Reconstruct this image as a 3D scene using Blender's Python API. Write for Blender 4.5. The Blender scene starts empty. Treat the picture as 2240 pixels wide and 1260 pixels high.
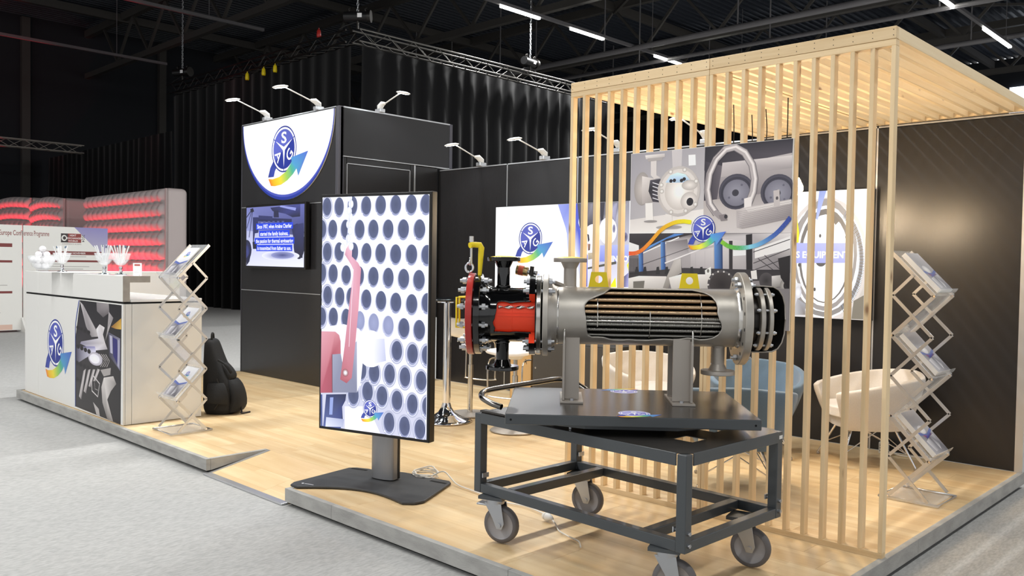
import bpy, bmesh, math, random
from mathutils import Vector, Matrix, Euler

random.seed(7)
SC = bpy.context.scene
COL = SC.collection
PI = math.pi
R = math.radians

# ------------------------------------------------------------------ camera
cam_data = bpy.data.cameras.new('camera')
cam_data.sensor_width = 36.0
cam_data.lens = 1857.4 / 2240.0 * 36.0
cam_data.clip_start = 0.05
cam_data.clip_end = 300.0
cam = bpy.data.objects.new('camera', cam_data)
COL.objects.link(cam)
YAW, PITCH, ROLL = R(44.089), R(-1.644), R(0.880)
fwd = Vector((-math.sin(YAW)*math.cos(PITCH), math.cos(YAW)*math.cos(PITCH), math.sin(PITCH)))
rgt = Vector((math.cos(YAW), math.sin(YAW), 0.0))
upv = rgt.cross(fwd)
r2 = rgt*math.cos(ROLL) + upv*math.sin(ROLL)
u2 = -rgt*math.sin(ROLL) + upv*math.cos(ROLL)
mw = Matrix.Identity(4)
for i in range(3):
    mw[i][0] = r2[i]; mw[i][1] = u2[i]; mw[i][2] = -fwd[i]
mw[0][3], mw[1][3], mw[2][3] = 0.0, 0.0, 1.365
cam.matrix_world = mw
SC.camera = cam

# ------------------------------------------------------------------ world, exposure
world = bpy.data.worlds.new('hall_ambient')
SC.world = world
world.use_nodes = True
wb = world.node_tree.nodes['Background']
wb.inputs[0].default_value = (0.97, 0.98, 1.0, 1)
wb.inputs[1].default_value = 0.75
SC.view_settings.view_transform = 'Standard'
SC.view_settings.look = 'None'
SC.view_settings.exposure = 0.2
SC.view_settings.gamma = 1.0
SC.view_settings.use_curve_mapping = False

# light levels
TUBE_W = 148.0        # each LED tube of the hall
ARM_W = 8.0          # each arm spot on the booth walls
PENDANT_W = 11.0      # each pendant bulb
RED_W = 800.0        # red uplighters at the inflatable walls

# ------------------------------------------------------------------ helpers
def lin(c):
    return c/12.92 if c <= 0.04045 else ((c+0.055)/1.055)**2.4
def hexc(h):
    if not isinstance(h, str): return rgb(*h)
    return (lin(int(h[0:2],16)/255), lin(int(h[2:4],16)/255), lin(int(h[4:6],16)/255), 1.0)
def rgb(r, g, b):
    return (lin(r/255), lin(g/255), lin(b/255), 1.0)

MATS = {}
def mat(name, col=(200,200,200), rough=0.5, metal=0.0, coat=0.0, noise=None, bump=None, emit=None, trans=0.0, alpha=1.0, spec=0.5, aniso=0.0, sheen=0.0, stretch=(1,1,1), ior=1.45):
    """principled material; noise=(scale, amount, second colour); bump=(scale, strength)"""
    m = bpy.data.materials.new(name); m.use_nodes = True
    nt = m.node_tree; b = nt.nodes['Principled BSDF']
    c = rgb(*col)
    b.inputs['Base Color'].default_value = c
    b.inputs['Roughness'].default_value = rough
    b.inputs['Metallic'].default_value = metal
    b.inputs['Specular IOR Level'].default_value = spec
    b.inputs['Coat Weight'].default_value = coat
    b.inputs['Coat Roughness'].default_value = 0.05
    b.inputs['Transmission Weight'].default_value = trans
    b.inputs['Alpha'].default_value = alpha
    b.inputs['IOR'].default_value = ior
    b.inputs['Sheen Weight'].default_value = sheen
    if emit:
        b.inputs['Emission Color'].default_value = rgb(*emit[0]); b.inputs['Emission Strength'].default_value = emit[1]
    if noise or bump:
        tc = nt.nodes.new('ShaderNodeTexCoord'); mp = nt.nodes.new('ShaderNodeMapping')
        mp.inputs['Scale'].default_value = stretch
        nt.links.new(tc.outputs['Object'], mp.inputs['Vector'])
    if noise:
        n = nt.nodes.new('ShaderNodeTexNoise'); n.inputs['Scale'].default_value = noise[0]; n.inputs['Detail'].default_value = 5
        nt.links.new(mp.outputs[0], n.inputs['Vector'])
        mx = nt.nodes.new('ShaderNodeMix'); mx.data_type = 'RGBA'
        mx.inputs['A'].default_value = c; mx.inputs['B'].default_value = rgb(*noise[2])
        ramp = nt.nodes.new('ShaderNodeMapRange'); ramp.inputs['From Min'].default_value = 0.35; ramp.inputs['From Max'].default_value = 0.68
        ramp.inputs['To Max'].default_value = noise[1]
        nt.links.new(n.outputs['Fac'], ramp.inputs['Value']); nt.links.new(ramp.outputs[0], mx.inputs['Factor'])
        nt.links.new(mx.outputs['Result'], b.inputs['Base Color'])
    if bump:
        n2 = nt.nodes.new('ShaderNodeTexNoise'); n2.inputs['Scale'].default_value = bump[0]; n2.inputs['Detail'].default_value = 3
        nt.links.new(mp.outputs[0], n2.inputs['Vector'])
        bp = nt.nodes.new('ShaderNodeBump'); bp.inputs['Strength'].default_value = bump[1]; bp.inputs['Distance'].default_value = 0.01
        nt.links.new(n2.outputs['Fac'], bp.inputs['Height']); nt.links.new(bp.outputs[0], b.inputs['Normal'])
    MATS[name] = m
    return m

def wood_mat(name, base, dark, knot, axis, scale=1.0, rough=0.55, coat=0.0, knots=True, tint=0.25, strips=None):
    """planed timber: grain stretched along one object axis, knots, a random tint per piece"""
    m = bpy.data.materials.new(name); m.use_nodes = True
    nt = m.node_tree; N = nt.nodes; L = nt.links; b = N['Principled BSDF']
    b.inputs['Roughness'].default_value = rough; b.inputs['Coat Weight'].default_value = coat; b.inputs['Coat Roughness'].default_value = 0.25
    tc = N.new('ShaderNodeTexCoord'); oi = N.new('ShaderNodeObjectInfo')
    add = N.new('ShaderNodeVectorMath'); add.operation = 'ADD'
    cmb = N.new('ShaderNodeCombineXYZ')
    mul = N.new('ShaderNodeMath'); mul.operation = 'MULTIPLY'; mul.inputs[1].default_value = 37.0
    L.new(oi.outputs['Random'], mul.inputs[0])
    for k in range(3): L.new(mul.outputs[0], cmb.inputs[k])
    L.new(tc.outputs['Object'], add.inputs[0]); L.new(cmb.outputs[0], add.inputs[1])
    mp = N.new('ShaderNodeMapping'); s = [22*scale]*3; s[axis] = 1.1*scale; mp.inputs['Scale'].default_value = s
    L.new(add.outputs[0], mp.inputs['Vector'])
    n = N.new('ShaderNodeTexNoise'); n.inputs['Scale'].default_value = 1.0; n.inputs['Detail'].default_value = 6; n.inputs['Roughness'].default_value = 0.6; n.inputs['Distortion'].default_value = 0.6
    L.new(mp.outputs[0], n.inputs['Vector'])
    mr = N.new('ShaderNodeMapRange'); mr.inputs['From Min'].default_value = 0.35; mr.inputs['From Max'].default_value = 0.72
    L.new(n.outputs['Fac'], mr.inputs['Value'])
    mx = N.new('ShaderNodeMix'); mx.data_type = 'RGBA'; mx.inputs['A'].default_value = rgb(*base); mx.inputs['B'].default_value = rgb(*dark)
    L.new(mr.outputs[0], mx.inputs['Factor'])
    out = mx.outputs['Result']
    if strips:
        # three-strip print: staggered blocks of slightly different tone
        bk = N.new('ShaderNodeTexBrick'); bk.inputs['Scale'].default_value = 1.0; bk.inputs['Mortar Size'].default_value = 0.0; bk.inputs['Bias'].default_value = 0.0
        bk.inputs['Brick Width'].default_value = strips[0]; bk.inputs['Row Height'].default_value = strips[1]
        bk.inputs['Color1'].default_value = (0,0,0,1); bk.inputs['Color2'].default_value = (1,1,1,1)
        L.new(add.outputs[0], bk.inputs['Vector'])
        m3 = N.new('ShaderNodeMix'); m3.data_type = 'RGBA'; m3.inputs['B'].default_value = rgb(*strips[2])
        sc = N.new('ShaderNodeMath'); sc.operation = 'MULTIPLY'; sc.inputs[1].default_value = 0.55
        L.new(bk.outputs['Color'], sc.inputs[0]); L.new(sc.outputs[0], m3.inputs['Factor']); L.new(out, m3.inputs['A']); out = m3.outputs['Result']
    if knots:
        mp2 = N.new('ShaderNodeMapping'); s = [7*scale]*3; s[axis] = 3.2*scale; mp2.inputs['Scale'].default_value = s
        L.new(add.outputs[0], mp2.inputs['Vector'])
        v = N.new('ShaderNodeTexVoronoi'); v.inputs['Scale'].default_value = 1.0; v.inputs['Randomness'].default_value = 1.0
        L.new(mp2.outputs[0], v.inputs['Vector'])
        k = N.new('ShaderNodeMapRange'); k.inputs['From Min'].default_value = 0.04; k.inputs['From Max'].default_value = 0.13; k.inputs['To Min'].default_value = 0.85; k.inputs['To Max'].default_value = 0.0
        L.new(v.outputs['Distance'], k.inputs['Value'])
        mx2 = N.new('ShaderNodeMix'); mx2.data_type = 'RGBA'; mx2.inputs['B'].default_value = rgb(*knot)
        L.new(out, mx2.inputs['A']); L.new(k.outputs[0], mx2.inputs['Factor']); out = mx2.outputs['Result']
    hs = N.new('ShaderNodeHueSaturation')
    vr = N.new('ShaderNodeMapRange'); vr.inputs['To Min'].default_value = 1-tint*0.6; vr.inputs['To Max'].default_value = 1+tint*0.4
    L.new(oi.outputs['Random'], vr.inputs['Value']); L.new(vr.outputs[0], hs.inputs['Value']); L.new(out, hs.inputs['Color'])
    L.new(hs.outputs[0], b.inputs['Base Color'])
    bp = N.new('ShaderNodeBump'); bp.inputs['Strength'].default_value = 0.06; bp.inputs['Distance'].default_value = 0.003
    L.new(n.outputs['Fac'], bp.inputs['Height']); L.new(bp.outputs[0], b.inputs['Normal'])
    MATS[name] = m
    return m

def print_mat(name, emit=0.0, rough=0.4, gain=1.0):
    """flat print: colours from the mesh's colour attribute; emit > 0 for lit screens and light boxes"""
    m = bpy.data.materials.new(name); m.use_nodes = True
    nt = m.node_tree; b = nt.nodes['Principled BSDF']
    a = nt.nodes.new('ShaderNodeAttribute'); a.attribute_name = 'Col'
    b.inputs['Roughness'].default_value = rough
    if emit > 0:
        b.inputs['Base Color'].default_value = (0.02,0.02,0.02,1)
        nt.links.new(a.outputs['Color'], b.inputs['Emission Color']); b.inputs['Emission Strength'].default_value = emit
    else:
        g = nt.nodes.new('ShaderNodeMix'); g.data_type = 'RGBA'; g.blend_type = 'MULTIPLY'; g.clamp_result = True; g.inputs['Factor'].default_value = 1.0
        g.inputs['B'].default_value = (gain,gain,gain,1)
        nt.links.new(a.outputs['Color'], g.inputs['A']); nt.links.new(g.outputs['Result'], b.inputs['Base Color'])
    MATS[name] = m
    return m

class MB:
    """collects geometry of ONE mesh"""
    def __init__(s): s.v = []; s.f = []; s.mi = []; s.sm = []
    def add(s, verts, faces, mi=0, smooth=False, M=None):
        o = len(s.v)
        for p in verts: s.v.append(tuple(M @ Vector(p)) if M else tuple(p))
        for f in faces: s.f.append([i+o for i in f]); s.mi.append(mi); s.sm.append(smooth)
        return s
    def box(s, x0, x1, y0, y1, z0, z1, mi=0, M=None):
        v = [(x0,y0,z0),(x1,y0,z0),(x1,y1,z0),(x0,y1,z0),(x0,y0,z1),(x1,y0,z1),(x1,y1,z1),(x0,y1,z1)]
        return s.add(v, [(0,3,2,1),(4,5,6,7),(0,1,5,4),(1,2,6,5),(2,3,7,6),(3,0,4,7)], mi, False, M)
    def bar(s, p0, p1, w, h, mi=0, up=(0,0,1)):
        """square bar between two points"""
        p0 = Vector(p0); p1 = Vector(p1); d = (p1-p0); L = d.length; d.normalize()
        u = Vector(up)
        if abs(d.dot(u)) > 0.98: u = Vector((1,0,0))
        r = d.cross(u).normalized(); u = r.cross(d)
        M = Matrix((( r.x,u.x,d.x,p0.x),(r.y,u.y,d.y,p0.y),(r.z,u.z,d.z,p0.z),(0,0,0,1)))
        return s.box(-w/2,w/2,-h/2,h/2,0,L,mi,M)
    def cyl(s, p0, p1, r0, r1=None, n=16, mi=0, caps=True, smooth=True, mi_cap=None):
        p0 = Vector(p0); p1 = Vector(p1); r1 = r0 if r1 is None else r1
        d = (p1-p0).normalized(); u = Vector((0,0,1)) if abs(d.z) < 0.95 else Vector((1,0,0))
        a = d.cross(u).normalized(); b = d.cross(a)
        v = []; f = []
        for k in range(n):
            t = 2*PI*k/n; e = a*math.cos(t)+b*math.sin(t); v.append(p0+e*r0); v.append(p1+e*r1)
        for k in range(n):
            j = (k+1)%n; f.append((2*k,2*k+1,2*j+1,2*j))
        s.add(v, f, mi, smooth)
        if caps:
            mc = mi if mi_cap is None else mi_cap
            s.add([v[2*k] for k in range(n)], [list(range(n))], mc); s.add([v[2*k+1] for k in range(n)], [list(range(n-1,-1,-1))], mc)
        return s
    def tube(s, path, r, n=8, mi=0, caps=True, closed=False):
        P = [Vector(p) for p in path]; m = len(P)
        if m < 2: return s
        T = []
        for i in range(m):
            if closed: t = P[(i+1)%m]-P[i-1]
            else: t = P[min(i+1,m-1)]-P[max(i-1,0)]
            T.append(t.normalized())
        u = Vector((0,0,1)) if abs(T[0].z) < 0.9 else Vector((1,0,0))
        a = T[0].cross(u).normalized(); v = []; f = []
        for i in range(m):
            a = (a - T[i]*a.dot(T[i]))
            a = a.normalized() if a.length > 1e-6 else Vector((1,0,0))
            b = T[i].cross(a)
            rr = r[i] if isinstance(r, (list,tuple)) else r
            for k in range(n):
                t = 2*PI*k/n; v.append(P[i]+(a*math.cos(t)+b*math.sin(t))*rr)
        for i in range(m if closed else m-1):
            i2 = (i+1)%m
            for k in range(n):
                j = (k+1)%n; f.append((i*n+k,i*n+j,i2*n+j,i2*n+k))
        s.add(v, f, mi, True)
        if caps and not closed:
            s.add(v[:n], [list(range(n-1,-1,-1))], mi); s.add(v[-n:], [list(range(n))], mi)
        return s
    def lathe(s, prof, n=32, mi=0, M=None, smooth=True, a0=0.0, a1=2*PI):
        """profile of (r, z) around Z; sharp between entries marked by repeating a point"""
        full = abs(a1-a0-2*PI) < 1e-6
        cols = n if full else n+1
        v = []; f = []
        for (r, z) in prof:
            for k in range(cols):
                t = a0+(a1-a0)*k/n; v.append((r*math.cos(t), r*math.sin(t), z))
        for i in range(len(prof)-1):
            if prof[i] == prof[i+1]: continue
            for k in range(n):
                j = (k+1)%cols; f.append((i*cols+k,i*cols+j,(i+1)*cols+j,(i+1)*cols+k))
        return s.add(v, f, mi, smooth, M)
    def prism(s, poly, z0, z1, mi=0, M=None):
        n = len(poly)
        v = [(x,y,z0) for x,y in poly]+[(x,y,z1) for x,y in poly]
        f = [list(range(n-1,-1,-1)), [n+i for i in range(n)]]
        for i in range(n):
            j = (i+1)%n; f.append((i,j,n+j,n+i))
        return s.add(v, f, mi, False, M)
    def mesh(s, name, mats):
        me = bpy.data.meshes.new(name)
        me.from_pydata(s.v, [], s.f)
        for m in (mats if isinstance(mats, (list,tuple)) else [mats]): me.materials.append(MATS[m] if isinstance(m, str) else m)
        me.polygons.foreach_set('material_index', s.mi); me.polygons.foreach_set('use_smooth', s.sm)
        me.update()
        return me
    def build(s, name, mats, parent=None, loc=None, rot=None, bev=0.0, seg=2, solid=0.0, sub=0, fix=False):
        me = s.mesh(name, mats)
        if fix:
            bm = bmesh.new(); bm.from_mesh(me); bmesh.ops.remove_doubles(bm, verts=bm.verts, dist=1e-5); bmesh.ops.recalc_face_normals(bm, faces=bm.faces); bm.to_mesh(me); bm.free()
        return place(name, me, parent, loc, rot, bev, seg, solid, sub)

def place(name, me, parent=None, loc=None, rot=None, bev=0.0, seg=2, solid=0.0, sub=0):
    o = bpy.data.objects.new(name, me); COL.objects.link(o)
    if parent: o.parent = parent
    if loc is not None: o.location = loc
    if rot is not None: o.rotation_euler = rot
    if bev > 0:
        b = o.modifiers.new('bevel', 'BEVEL'); b.width = bev; b.segments = seg; b.limit_method = 'ANGLE'; b.angle_limit = R(40)
    if solid:
        d = o.modifiers.new('thickness', 'SOLIDIFY'); d.thickness = solid; d.offset = -1
    if sub:
        d = o.modifiers.new('subdivision', 'SUBSURF'); d.levels = sub; d.render_levels = sub
    return o

def thing(name, label, cat, loc=(0,0,0), rotz=0.0, group=None):
    o = bpy.data.objects.new(name, None); COL.objects.link(o)
    o.location = loc; o.rotation_euler = (0,0,rotz); o.empty_display_size = 0.1
    return tag(o, label, cat, group)
def tag(o, label=None, cat=None, group=None, kind=None):
    if label: o['label'] = label
    if cat: o['category'] = cat
    if group: o['group'] = group
    if kind: o['kind'] = kind
    return o
def struct(name, mb, mats, label=None, **k):
    o = mb.build(name, mats, **k); o['kind'] = 'structure'
    if label: o['label'] = label
    return o
def struct_root(name, label=None, loc=(0,0,0)):
    o = bpy.data.objects.new(name, None); COL.objects.link(o); o.location = loc; o['kind'] = 'structure'
    if label: o['label'] = label
    return o
def copy_tree(o, parent=None):
    c = o.copy(); COL.objects.link(c); c.parent = parent
    for ch in list(o.children): copy_tree(ch, c)
    return c

def spline(pts, n=6):
    P = [Vector(p) for p in pts]; Q = [P[0]]+P+[P[-1]]; out = []
    for i in range(1, len(Q)-2):
        p0,p1,p2,p3 = Q[i-1:i+3]
        for k in range(n):
            t = k/n
            out.append(0.5*((2*p1)+(-p0+p2)*t+(2*p0-5*p1+4*p2-p3)*t*t+(-p0+3*p1-3*p2+p3)*t**3))
    out.append(P[-1])
    return out

# ---- text as flat polygons
_TXT = {}
def text_geo(s, bold=0.0):
    key = (s, bold)
    if key in _TXT: return _TXT[key]
    cu = bpy.data.curves.new('lettering', 'FONT'); cu.body = s; cu.size = 1.0; cu.offset = bold; cu.resolution_u = 3
    o = bpy.data.objects.new('lettering', cu); COL.objects.link(o)
    dg = bpy.context.evaluated_depsgraph_get(); dg.update()
    me = bpy.data.meshes.new_from_object(o.evaluated_get(dg))
    v = [(p.co.x, p.co.y) for p in me.vertices]; f = [list(p.vertices) for p in me.polygons]
    bpy.data.objects.remove(o); bpy.data.curves.remove(cu); bpy.data.meshes.remove(me)
    if v:
        x0 = min(p[0] for p in v); x1 = max(p[0] for p in v); y0 = min(p[1] for p in v); y1 = max(p[1] for p in v)
    else: x0=x1=y0=y1=0
    _TXT[key] = (v, f, x0, x1, y0, y1)
    return _TXT[key]

class PR:
    """flat print in a local XY plane (z a hair above the panel), one mesh with a colour attribute"""
    EPS = 2.5e-5
    def __init__(s, w=None, h=None, z0=0.0003): s.v=[]; s.f=[]; s.c=[]; s.k=0; s.w=w; s.h=h; s.z0=z0
    def _z(s): s.k += 1; return s.z0 + s.k*s.EPS
    def _cl(s, x, y):
        if s.w: x = max(-s.w/2, min(s.w/2, x)); y = max(-s.h/2, min(s.h/2, y))
        return x, y
    def raw(s, pts, faces, cols, layer=True):
        z = s._z() if layer else s.z0+s.k*s.EPS
        o = len(s.v)
        for p in pts: s.v.append((*s._cl(*p), z))
        s.f += [[i+o for i in f] for f in faces]; s.c += cols
    def poly(s, pts, col):
        cols = [hexc(c) for c in col] if isinstance(col, (list,tuple)) else [hexc(col)]*len(pts)
        s.raw(pts, [list(range(len(pts)))], cols)
    def ell(s, cx, cy, rx, ry, c0, c1=None, n=28):
        pts = [(cx,cy)]+[(cx+rx*math.cos(2*PI*k/n), cy+ry*math.sin(2*PI*k/n)) for k in range(n)]
        s.raw(pts, [(0,1+k,1+(k+1)%n) for k in range(n)], [hexc(c0)]+[hexc(c1 or c0)]*n)
    def ribbon(s, pts, w, cols):
        n = len(pts); a = []; cc = []
        for i in range(n):
            p = Vector(pts[max(i-1,0)]); q = Vector(pts[min(i+1,n-1)]); t = (q-p); t = t.normalized() if t.length>1e-9 else Vector((1,0))
            nn = Vector((-t.y,t.x))*w/2; P = Vector(pts[i]); a += [tuple(P+nn), tuple(P-nn)]
            c = hexc(cols[i] if isinstance(cols,(list,tuple)) else cols); cc += [c,c]
        s.raw(a, [(2*i,2*i+1,2*i+3,2*i+2) for i in range(n-1)], cc)
    def text(s, t, cx, cy, h, col, bold=0.01, rot=0.0, width=None, anchor='c', exact=False):
        v, f, x0, x1, y0, y1 = text_geo(t, bold)
        if not v: return
        k = h/0.729; my = 0.365
        if exact: k = h/(y1-y0); my = (y0+y1)/2
        kx = k if width is None else width/(x1-x0)
        mx = (x0+x1)/2 if anchor == 'c' else (x0 if anchor == 'l' else x1)
        c, d = math.cos(rot), math.sin(rot)
        P = [((x-mx)*kx, (y-my)*k) for x,y in v]
        s.raw([(cx+x*c-y*d, cy+x*d+y*c) for x,y in P], f, [hexc(col)]*len(v))
    def art(s, spec):
        for a in spec:
            if a[0] == 'p': s.poly([(a[1][i],a[1][i+1]) for i in range(0,len(a[1]),2)], a[2])
            elif a[0] == 'e': s.ell(*a[1], a[2], a[3])
            elif a[0] == 'l': s.ribbon([(a[1][i],a[1][i+1]) for i in range(0,len(a[1]),2)], a[2], a[3])
            elif a[0] == 'g':
                s.k -= 0 if s.k == 0 else 1
                s.ribbon([(a[1][0],a[1][1]),(a[1][2],a[1][3])], a[2], [a[3],a[4]])
            elif a[0] == 'logo': s.logo(a[1][0], a[1][1], a[1][2])
    def logo(s, cx, cy, r, light='545DB6', dark='20318F', lum=False):
        T = lambda x,y: (cx+x*r, cy+y*r)
        # tail of the swoosh behind the disc
        s.poly([T(*p) for p in ((-.75,-.35),(-1.12,-.75),(-1.3,-1.15),(-.82,-1.15),(-.72,-.9),(-.5,-.65))], ['3A4AA8','34449C','2C3C92','3A4AA8','3A4AA8','2A3A90'])
        s.ell(cx, cy, r, r, dark, dark, 48); s.ell(cx, cy, r*.94, r*.94, 'FFFFFF', 'FFFFFF', 48)
        inner = .86
        def sector(a0, a1, col):
            m = 24; pts = [T(0,0)]+[T(inner*math.cos(R(a0+(a1-a0)*k/m)), inner*math.sin(R(a0+(a1-a0)*k/m))) for k in range(m+1)]
            s.poly(pts, col)
        s.ell(cx, cy, r*inner, r*inner, dark, dark, 48)
        sector(30, 215, light)
        for a in (30,150,270):
            c, d = math.cos(R(a)), math.sin(R(a))
            s.poly([T(c*.84-d*.025, d*.84+c*.025), T(c*.98-d*.025, d*.98+c*.025), T(c*.98+d*.025, d*.98-c*.025), T(c*.84+d*.025, d*.84-c*.025)], dark)
        star = []
        for a in (30,150,270):
            for rr, da in ((.095,-60),(.30,-9),(.78,0),(.30,9)):
                star.append(T(rr*math.cos(R(a+da)), rr*math.sin(R(a+da))))
        s.poly(star, 'FFFFFF')
        s.text('S', *T(0,.50), r*.50, 'FFFFFF', bold=.022, exact=True, width=r*.42)
        s.text('A', *T(-.45,-.27), r*.44, 'FFFFFF', bold=.006, rot=R(-57), exact=True, width=r*.50)
        s.text('G', *T(.45,-.27), r*.48, 'FFFFFF', bold=.012, rot=R(52), exact=True, width=r*.46)
        top = [(-1.27,-1.22),(-.91,-1.25),(-.36,-1.18),(.18,-.98),(.50,-.72),(.64,-.58)]
        bot = [(-1.05,-1.53),(-.73,-1.56),(-.2,-1.52),(.30,-1.36),(.75,-1.12),(1.02,-.90)]
        cols = ['EC7A2A','F2B81E','EFD83A','9CCB5A','4FAE8A','4E9CC4']
        pts = []; cc = []
        for a,b,c in zip(top,bot,cols): pts += [T(*a),T(*b)]; cc += [hexc(c)]*2
        s.raw(pts, [(2*i,2*i+1,2*i+3,2*i+2) for i in range(5)], cc)
        s.poly([T(*p) for p in ((.64,-.58),(.58,-.40),(1.91,-.22),(1.16,-1.22),(1.02,-.90))], ['4E9CC4','4E90CC','4A62C0','5A86CC','4E9CC4'])
    def build(s, name, material, parent=None, loc=(0,0,0), rot=(0,0,0)):
        me = bpy.data.meshes.new(name); me.from_pydata(s.v, [], s.f); me.materials.append(MATS[material])
        at = me.color_attributes.new('Col', 'FLOAT_COLOR', 'POINT')
        at.data.foreach_set('color', [x for c in s.c for x in c])
        me.update()
        o = bpy.data.objects.new(name, me); COL.objects.link(o); o.parent = parent; o.location = loc; o.rotation_euler = rot
        return o

def light(name, kind, loc, power, color=(1,1,1), size=0.1, rot=None, target=None, spot=None, blend=0.4, parent=None, size_y=None, shape=None):
    d = bpy.data.lights.new(name, kind); d.energy = power; d.color = color
    if kind == 'AREA':
        d.size = size
        if shape: d.shape = shape
        if size_y: d.shape = 'RECTANGLE'; d.size_y = size_y
    else: d.shadow_soft_size = size
    if spot: d.spot_size = spot; d.spot_blend = blend
    o = bpy.data.objects.new(name, d); COL.objects.link(o); o.location = loc
    if target is not None: o.rotation_euler = (Vector(target)-Vector(loc)).to_track_quat('-Z','Y').to_euler()
    elif rot is not None: o.rotation_euler = rot
    if parent: o.parent = parent
    return o

# ------------------------------------------------------------------ materials
mat('carpet', (190,190,188), 0.95, noise=(34,0.7,(160,160,159)), bump=(420,0.5), spec=0.1, stretch=(3.0,0.8,1))
mat('concrete', (168,167,163), 0.75, noise=(7,0.7,(138,137,134)), bump=(60,0.15), stretch=(1,1,3))
mat('black', (10,10,11), 0.8)
mat('curtain', (9,9,11), 0.85, spec=0.15, sheen=0.15)
mat('hall_wall', (26,28,34), 0.8)
mat('hall_steel', (62,59,56), 0.6)
mat('hall_pipe', (96,94,96), 0.5)
mat('roof_deck', (46,50,58), 0.45, metal=0.0)
mat('wall_panel', (36,35,36), 0.27, spec=0.55, bump=(1.0,0.05), stretch=(240,240,4))
mat('aluminium', (205,206,208), 0.30, metal=0.75)
mat('alu_dark', (96,95,102), 0.4, metal=0.6)
mat('chrome', (225,225,228), 0.06, metal=1.0)
mat('steel', (186,181,173), 0.40, metal=0.72, noise=(14,0.4,(168,163,156)), stretch=(1,1,1))
mat('steel_bright', (205,202,196), 0.18, metal=1.0)
mat('zinc', (188,190,194), 0.30, metal=0.95)
mat('steel_grey', (170,163,155), 0.45, metal=0.5)
mat('copper_tube', (196,168,136), 0.24, metal=0.9)
mat('fin_tube', (150,148,142), 0.28, metal=1.0)
mat('dark_steel', (60,58,56), 0.35, metal=0.9)
mat('gloss_black', (6,6,7), 0.12, coat=0.6)
mat('cover_red', (172,40,34), 0.35, coat=0.2)
mat('orange_red', (240,68,34), 0.45)
mat('yellow', (232,206,24), 0.42)
mat('cart_grey', (66,70,73), 0.34, spec=0.5, coat=0.25)
mat('cart_top', (84,81,78), 0.27, metal=0.75)
mat('truss_metal', (104,102,99), 0.35, metal=0.85)
mat('dark_chrome', (120,118,114), 0.16, metal=1.0)
mat('tyre', (96,93,94), 0.55)
mat('wheel_hub', (150,147,148), 0.45)
mat('white', (226,225,221), 0.45)
mat('white_gloss', (236,236,236), 0.2, coat=0.3)
mat('paper', (240,240,240), 0.6)
mat('counter_edge', (170,164,156), 0.7, noise=(16,0.6,(150,144,136)))
mat('plastic_black', (18,18,19), 0.4)
mat('base_grey', (58,59,61), 0.5)
mat('pole_grey', (150,150,152), 0.38, metal=0.7)
mat('frame_black', (16,14,13), 0.35)
mat('glass_clear', (245,248,250), 0.04, alpha=0.24, spec=0.8)
mat('acrylic', (238,241,243), 0.06, trans=0.4, alpha=0.32)
mat('glass_dark', (14,18,22), 0.05, spec=0.6)
mat('fabric_light', (205,200,194), 0.9, bump=(600,0.25), sheen=0.3, noise=(160,0.35,(186,180,174)))
mat('fabric_blue', (88,112,136), 0.9, bump=(600,0.25), sheen=0.3, noise=(160,0.3,(78,102,124)))
mat('backpack', (14,14,15), 0.75, bump=(90,0.2))
mat('cardboard', (196,160,108), 0.8)
mat('cabinet', (70,68,66), 0.5)
mat('inflatable', (196,184,182), 0.55, trans=0.0)
mat('inflatable_edge', (176,160,158), 0.5)
mat('cable_white', (226,222,214), 0.5)
mat('golf_ball', (240,238,240), 0.35, bump=(260,0.3))
mat('led', (255,255,255), 0.5, emit=((244,252,255),24.0))
mat('tube_light', (255,255,255), 0.5, emit=((250,250,240),22.0))
mat('bulb', (255,230,190), 0.3, emit=((255,214,150),30.0))
mat('window_light', (240,245,255), 0.5, emit=((235,243,255),3.0))
mat('label_red', (190,60,40), 0.5)
mat('brass', (186,160,110), 0.3, metal=0.9)
mat('hazard_orange', (200,90,60), 0.5)
mat('gap_black', (4,4,4), 0.9)
wood_mat('pine', (233,209,169), (217,188,143), (120,78,44), 2, rough=0.6, tint=0.18)
wood_mat('pine_x', (232,207,166), (214,183,136), (130,84,48), 0, rough=0.6, tint=0.15)
wood_mat('pine_y', (234,214,178), (222,196,154), (130,84,48), 1, rough=0.6, tint=0.18)
wood_mat('oak_floor', (236,213,172), (216,184,136), (150,112,70), 0, scale=0.5, rough=0.34, coat=0.12, knots=False, tint=0.14, strips=(0.46,0.062,(208,174,126)))
print_mat('print', 0.0, 0.45)
print_mat('print_sign', 0.0, 0.35)
print_mat('print_poster', 0.0, 0.4, 1.45)
print_mat('screen', 1.05)
print_mat('lightbox', 1.02)
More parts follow.
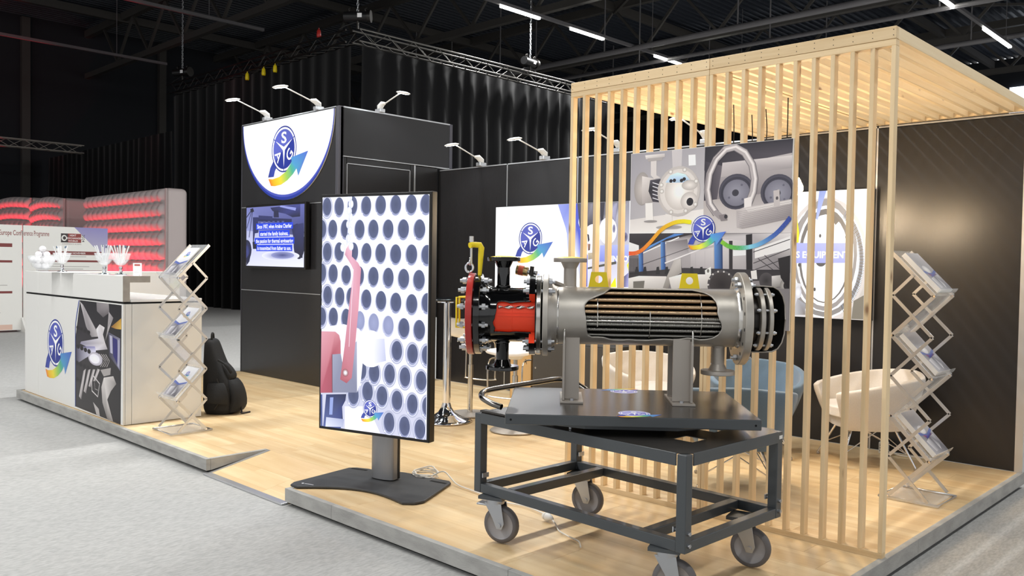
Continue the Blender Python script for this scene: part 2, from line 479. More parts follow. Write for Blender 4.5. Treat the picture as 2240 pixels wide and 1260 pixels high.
ART_TOTEM=[('p',[-0.4,0.715,0.4,0.715,0.4,-0.715,-0.4,-0.715],['F4F6FF','FFFFFF','E8EAFB','D5D8F0']),('p',[-0.396,-0.458,-0.067,-0.438,0.386,-0.552,0.4,-0.715,-0.027,-0.715,-0.392,-0.715],'C9CBE0'),('p',[-0.209,-0.576,-0.030,-0.558,0.066,-0.714,-0.206,-0.715],'F6F7FF'),('e',[-0.365,0.653,0.047,0.074],'C2C6DA','AEB2CC'),('e',[-0.365,0.652,0.041,0.065],'E4E7F6','D9DCF0'),('e',[-0.365,0.653,0.037,0.061],'7C84AA','9298BC'),('e',[-0.363,0.658,0.034,0.055],'434B6C','4F587C'),('e',[-0.392,0.609,0.005,0.005],'FFFFFF','DDE0F2'),('e',[-0.269,0.650,0.042,0.065],'E4E7F6','D9DCF0'),('e',[-0.269,0.651,0.038,0.061],'7C84AA','9298BC'),('e',[-0.266,0.657,0.035,0.055],'434B6C','4F587C'),('e',[-0.296,0.607,0.005,0.005],'FFFFFF','DDE0F2'),('e',[-0.164,0.656,0.042,0.064],'E4E7F6','D9DCF0'),('e',[-0.164,0.657,0.038,0.061],'7C84AA','9298BC'),('e',[-0.161,0.663,0.035,0.055],'434B6C','4F587C'),('e',[-0.192,0.613,0.005,0.005],'FFFFFF','DDE0F2'),('e',[-0.06,0.652,0.043,0.064],'E4E7F6','D9DCF0'),('e',[-0.06,0.653,0.039,0.061],'7C84AA','9298BC'),('e',[-0.057,0.659,0.036,0.055],'434B6C','4F587C'),('e',[-0.087,0.609,0.005,0.005],'FFFFFF','DDE0F2'),('e',[0.049,0.655,0.044,0.064],'E4E7F6','D9DCF0'),('e',[0.049,0.656,0.040,0.061],'7C84AA','9298BC'),('e',[0.052,0.661,0.037,0.055],'434B6C','4F587C'),('e',[0.021,0.612,0.005,0.005],'FFFFFF','DDE0F2'),('e',[0.160,0.654,0.045,0.064],'E4E7F6','D9DCF0'),('e',[0.160,0.656,0.041,0.061],'7C84AA','9298BC'),('e',[0.163,0.661,0.037,0.055],'434B6C','4F587C'),('e',[0.131,0.611,0.005,0.005],'FFFFFF','DDE0F2'),('e',[0.272,0.654,0.046,0.064],'E4E7F6','D9DCF0'),('e',[0.272,0.655,0.041,0.061],'7C84AA','9298BC'),('e',[0.275,0.661,0.038,0.055],'434B6C','4F587C'),('e',[0.243,0.611,0.005,0.005],'FFFFFF','DDE0F2'),('e',[0.377,0.654,0.046,0.064],'E4E7F6','D9DCF0'),('e',[0.377,0.655,0.042,0.061],'7C84AA','9298BC'),('e',[0.380,0.661,0.039,0.055],'434B6C','4F587C'),('e',[0.347,0.611,0.006,0.005],'FFFFFF','DDE0F2'),('e',[-0.404,0.514,0.047,0.074],'C2C6DA','AEB2CC'),('e',[-0.404,0.513,0.040,0.065],'E4E7F6','D9DCF0'),('e',[-0.404,0.514,0.037,0.062],'7C84AA','9298BC'),('e',[-0.402,0.520,0.034,0.055],'434B6C','4F587C'),('e',[-0.431,0.47,0.005,0.005],'FFFFFF','DDE0F2'),('e',[-0.317,0.513,0.041,0.065],'E4E7F6','D9DCF0'),('e',[-0.317,0.514,0.037,0.062],'7C84AA','9298BC'),('e',[-0.315,0.520,0.034,0.055],'434B6C','4F587C'),('e',[-0.344,0.469,0.005,0.005],'FFFFFF','DDE0F2'),('e',[-0.216,0.513,0.042,0.065],'E4E7F6','D9DCF0'),('e',[-0.216,0.514,0.038,0.062],'7C84AA','9298BC'),('e',[-0.214,0.519,0.035,0.055],'434B6C','4F587C'),('e',[-0.243,0.469,0.005,0.005],'FFFFFF','DDE0F2'),('e',[-0.107,0.511,0.043,0.065],'E4E7F6','D9DCF0'),('e',[-0.107,0.512,0.039,0.062],'7C84AA','9298BC'),('e',[-0.105,0.517,0.036,0.055],'434B6C','4F587C'),('e',[-0.135,0.467,0.005,0.005],'FFFFFF','DDE0F2'),('e',[-0.003,0.510,0.044,0.065],'E4E7F6','D9DCF0'),('e',[-0.003,0.512,0.040,0.062],'7C84AA','9298BC'),('e',[-0.000,0.517,0.036,0.055],'434B6C','4F587C'),('e',[-0.031,0.467,0.005,0.005],'FFFFFF','DDE0F2'),('e',[0.107,0.510,0.045,0.065],'E4E7F6','D9DCF0'),('e',[0.107,0.511,0.040,0.062],'7C84AA','9298BC'),('e',[0.110,0.517,0.037,0.055],'434B6C','4F587C'),('e',[0.078,0.466,0.005,0.005],'FFFFFF','DDE0F2'),('e',[0.218,0.510,0.045,0.065],'E4E7F6','D9DCF0'),('e',[0.218,0.511,0.041,0.062],'7C84AA','9298BC'),('e',[0.221,0.516,0.038,0.055],'434B6C','4F587C'),('e',[0.189,0.466,0.005,0.005],'FFFFFF','DDE0F2'),('e',[0.333,0.509,0.046,0.065],'E4E7F6','D9DCF0'),('e',[0.333,0.510,0.042,0.062],'7C84AA','9298BC'),('e',[0.336,0.515,0.038,0.055],'434B6C','4F587C'),('e',[0.304,0.465,0.006,0.005],'FFFFFF','DDE0F2'),('e',[-0.359,0.371,0.048,0.074],'C2C6DA','AEB2CC'),('e',[-0.359,0.370,0.041,0.065],'E4E7F6','D9DCF0'),('e',[-0.359,0.371,0.037,0.062],'7C84AA','9298BC'),('e',[-0.356,0.377,0.034,0.056],'434B6C','4F587C'),('e',[-0.386,0.326,0.005,0.005],'FFFFFF','DDE0F2'),('e',[-0.264,0.373,0.042,0.065],'E4E7F6','D9DCF0'),('e',[-0.264,0.374,0.038,0.062],'7C84AA','9298BC'),('e',[-0.262,0.380,0.035,0.056],'434B6C','4F587C'),('e',[-0.291,0.329,0.005,0.005],'FFFFFF','DDE0F2'),('e',[-0.154,0.372,0.043,0.065],'E4E7F6','D9DCF0'),('e',[-0.154,0.373,0.039,0.062],'7C84AA','9298BC'),('e',[-0.151,0.379,0.036,0.056],'434B6C','4F587C'),('e',[-0.182,0.328,0.005,0.005],'FFFFFF','DDE0F2'),('e',[-0.053,0.369,0.043,0.065],'E4E7F6','D9DCF0'),('e',[-0.053,0.370,0.039,0.062],'7C84AA','9298BC'),('e',[-0.050,0.376,0.036,0.056],'434B6C','4F587C'),('e',[-0.081,0.325,0.005,0.005],'FFFFFF','DDE0F2'),('e',[0.054,0.366,0.044,0.065],'E4E7F6','D9DCF0'),('e',[0.054,0.368,0.040,0.062],'7C84AA','9298BC'),('e',[0.056,0.373,0.037,0.056],'434B6C','4F587C'),('e',[0.025,0.322,0.005,0.005],'FFFFFF','DDE0F2'),('e',[0.165,0.362,0.045,0.065],'E4E7F6','D9DCF0'),('e',[0.165,0.363,0.041,0.062],'7C84AA','9298BC'),('e',[0.167,0.368,0.038,0.056],'434B6C','4F587C'),('e',[0.136,0.317,0.005,0.005],'FFFFFF','DDE0F2'),('e',[0.279,0.361,0.046,0.065],'E4E7F6','D9DCF0'),('e',[0.279,0.363,0.042,0.062],'7C84AA','9298BC'),('e',[0.282,0.368,0.038,0.056],'434B6C','4F587C'),('e',[0.250,0.317,0.006,0.005],'FFFFFF','DDE0F2'),('e',[0.389,0.359,0.047,0.065],'E4E7F6','D9DCF0'),('e',[0.389,0.360,0.042,0.062],'7C84AA','9298BC'),('e',[0.392,0.366,0.039,0.056],'434B6C','4F587C'),('e',[0.359,0.315,0.006,0.005],'FFFFFF','DDE0F2'),('e',[-0.401,0.242,0.047,0.075],'C2C6DA','AEB2CC'),('e',[-0.401,0.241,0.041,0.065],'E4E7F6','D9DCF0'),('e',[-0.401,0.242,0.037,0.062],'7C84AA','9298BC'),('e',[-0.398,0.248,0.034,0.056],'434B6C','4F587C'),('e',[-0.427,0.196,0.005,0.005],'FFFFFF','DDE0F2'),('e',[-0.310,0.237,0.041,0.065],'E4E7F6','D9DCF0'),('e',[-0.310,0.239,0.038,0.062],'7C84AA','9298BC'),('e',[-0.307,0.244,0.035,0.056],'434B6C','4F587C'),('e',[-0.337,0.193,0.005,0.005],'FFFFFF','DDE0F2'),('e',[-0.206,0.232,0.042,0.065],'E4E7F6','D9DCF0'),('e',[-0.206,0.233,0.038,0.062],'7C84AA','9298BC'),('e',[-0.204,0.239,0.035,0.056],'434B6C','4F587C'),('e',[-0.234,0.187,0.005,0.005],'FFFFFF','DDE0F2'),('e',[-0.107,0.228,0.043,0.065],'E4E7F6','D9DCF0'),('e',[-0.107,0.229,0.039,0.062],'7C84AA','9298BC'),('e',[-0.104,0.235,0.036,0.056],'434B6C','4F587C'),('e',[-0.135,0.183,0.005,0.005],'FFFFFF','DDE0F2'),('e',[0.002,0.225,0.044,0.065],'E4E7F6','D9DCF0'),('e',[0.002,0.227,0.040,0.062],'7C84AA','9298BC'),('e',[0.005,0.232,0.037,0.056],'434B6C','4F587C'),('e',[-0.025,0.181,0.005,0.005],'FFFFFF','DDE0F2'),('e',[0.114,0.222,0.045,0.065],'E4E7F6','D9DCF0'),('e',[0.113,0.223,0.041,0.062],'7C84AA','9298BC'),('e',[0.116,0.229,0.037,0.056],'434B6C','4F587C'),('e',[0.085,0.177,0.005,0.005],'FFFFFF','DDE0F2'),('e',[0.225,0.217,0.045,0.065],'E4E7F6','D9DCF0'),('e',[0.225,0.219,0.041,0.062],'7C84AA','9298BC'),('e',[0.228,0.224,0.038,0.056],'434B6C','4F587C'),('e',[0.196,0.172,0.005,0.005],'FFFFFF','DDE0F2'),('e',[0.335,0.213,0.046,0.065],'E4E7F6','D9DCF0'),('e',[0.335,0.214,0.042,0.062],'7C84AA','9298BC'),('e',[0.337,0.220,0.039,0.056],'434B6C','4F587C'),('e',[0.305,0.168,0.006,0.005],'FFFFFF','DDE0F2'),('e',[-0.352,0.103,0.048,0.075],'C2C6DA','AEB2CC'),('e',[-0.352,0.102,0.041,0.066],'E4E7F6','D9DCF0'),('e',[-0.352,0.103,0.037,0.062],'7C84AA','9298BC'),('e',[-0.349,0.109,0.034,0.056],'434B6C','4F587C'),('e',[-0.379,0.056,0.005,0.005],'FFFFFF','DDE0F2'),('e',[-0.255,0.095,0.042,0.066],'E4E7F6','D9DCF0'),('e',[-0.255,0.097,0.038,0.062],'7C84AA','9298BC'),('e',[-0.252,0.103,0.035,0.056],'434B6C','4F587C'),('e',[-0.282,0.050,0.005,0.005],'FFFFFF','DDE0F2'),('e',[-0.164,0.096,0.043,0.066],'E4E7F6','D9DCF0'),('e',[-0.164,0.098,0.039,0.062],'7C84AA','9298BC'),('e',[-0.161,0.104,0.036,0.056],'434B6C','4F587C'),('e',[-0.192,0.051,0.005,0.005],'FFFFFF','DDE0F2'),('e',[-0.049,0.088,0.044,0.066],'E4E7F6','D9DCF0'),('e',[-0.049,0.089,0.04,0.062],'7C84AA','9298BC'),('e',[-0.046,0.095,0.036,0.056],'434B6C','4F587C'),('e',[-0.077,0.042,0.005,0.005],'FFFFFF','DDE0F2'),('e',[0.062,0.082,0.044,0.066],'E4E7F6','D9DCF0'),('e',[0.062,0.083,0.040,0.062],'7C84AA','9298BC'),('e',[0.064,0.089,0.037,0.056],'434B6C','4F587C'),('e',[0.033,0.036,0.005,0.005],'FFFFFF','DDE0F2'),('e',[0.171,0.075,0.045,0.066],'E4E7F6','D9DCF0'),('e',[0.171,0.076,0.041,0.062],'7C84AA','9298BC'),('e',[0.174,0.082,0.038,0.056],'434B6C','4F587C'),('e',[0.142,0.029,0.005,0.005],'FFFFFF','DDE0F2'),('e',[0.286,0.069,0.046,0.066],'E4E7F6','D9DCF0'),('e',[0.286,0.071,0.042,0.062],'7C84AA','9298BC'),('e',[0.288,0.077,0.038,0.056],'434B6C','4F587C'),('e',[0.256,0.024,0.006,0.005],'FFFFFF','DDE0F2'),('e',[0.396,0.080,0.047,0.066],'E4E7F6','D9DCF0'),('e',[0.396,0.081,0.042,0.062],'7C84AA','9298BC'),('e',[0.399,0.087,0.039,0.056],'434B6C','4F587C'),('e',[0.366,0.035,0.006,0.005],'FFFFFF','DDE0F2'),('e',[-0.397,-0.032,0.048,0.075],'C2C6DA','AEB2CC'),('e',[-0.397,-0.033,0.041,0.066],'E4E7F6','D9DCF0'),('e',[-0.397,-0.032,0.037,0.063],'7C84AA','9298BC'),('e',[-0.394,-0.026,0.034,0.056],'434B6C','4F587C'),('e',[-0.423,-0.079,0.005,0.005],'FFFFFF','DDE0F2'),('e',[-0.304,-0.032,0.042,0.066],'E4E7F6','D9DCF0'),('e',[-0.304,-0.031,0.038,0.063],'7C84AA','9298BC'),('e',[-0.301,-0.025,0.035,0.056],'434B6C','4F587C'),('e',[-0.331,-0.078,0.005,0.005],'FFFFFF','DDE0F2'),('e',[-0.202,-0.035,0.042,0.066],'E4E7F6','D9DCF0'),('e',[-0.202,-0.034,0.039,0.063],'7C84AA','9298BC'),('e',[-0.199,-0.028,0.035,0.056],'434B6C','4F587C'),('e',[-0.229,-0.081,0.005,0.005],'FFFFFF','DDE0F2'),('e',[-0.097,-0.046,0.043,0.066],'E4E7F6','D9DCF0'),('e',[-0.097,-0.044,0.039,0.063],'9AA0C6','B4B9D8'),('e',[-0.094,-0.039,0.036,0.056],'969DC4','8A91B8'),('e',[-0.125,-0.092,0.005,0.005],'FFFFFF','DDE0F2'),('e',[0.010,-0.056,0.044,0.066],'E4E7F6','D9DCF0'),('e',[0.010,-0.054,0.040,0.063],'9AA0C6','B4B9D8'),('e',[0.012,-0.049,0.037,0.056],'969DC4','8A91B8'),('e',[-0.018,-0.102,0.005,0.005],'FFFFFF','DDE0F2'),('e',[0.118,-0.065,0.045,0.066],'E4E7F6','D9DCF0'),('e',[0.118,-0.064,0.041,0.063],'9AA0C6','B4B9D8'),('e',[0.121,-0.058,0.037,0.056],'969DC4','8A91B8'),('e',[0.089,-0.112,0.005,0.005],'FFFFFF','DDE0F2'),('e',[0.232,-0.074,0.046,0.066],'E4E7F6','D9DCF0'),('e',[0.232,-0.073,0.042,0.063],'7C84AA','9298BC'),('e',[0.235,-0.067,0.038,0.056],'434B6C','4F587C'),('e',[0.203,-0.121,0.005,0.005],'FFFFFF','DDE0F2'),('e',[0.342,-0.080,0.046,0.066],'E4E7F6','D9DCF0'),('e',[0.342,-0.078,0.042,0.063],'7C84AA','9298BC'),('e',[0.345,-0.073,0.039,0.056],'434B6C','4F587C'),('e',[0.312,-0.126,0.006,0.005],'FFFFFF','DDE0F2'),('e',[0.183,-0.211,0.052,0.076],'C2C6DA','AEB2CC'),('e',[0.183,-0.213,0.045,0.066],'E4E7F6','D9DCF0'),('e',[0.183,-0.211,0.041,0.063],'7C84AA','9298BC'),('e',[0.186,-0.205,0.037,0.057],'434B6C','4F587C'),('e',[0.154,-0.259,0.005,0.005],'FFFFFF','DDE0F2'),('e',[0.296,-0.222,0.051,0.075],'C2C6DA','AEB2CC'),('e',[0.296,-0.223,0.044,0.065],'E4E7F6','D9DCF0'),('e',[0.296,-0.222,0.040,0.062],'7C84AA','9298BC'),('e',[0.299,-0.216,0.037,0.056],'434B6C','4F587C'),('e',[0.268,-0.269,0.005,0.005],'FFFFFF','DDE0F2'),('e',[0.399,-0.223,0.050,0.074],'C2C6DA','AEB2CC'),('e',[0.399,-0.225,0.043,0.065],'E4E7F6','D9DCF0'),('e',[0.399,-0.223,0.039,0.062],'7C84AA','9298BC'),('e',[0.402,-0.218,0.036,0.055],'434B6C','4F587C'),('e',[0.372,-0.270,0.005,0.005],'FFFFFF','DDE0F2'),('e',[0.132,-0.354,0.053,0.076],'C2C6DA','AEB2CC'),('e',[0.132,-0.356,0.046,0.067],'E4E7F6','D9DCF0'),('e',[0.132,-0.354,0.041,0.064],'7C84AA','9298BC'),('e',[0.135,-0.348,0.038,0.057],'434B6C','4F587C'),('e',[0.103,-0.403,0.005,0.005],'FFFFFF','DDE0F2'),('e',[0.245,-0.363,0.052,0.076],'C2C6DA','AEB2CC'),('e',[0.245,-0.365,0.045,0.066],'E4E7F6','D9DCF0'),('e',[0.245,-0.363,0.040,0.063],'7C84AA','9298BC'),('e',[0.247,-0.357,0.037,0.057],'434B6C','4F587C'),('e',[0.216,-0.412,0.005,0.005],'FFFFFF','DDE0F2'),('e',[0.360,-0.376,0.051,0.075],'C2C6DA','AEB2CC'),('e',[0.360,-0.377,0.044,0.065],'E4E7F6','D9DCF0'),('e',[0.360,-0.376,0.04,0.062],'7C84AA','9298BC'),('e',[0.363,-0.370,0.036,0.056],'434B6C','4F587C'),('e',[0.332,-0.424,0.005,0.005],'FFFFFF','DDE0F2'),('e',[-0.031,-0.473,0.055,0.078],'C2C6DA','AEB2CC'),('e',[-0.031,-0.474,0.047,0.068],'E4E7F6','D9DCF0'),('e',[-0.031,-0.473,0.043,0.065],'7C84AA','9298BC'),('e',[-0.028,-0.466,0.039,0.058],'434B6C','4F587C'),('e',[-0.062,-0.523,0.006,0.005],'FFFFFF','DDE0F2'),('e',[0.078,-0.490,0.054,0.077],'C2C6DA','AEB2CC'),('e',[0.078,-0.492,0.046,0.068],'E4E7F6','D9DCF0'),('e',[0.078,-0.490,0.042,0.064],'7C84AA','9298BC'),('e',[0.081,-0.484,0.039,0.058],'434B6C','4F587C'),('e',[0.049,-0.540,0.006,0.005],'FFFFFF','DDE0F2'),('e',[0.189,-0.507,0.053,0.076],'C2C6DA','AEB2CC'),('e',[0.189,-0.509,0.045,0.067],'E4E7F6','D9DCF0'),('e',[0.189,-0.507,0.041,0.064],'7C84AA','9298BC'),('e',[0.192,-0.501,0.038,0.057],'434B6C','4F587C'),('e',[0.160,-0.557,0.005,0.005],'FFFFFF','DDE0F2'),('e',[0.300,-0.519,0.051,0.076],'C2C6DA','AEB2CC'),('e',[0.300,-0.521,0.044,0.066],'E4E7F6','D9DCF0'),('e',[0.300,-0.519,0.040,0.063],'7C84AA','9298BC'),('e',[0.303,-0.513,0.037,0.057],'434B6C','4F587C'),('e',[0.272,-0.568,0.005,0.005],'FFFFFF','DDE0F2'),('e',[0.407,-0.522,0.050,0.075],'C2C6DA','AEB2CC'),('e',[0.407,-0.523,0.043,0.065],'E4E7F6','D9DCF0'),('e',[0.407,-0.522,0.039,0.062],'7C84AA','9298BC'),('e',[0.41,-0.516,0.036,0.056],'434B6C','4F587C'),('e',[0.379,-0.570,0.005,0.005],'FFFFFF','DDE0F2'),('e',[0.133,-0.644,0.053,0.077],'C2C6DA','AEB2CC'),('e',[0.133,-0.646,0.046,0.067],'E4E7F6','D9DCF0'),('e',[0.133,-0.644,0.042,0.064],'7C84AA','9298BC'),('e',[0.136,-0.638,0.038,0.058],'434B6C','4F587C'),('e',[0.104,-0.695,0.006,0.005],'FFFFFF','DDE0F2'),('e',[0.246,-0.655,0.052,0.076],'C2C6DA','AEB2CC'),('e',[0.246,-0.656,0.045,0.067],'E4E7F6','D9DCF0'),('e',[0.246,-0.655,0.041,0.064],'7C84AA','9298BC'),('e',[0.249,-0.649,0.037,0.057],'434B6C','4F587C'),('e',[0.217,-0.705,0.005,0.005],'FFFFFF','DDE0F2'),('e',[0.356,-0.661,0.051,0.076],'C2C6DA','AEB2CC'),('e',[0.356,-0.662,0.044,0.066],'E4E7F6','D9DCF0'),('e',[0.356,-0.661,0.040,0.063],'7C84AA','9298BC'),('e',[0.359,-0.655,0.037,0.057],'434B6C','4F587C'),('e',[0.328,-0.710,0.005,0.005],'FFFFFF','DDE0F2'),('e',[0.018,-0.355,0.054,0.077],'C2C6DA','AEB2CC'),('e',[0.018,-0.356,0.047,0.068],'E4E7F6','D9DCF0'),('e',[0.018,-0.355,0.042,0.064],'7C84AA','9298BC'),('e',[0.021,-0.348,0.039,0.058],'434B6C','4F587C'),('e',[-0.011,-0.404,0.006,0.005],'FFFFFF','DDE0F2'),('e',[-0.081,-0.344,0.055,0.078],'C2C6DA','AEB2CC'),('e',[-0.081,-0.345,0.047,0.068],'E4E7F6','D9DCF0'),('e',[-0.081,-0.344,0.043,0.065],'7C84AA','9298BC'),('e',[-0.078,-0.338,0.040,0.058],'434B6C','4F587C'),('e',[-0.112,-0.394,0.006,0.005],'FFFFFF','DDE0F2'),('e',[-0.138,-0.502,0.056,0.079],'C2C6DA','AEB2CC'),('e',[-0.138,-0.503,0.048,0.069],'E4E7F6','D9DCF0'),('e',[-0.138,-0.502,0.044,0.066],'7C84AA','9298BC'),('e',[-0.135,-0.495,0.040,0.059],'434B6C','4F587C'),('e',[-0.169,-0.553,0.006,0.006],'FFFFFF','DDE0F2'),('e',[-0.007,-0.206,0.109,0.112],'FFFFFF','F2F3FD'),('p',[-0.049,-0.152,0.094,-0.139,0.108,-0.272,-0.046,-0.313],['FFFFFF','C8CCE6','B9BEDC','FFFFFF']),('p',[-0.364,-0.090,-0.217,-0.067,-0.098,-0.089,-0.05,-0.143,-0.080,-0.410,-0.108,-0.480,-0.248,-0.425,-0.265,-0.118],'E9EBF8'),('p',[-0.394,-0.120,-0.283,-0.117,-0.252,-0.136,-0.240,-0.174,-0.238,-0.251,-0.306,-0.260,-0.302,-0.498,-0.398,-0.507],['D79AA8','D08B97','C97C8B','B96A78','B5606E','A84F60','A04A5C','B0566A']),('p',[-0.306,-0.260,-0.238,-0.251,-0.225,-0.303,-0.189,-0.324,-0.141,-0.291,-0.126,-0.176,-0.114,-0.166,-0.108,-0.480,-0.302,-0.498],['9A9DB4','8C90A8','8588A2','8285A0','8A8EA8','A8ABC4','A2A6C0','7E829C','8589A2']),('l',[-0.306,-0.258,-0.302,-0.498],0.004,'5A3442'),('p',[-0.351,-0.513,-0.192,-0.497,-0.197,-0.536,-0.223,-0.578,-0.217,-0.655,-0.233,-0.715,-0.373,-0.715],['2A3568','1C2448','222C5A','2B3670','10162F','3B4A86','55639E']),('l',[-0.389,-0.516,-0.386,-0.715],0.013,'3D4C8A'),('p',[-0.320,-0.529,-0.293,-0.526,-0.300,-0.635,-0.325,-0.637],'8FA0D8'),('p',[-0.349,-0.655,-0.207,-0.654,-0.213,-0.703,-0.355,-0.715],['C4C9E2','9EA6CC','B7BDD9','DDE0F0']),('p',[-0.185,0.420,-0.204,0.396,-0.214,0.361,-0.163,0.299,-0.145,0.268,-0.178,0.034,-0.209,-0.206,-0.241,-0.410,-0.190,-0.430,-0.150,-0.394,-0.127,-0.201,-0.103,0.037,-0.087,0.277,-0.109,0.311,-0.159,0.35,-0.157,0.397,-0.152,0.416],['E9C6D6','DDA6BA','C98FA4','D79DB2','DCA5BA','D493A6','C77F90','AC5A68','A5515F','BB6E7C','D08896','D794A6','CF8BA0','D79DB0','DDA9BC','E6BFD0','EED3DF']),('l',[-0.145,0.271,-0.174,-0.204],0.004,'EED6E2'),('e',[-0.200,-0.366,0.024,0.024],'F3E6EA','8A3B48'),('e',[-0.200,-0.366,0.012,0.012],'FFFFFF','C9CBD6'),('e',[-0.180,0.708,0.019,0.026],'FFFFFF','D4D9EE'),('e',[-0.169,0.669,0.019,0.026],'FFFFFF','D4D9EE'),('e',[-0.181,0.627,0.019,0.026],'FFFFFF','D4D9EE'),('e',[-0.173,0.591,0.019,0.026],'FFFFFF','D4D9EE'),('e',[-0.186,0.545,0.019,0.026],'FFFFFF','D4D9EE'),('e',[-0.173,0.506,0.019,0.026],'FFFFFF','D4D9EE'),('e',[-0.188,0.459,0.019,0.026],'FFFFFF','D4D9EE'),('e',[-0.165,0.412,0.019,0.026],'FFFFFF','D4D9EE'),('e',[-0.229,0.404,0.02,0.026],'FFFFFF','D4D9EE'),('l',[-0.177,0.715,-0.17,0.630,-0.191,0.521,-0.198,0.420],0.004,'C3C9E4')]
ART_WALLSCREEN=[('p',[-0.625,0.343,0.627,0.344,0.625,-0.345,-0.626,-0.342],['8086BC','565CA0','E4E6FA','D6D8F2']),('p',[-0.625,0.343,0.627,0.344,0.624,-0.002,-0.627,0.073],['7076B4','5A60A4','2A2F66','8E94C8']),('l',[-0.502,0.316,-0.624,0.230],0.014,'14183C'),('l',[-0.495,0.316,-0.619,0.100],0.012,'14183C'),('l',[-0.482,0.309,-0.561,-0.008],0.014,'1A1F48'),('p',[-0.542,0.324,-0.475,0.336,-0.449,0.294,-0.516,0.282],'0B0E28'),('p',[-0.084,0.326,0.545,0.345,0.543,0.209,0.387,0.205,0.241,0.247,-0.033,0.285],['1C2150','39408A','0C1030','10143A','2A3070','151A44']),('p',[0.143,0.344,0.461,0.307,0.448,0.275,0.118,0.328],'8A92D6'),('p',[-0.008,0.291,0.092,0.289,0.103,0.210,-0.009,0.212],'141840'),('p',[-0.463,0.227,0.375,0.186,0.374,0.141,-0.464,0.180],'1B2050'),('p',[-0.477,0.227,-0.357,0.225,-0.347,0.044,-0.426,0.038,-0.469,-0.144,-0.477,0.221],'20265A'),('p',[-0.345,0.178,-0.293,0.176,-0.293,0.150,-0.345,0.151],'4A508E'),('p',[-0.241,0.176,-0.189,0.174,-0.189,0.149,-0.241,0.150],'4A508E'),('p',[-0.137,0.175,-0.086,0.173,-0.086,0.147,-0.138,0.148],'4A508E'),('p',[-0.035,0.173,0.015,0.171,0.014,0.146,-0.035,0.147],'4A508E'),('p',[0.065,0.172,0.115,0.17,0.115,0.145,0.065,0.145],'4A508E'),('p',[0.165,0.170,0.215,0.168,0.214,0.143,0.165,0.144],'4A508E'),('p',[-0.344,0.245,-0.034,0.226,-0.035,0.186,-0.345,0.205],'252B60'),('e',[0.527,-0.091,0.112,0.166],'0A0D26','10143A'),('e',[0.482,0.062,0.083,0.070],'0E1230','161B48'),('p',[0.361,0.115,0.614,0.138,0.627,0.035,0.597,-0.244,0.441,-0.233,0.408,-0.013],['1A1F4C','2A2F66','15193F','0B0E2A','10133A','1C2150']),('e',[-0.617,-0.158,0.114,0.122],'2A3068','0C1030'),('e',[-0.624,-0.178,0.067,0.075],'3A4082','2A3068'),('p',[-0.627,-0.267,-0.496,-0.144,-0.551,-0.293,-0.62,-0.342],'10143A'),('e',[0.135,-0.221,0.402,0.055],'5A609C','E2E4F8'),('e',[0.185,-0.215,0.244,0.039],'3E447E','8C92C4'),('p',[-0.481,-0.063,-0.362,-0.049,-0.389,-0.144,-0.469,-0.144],'0C1030')]
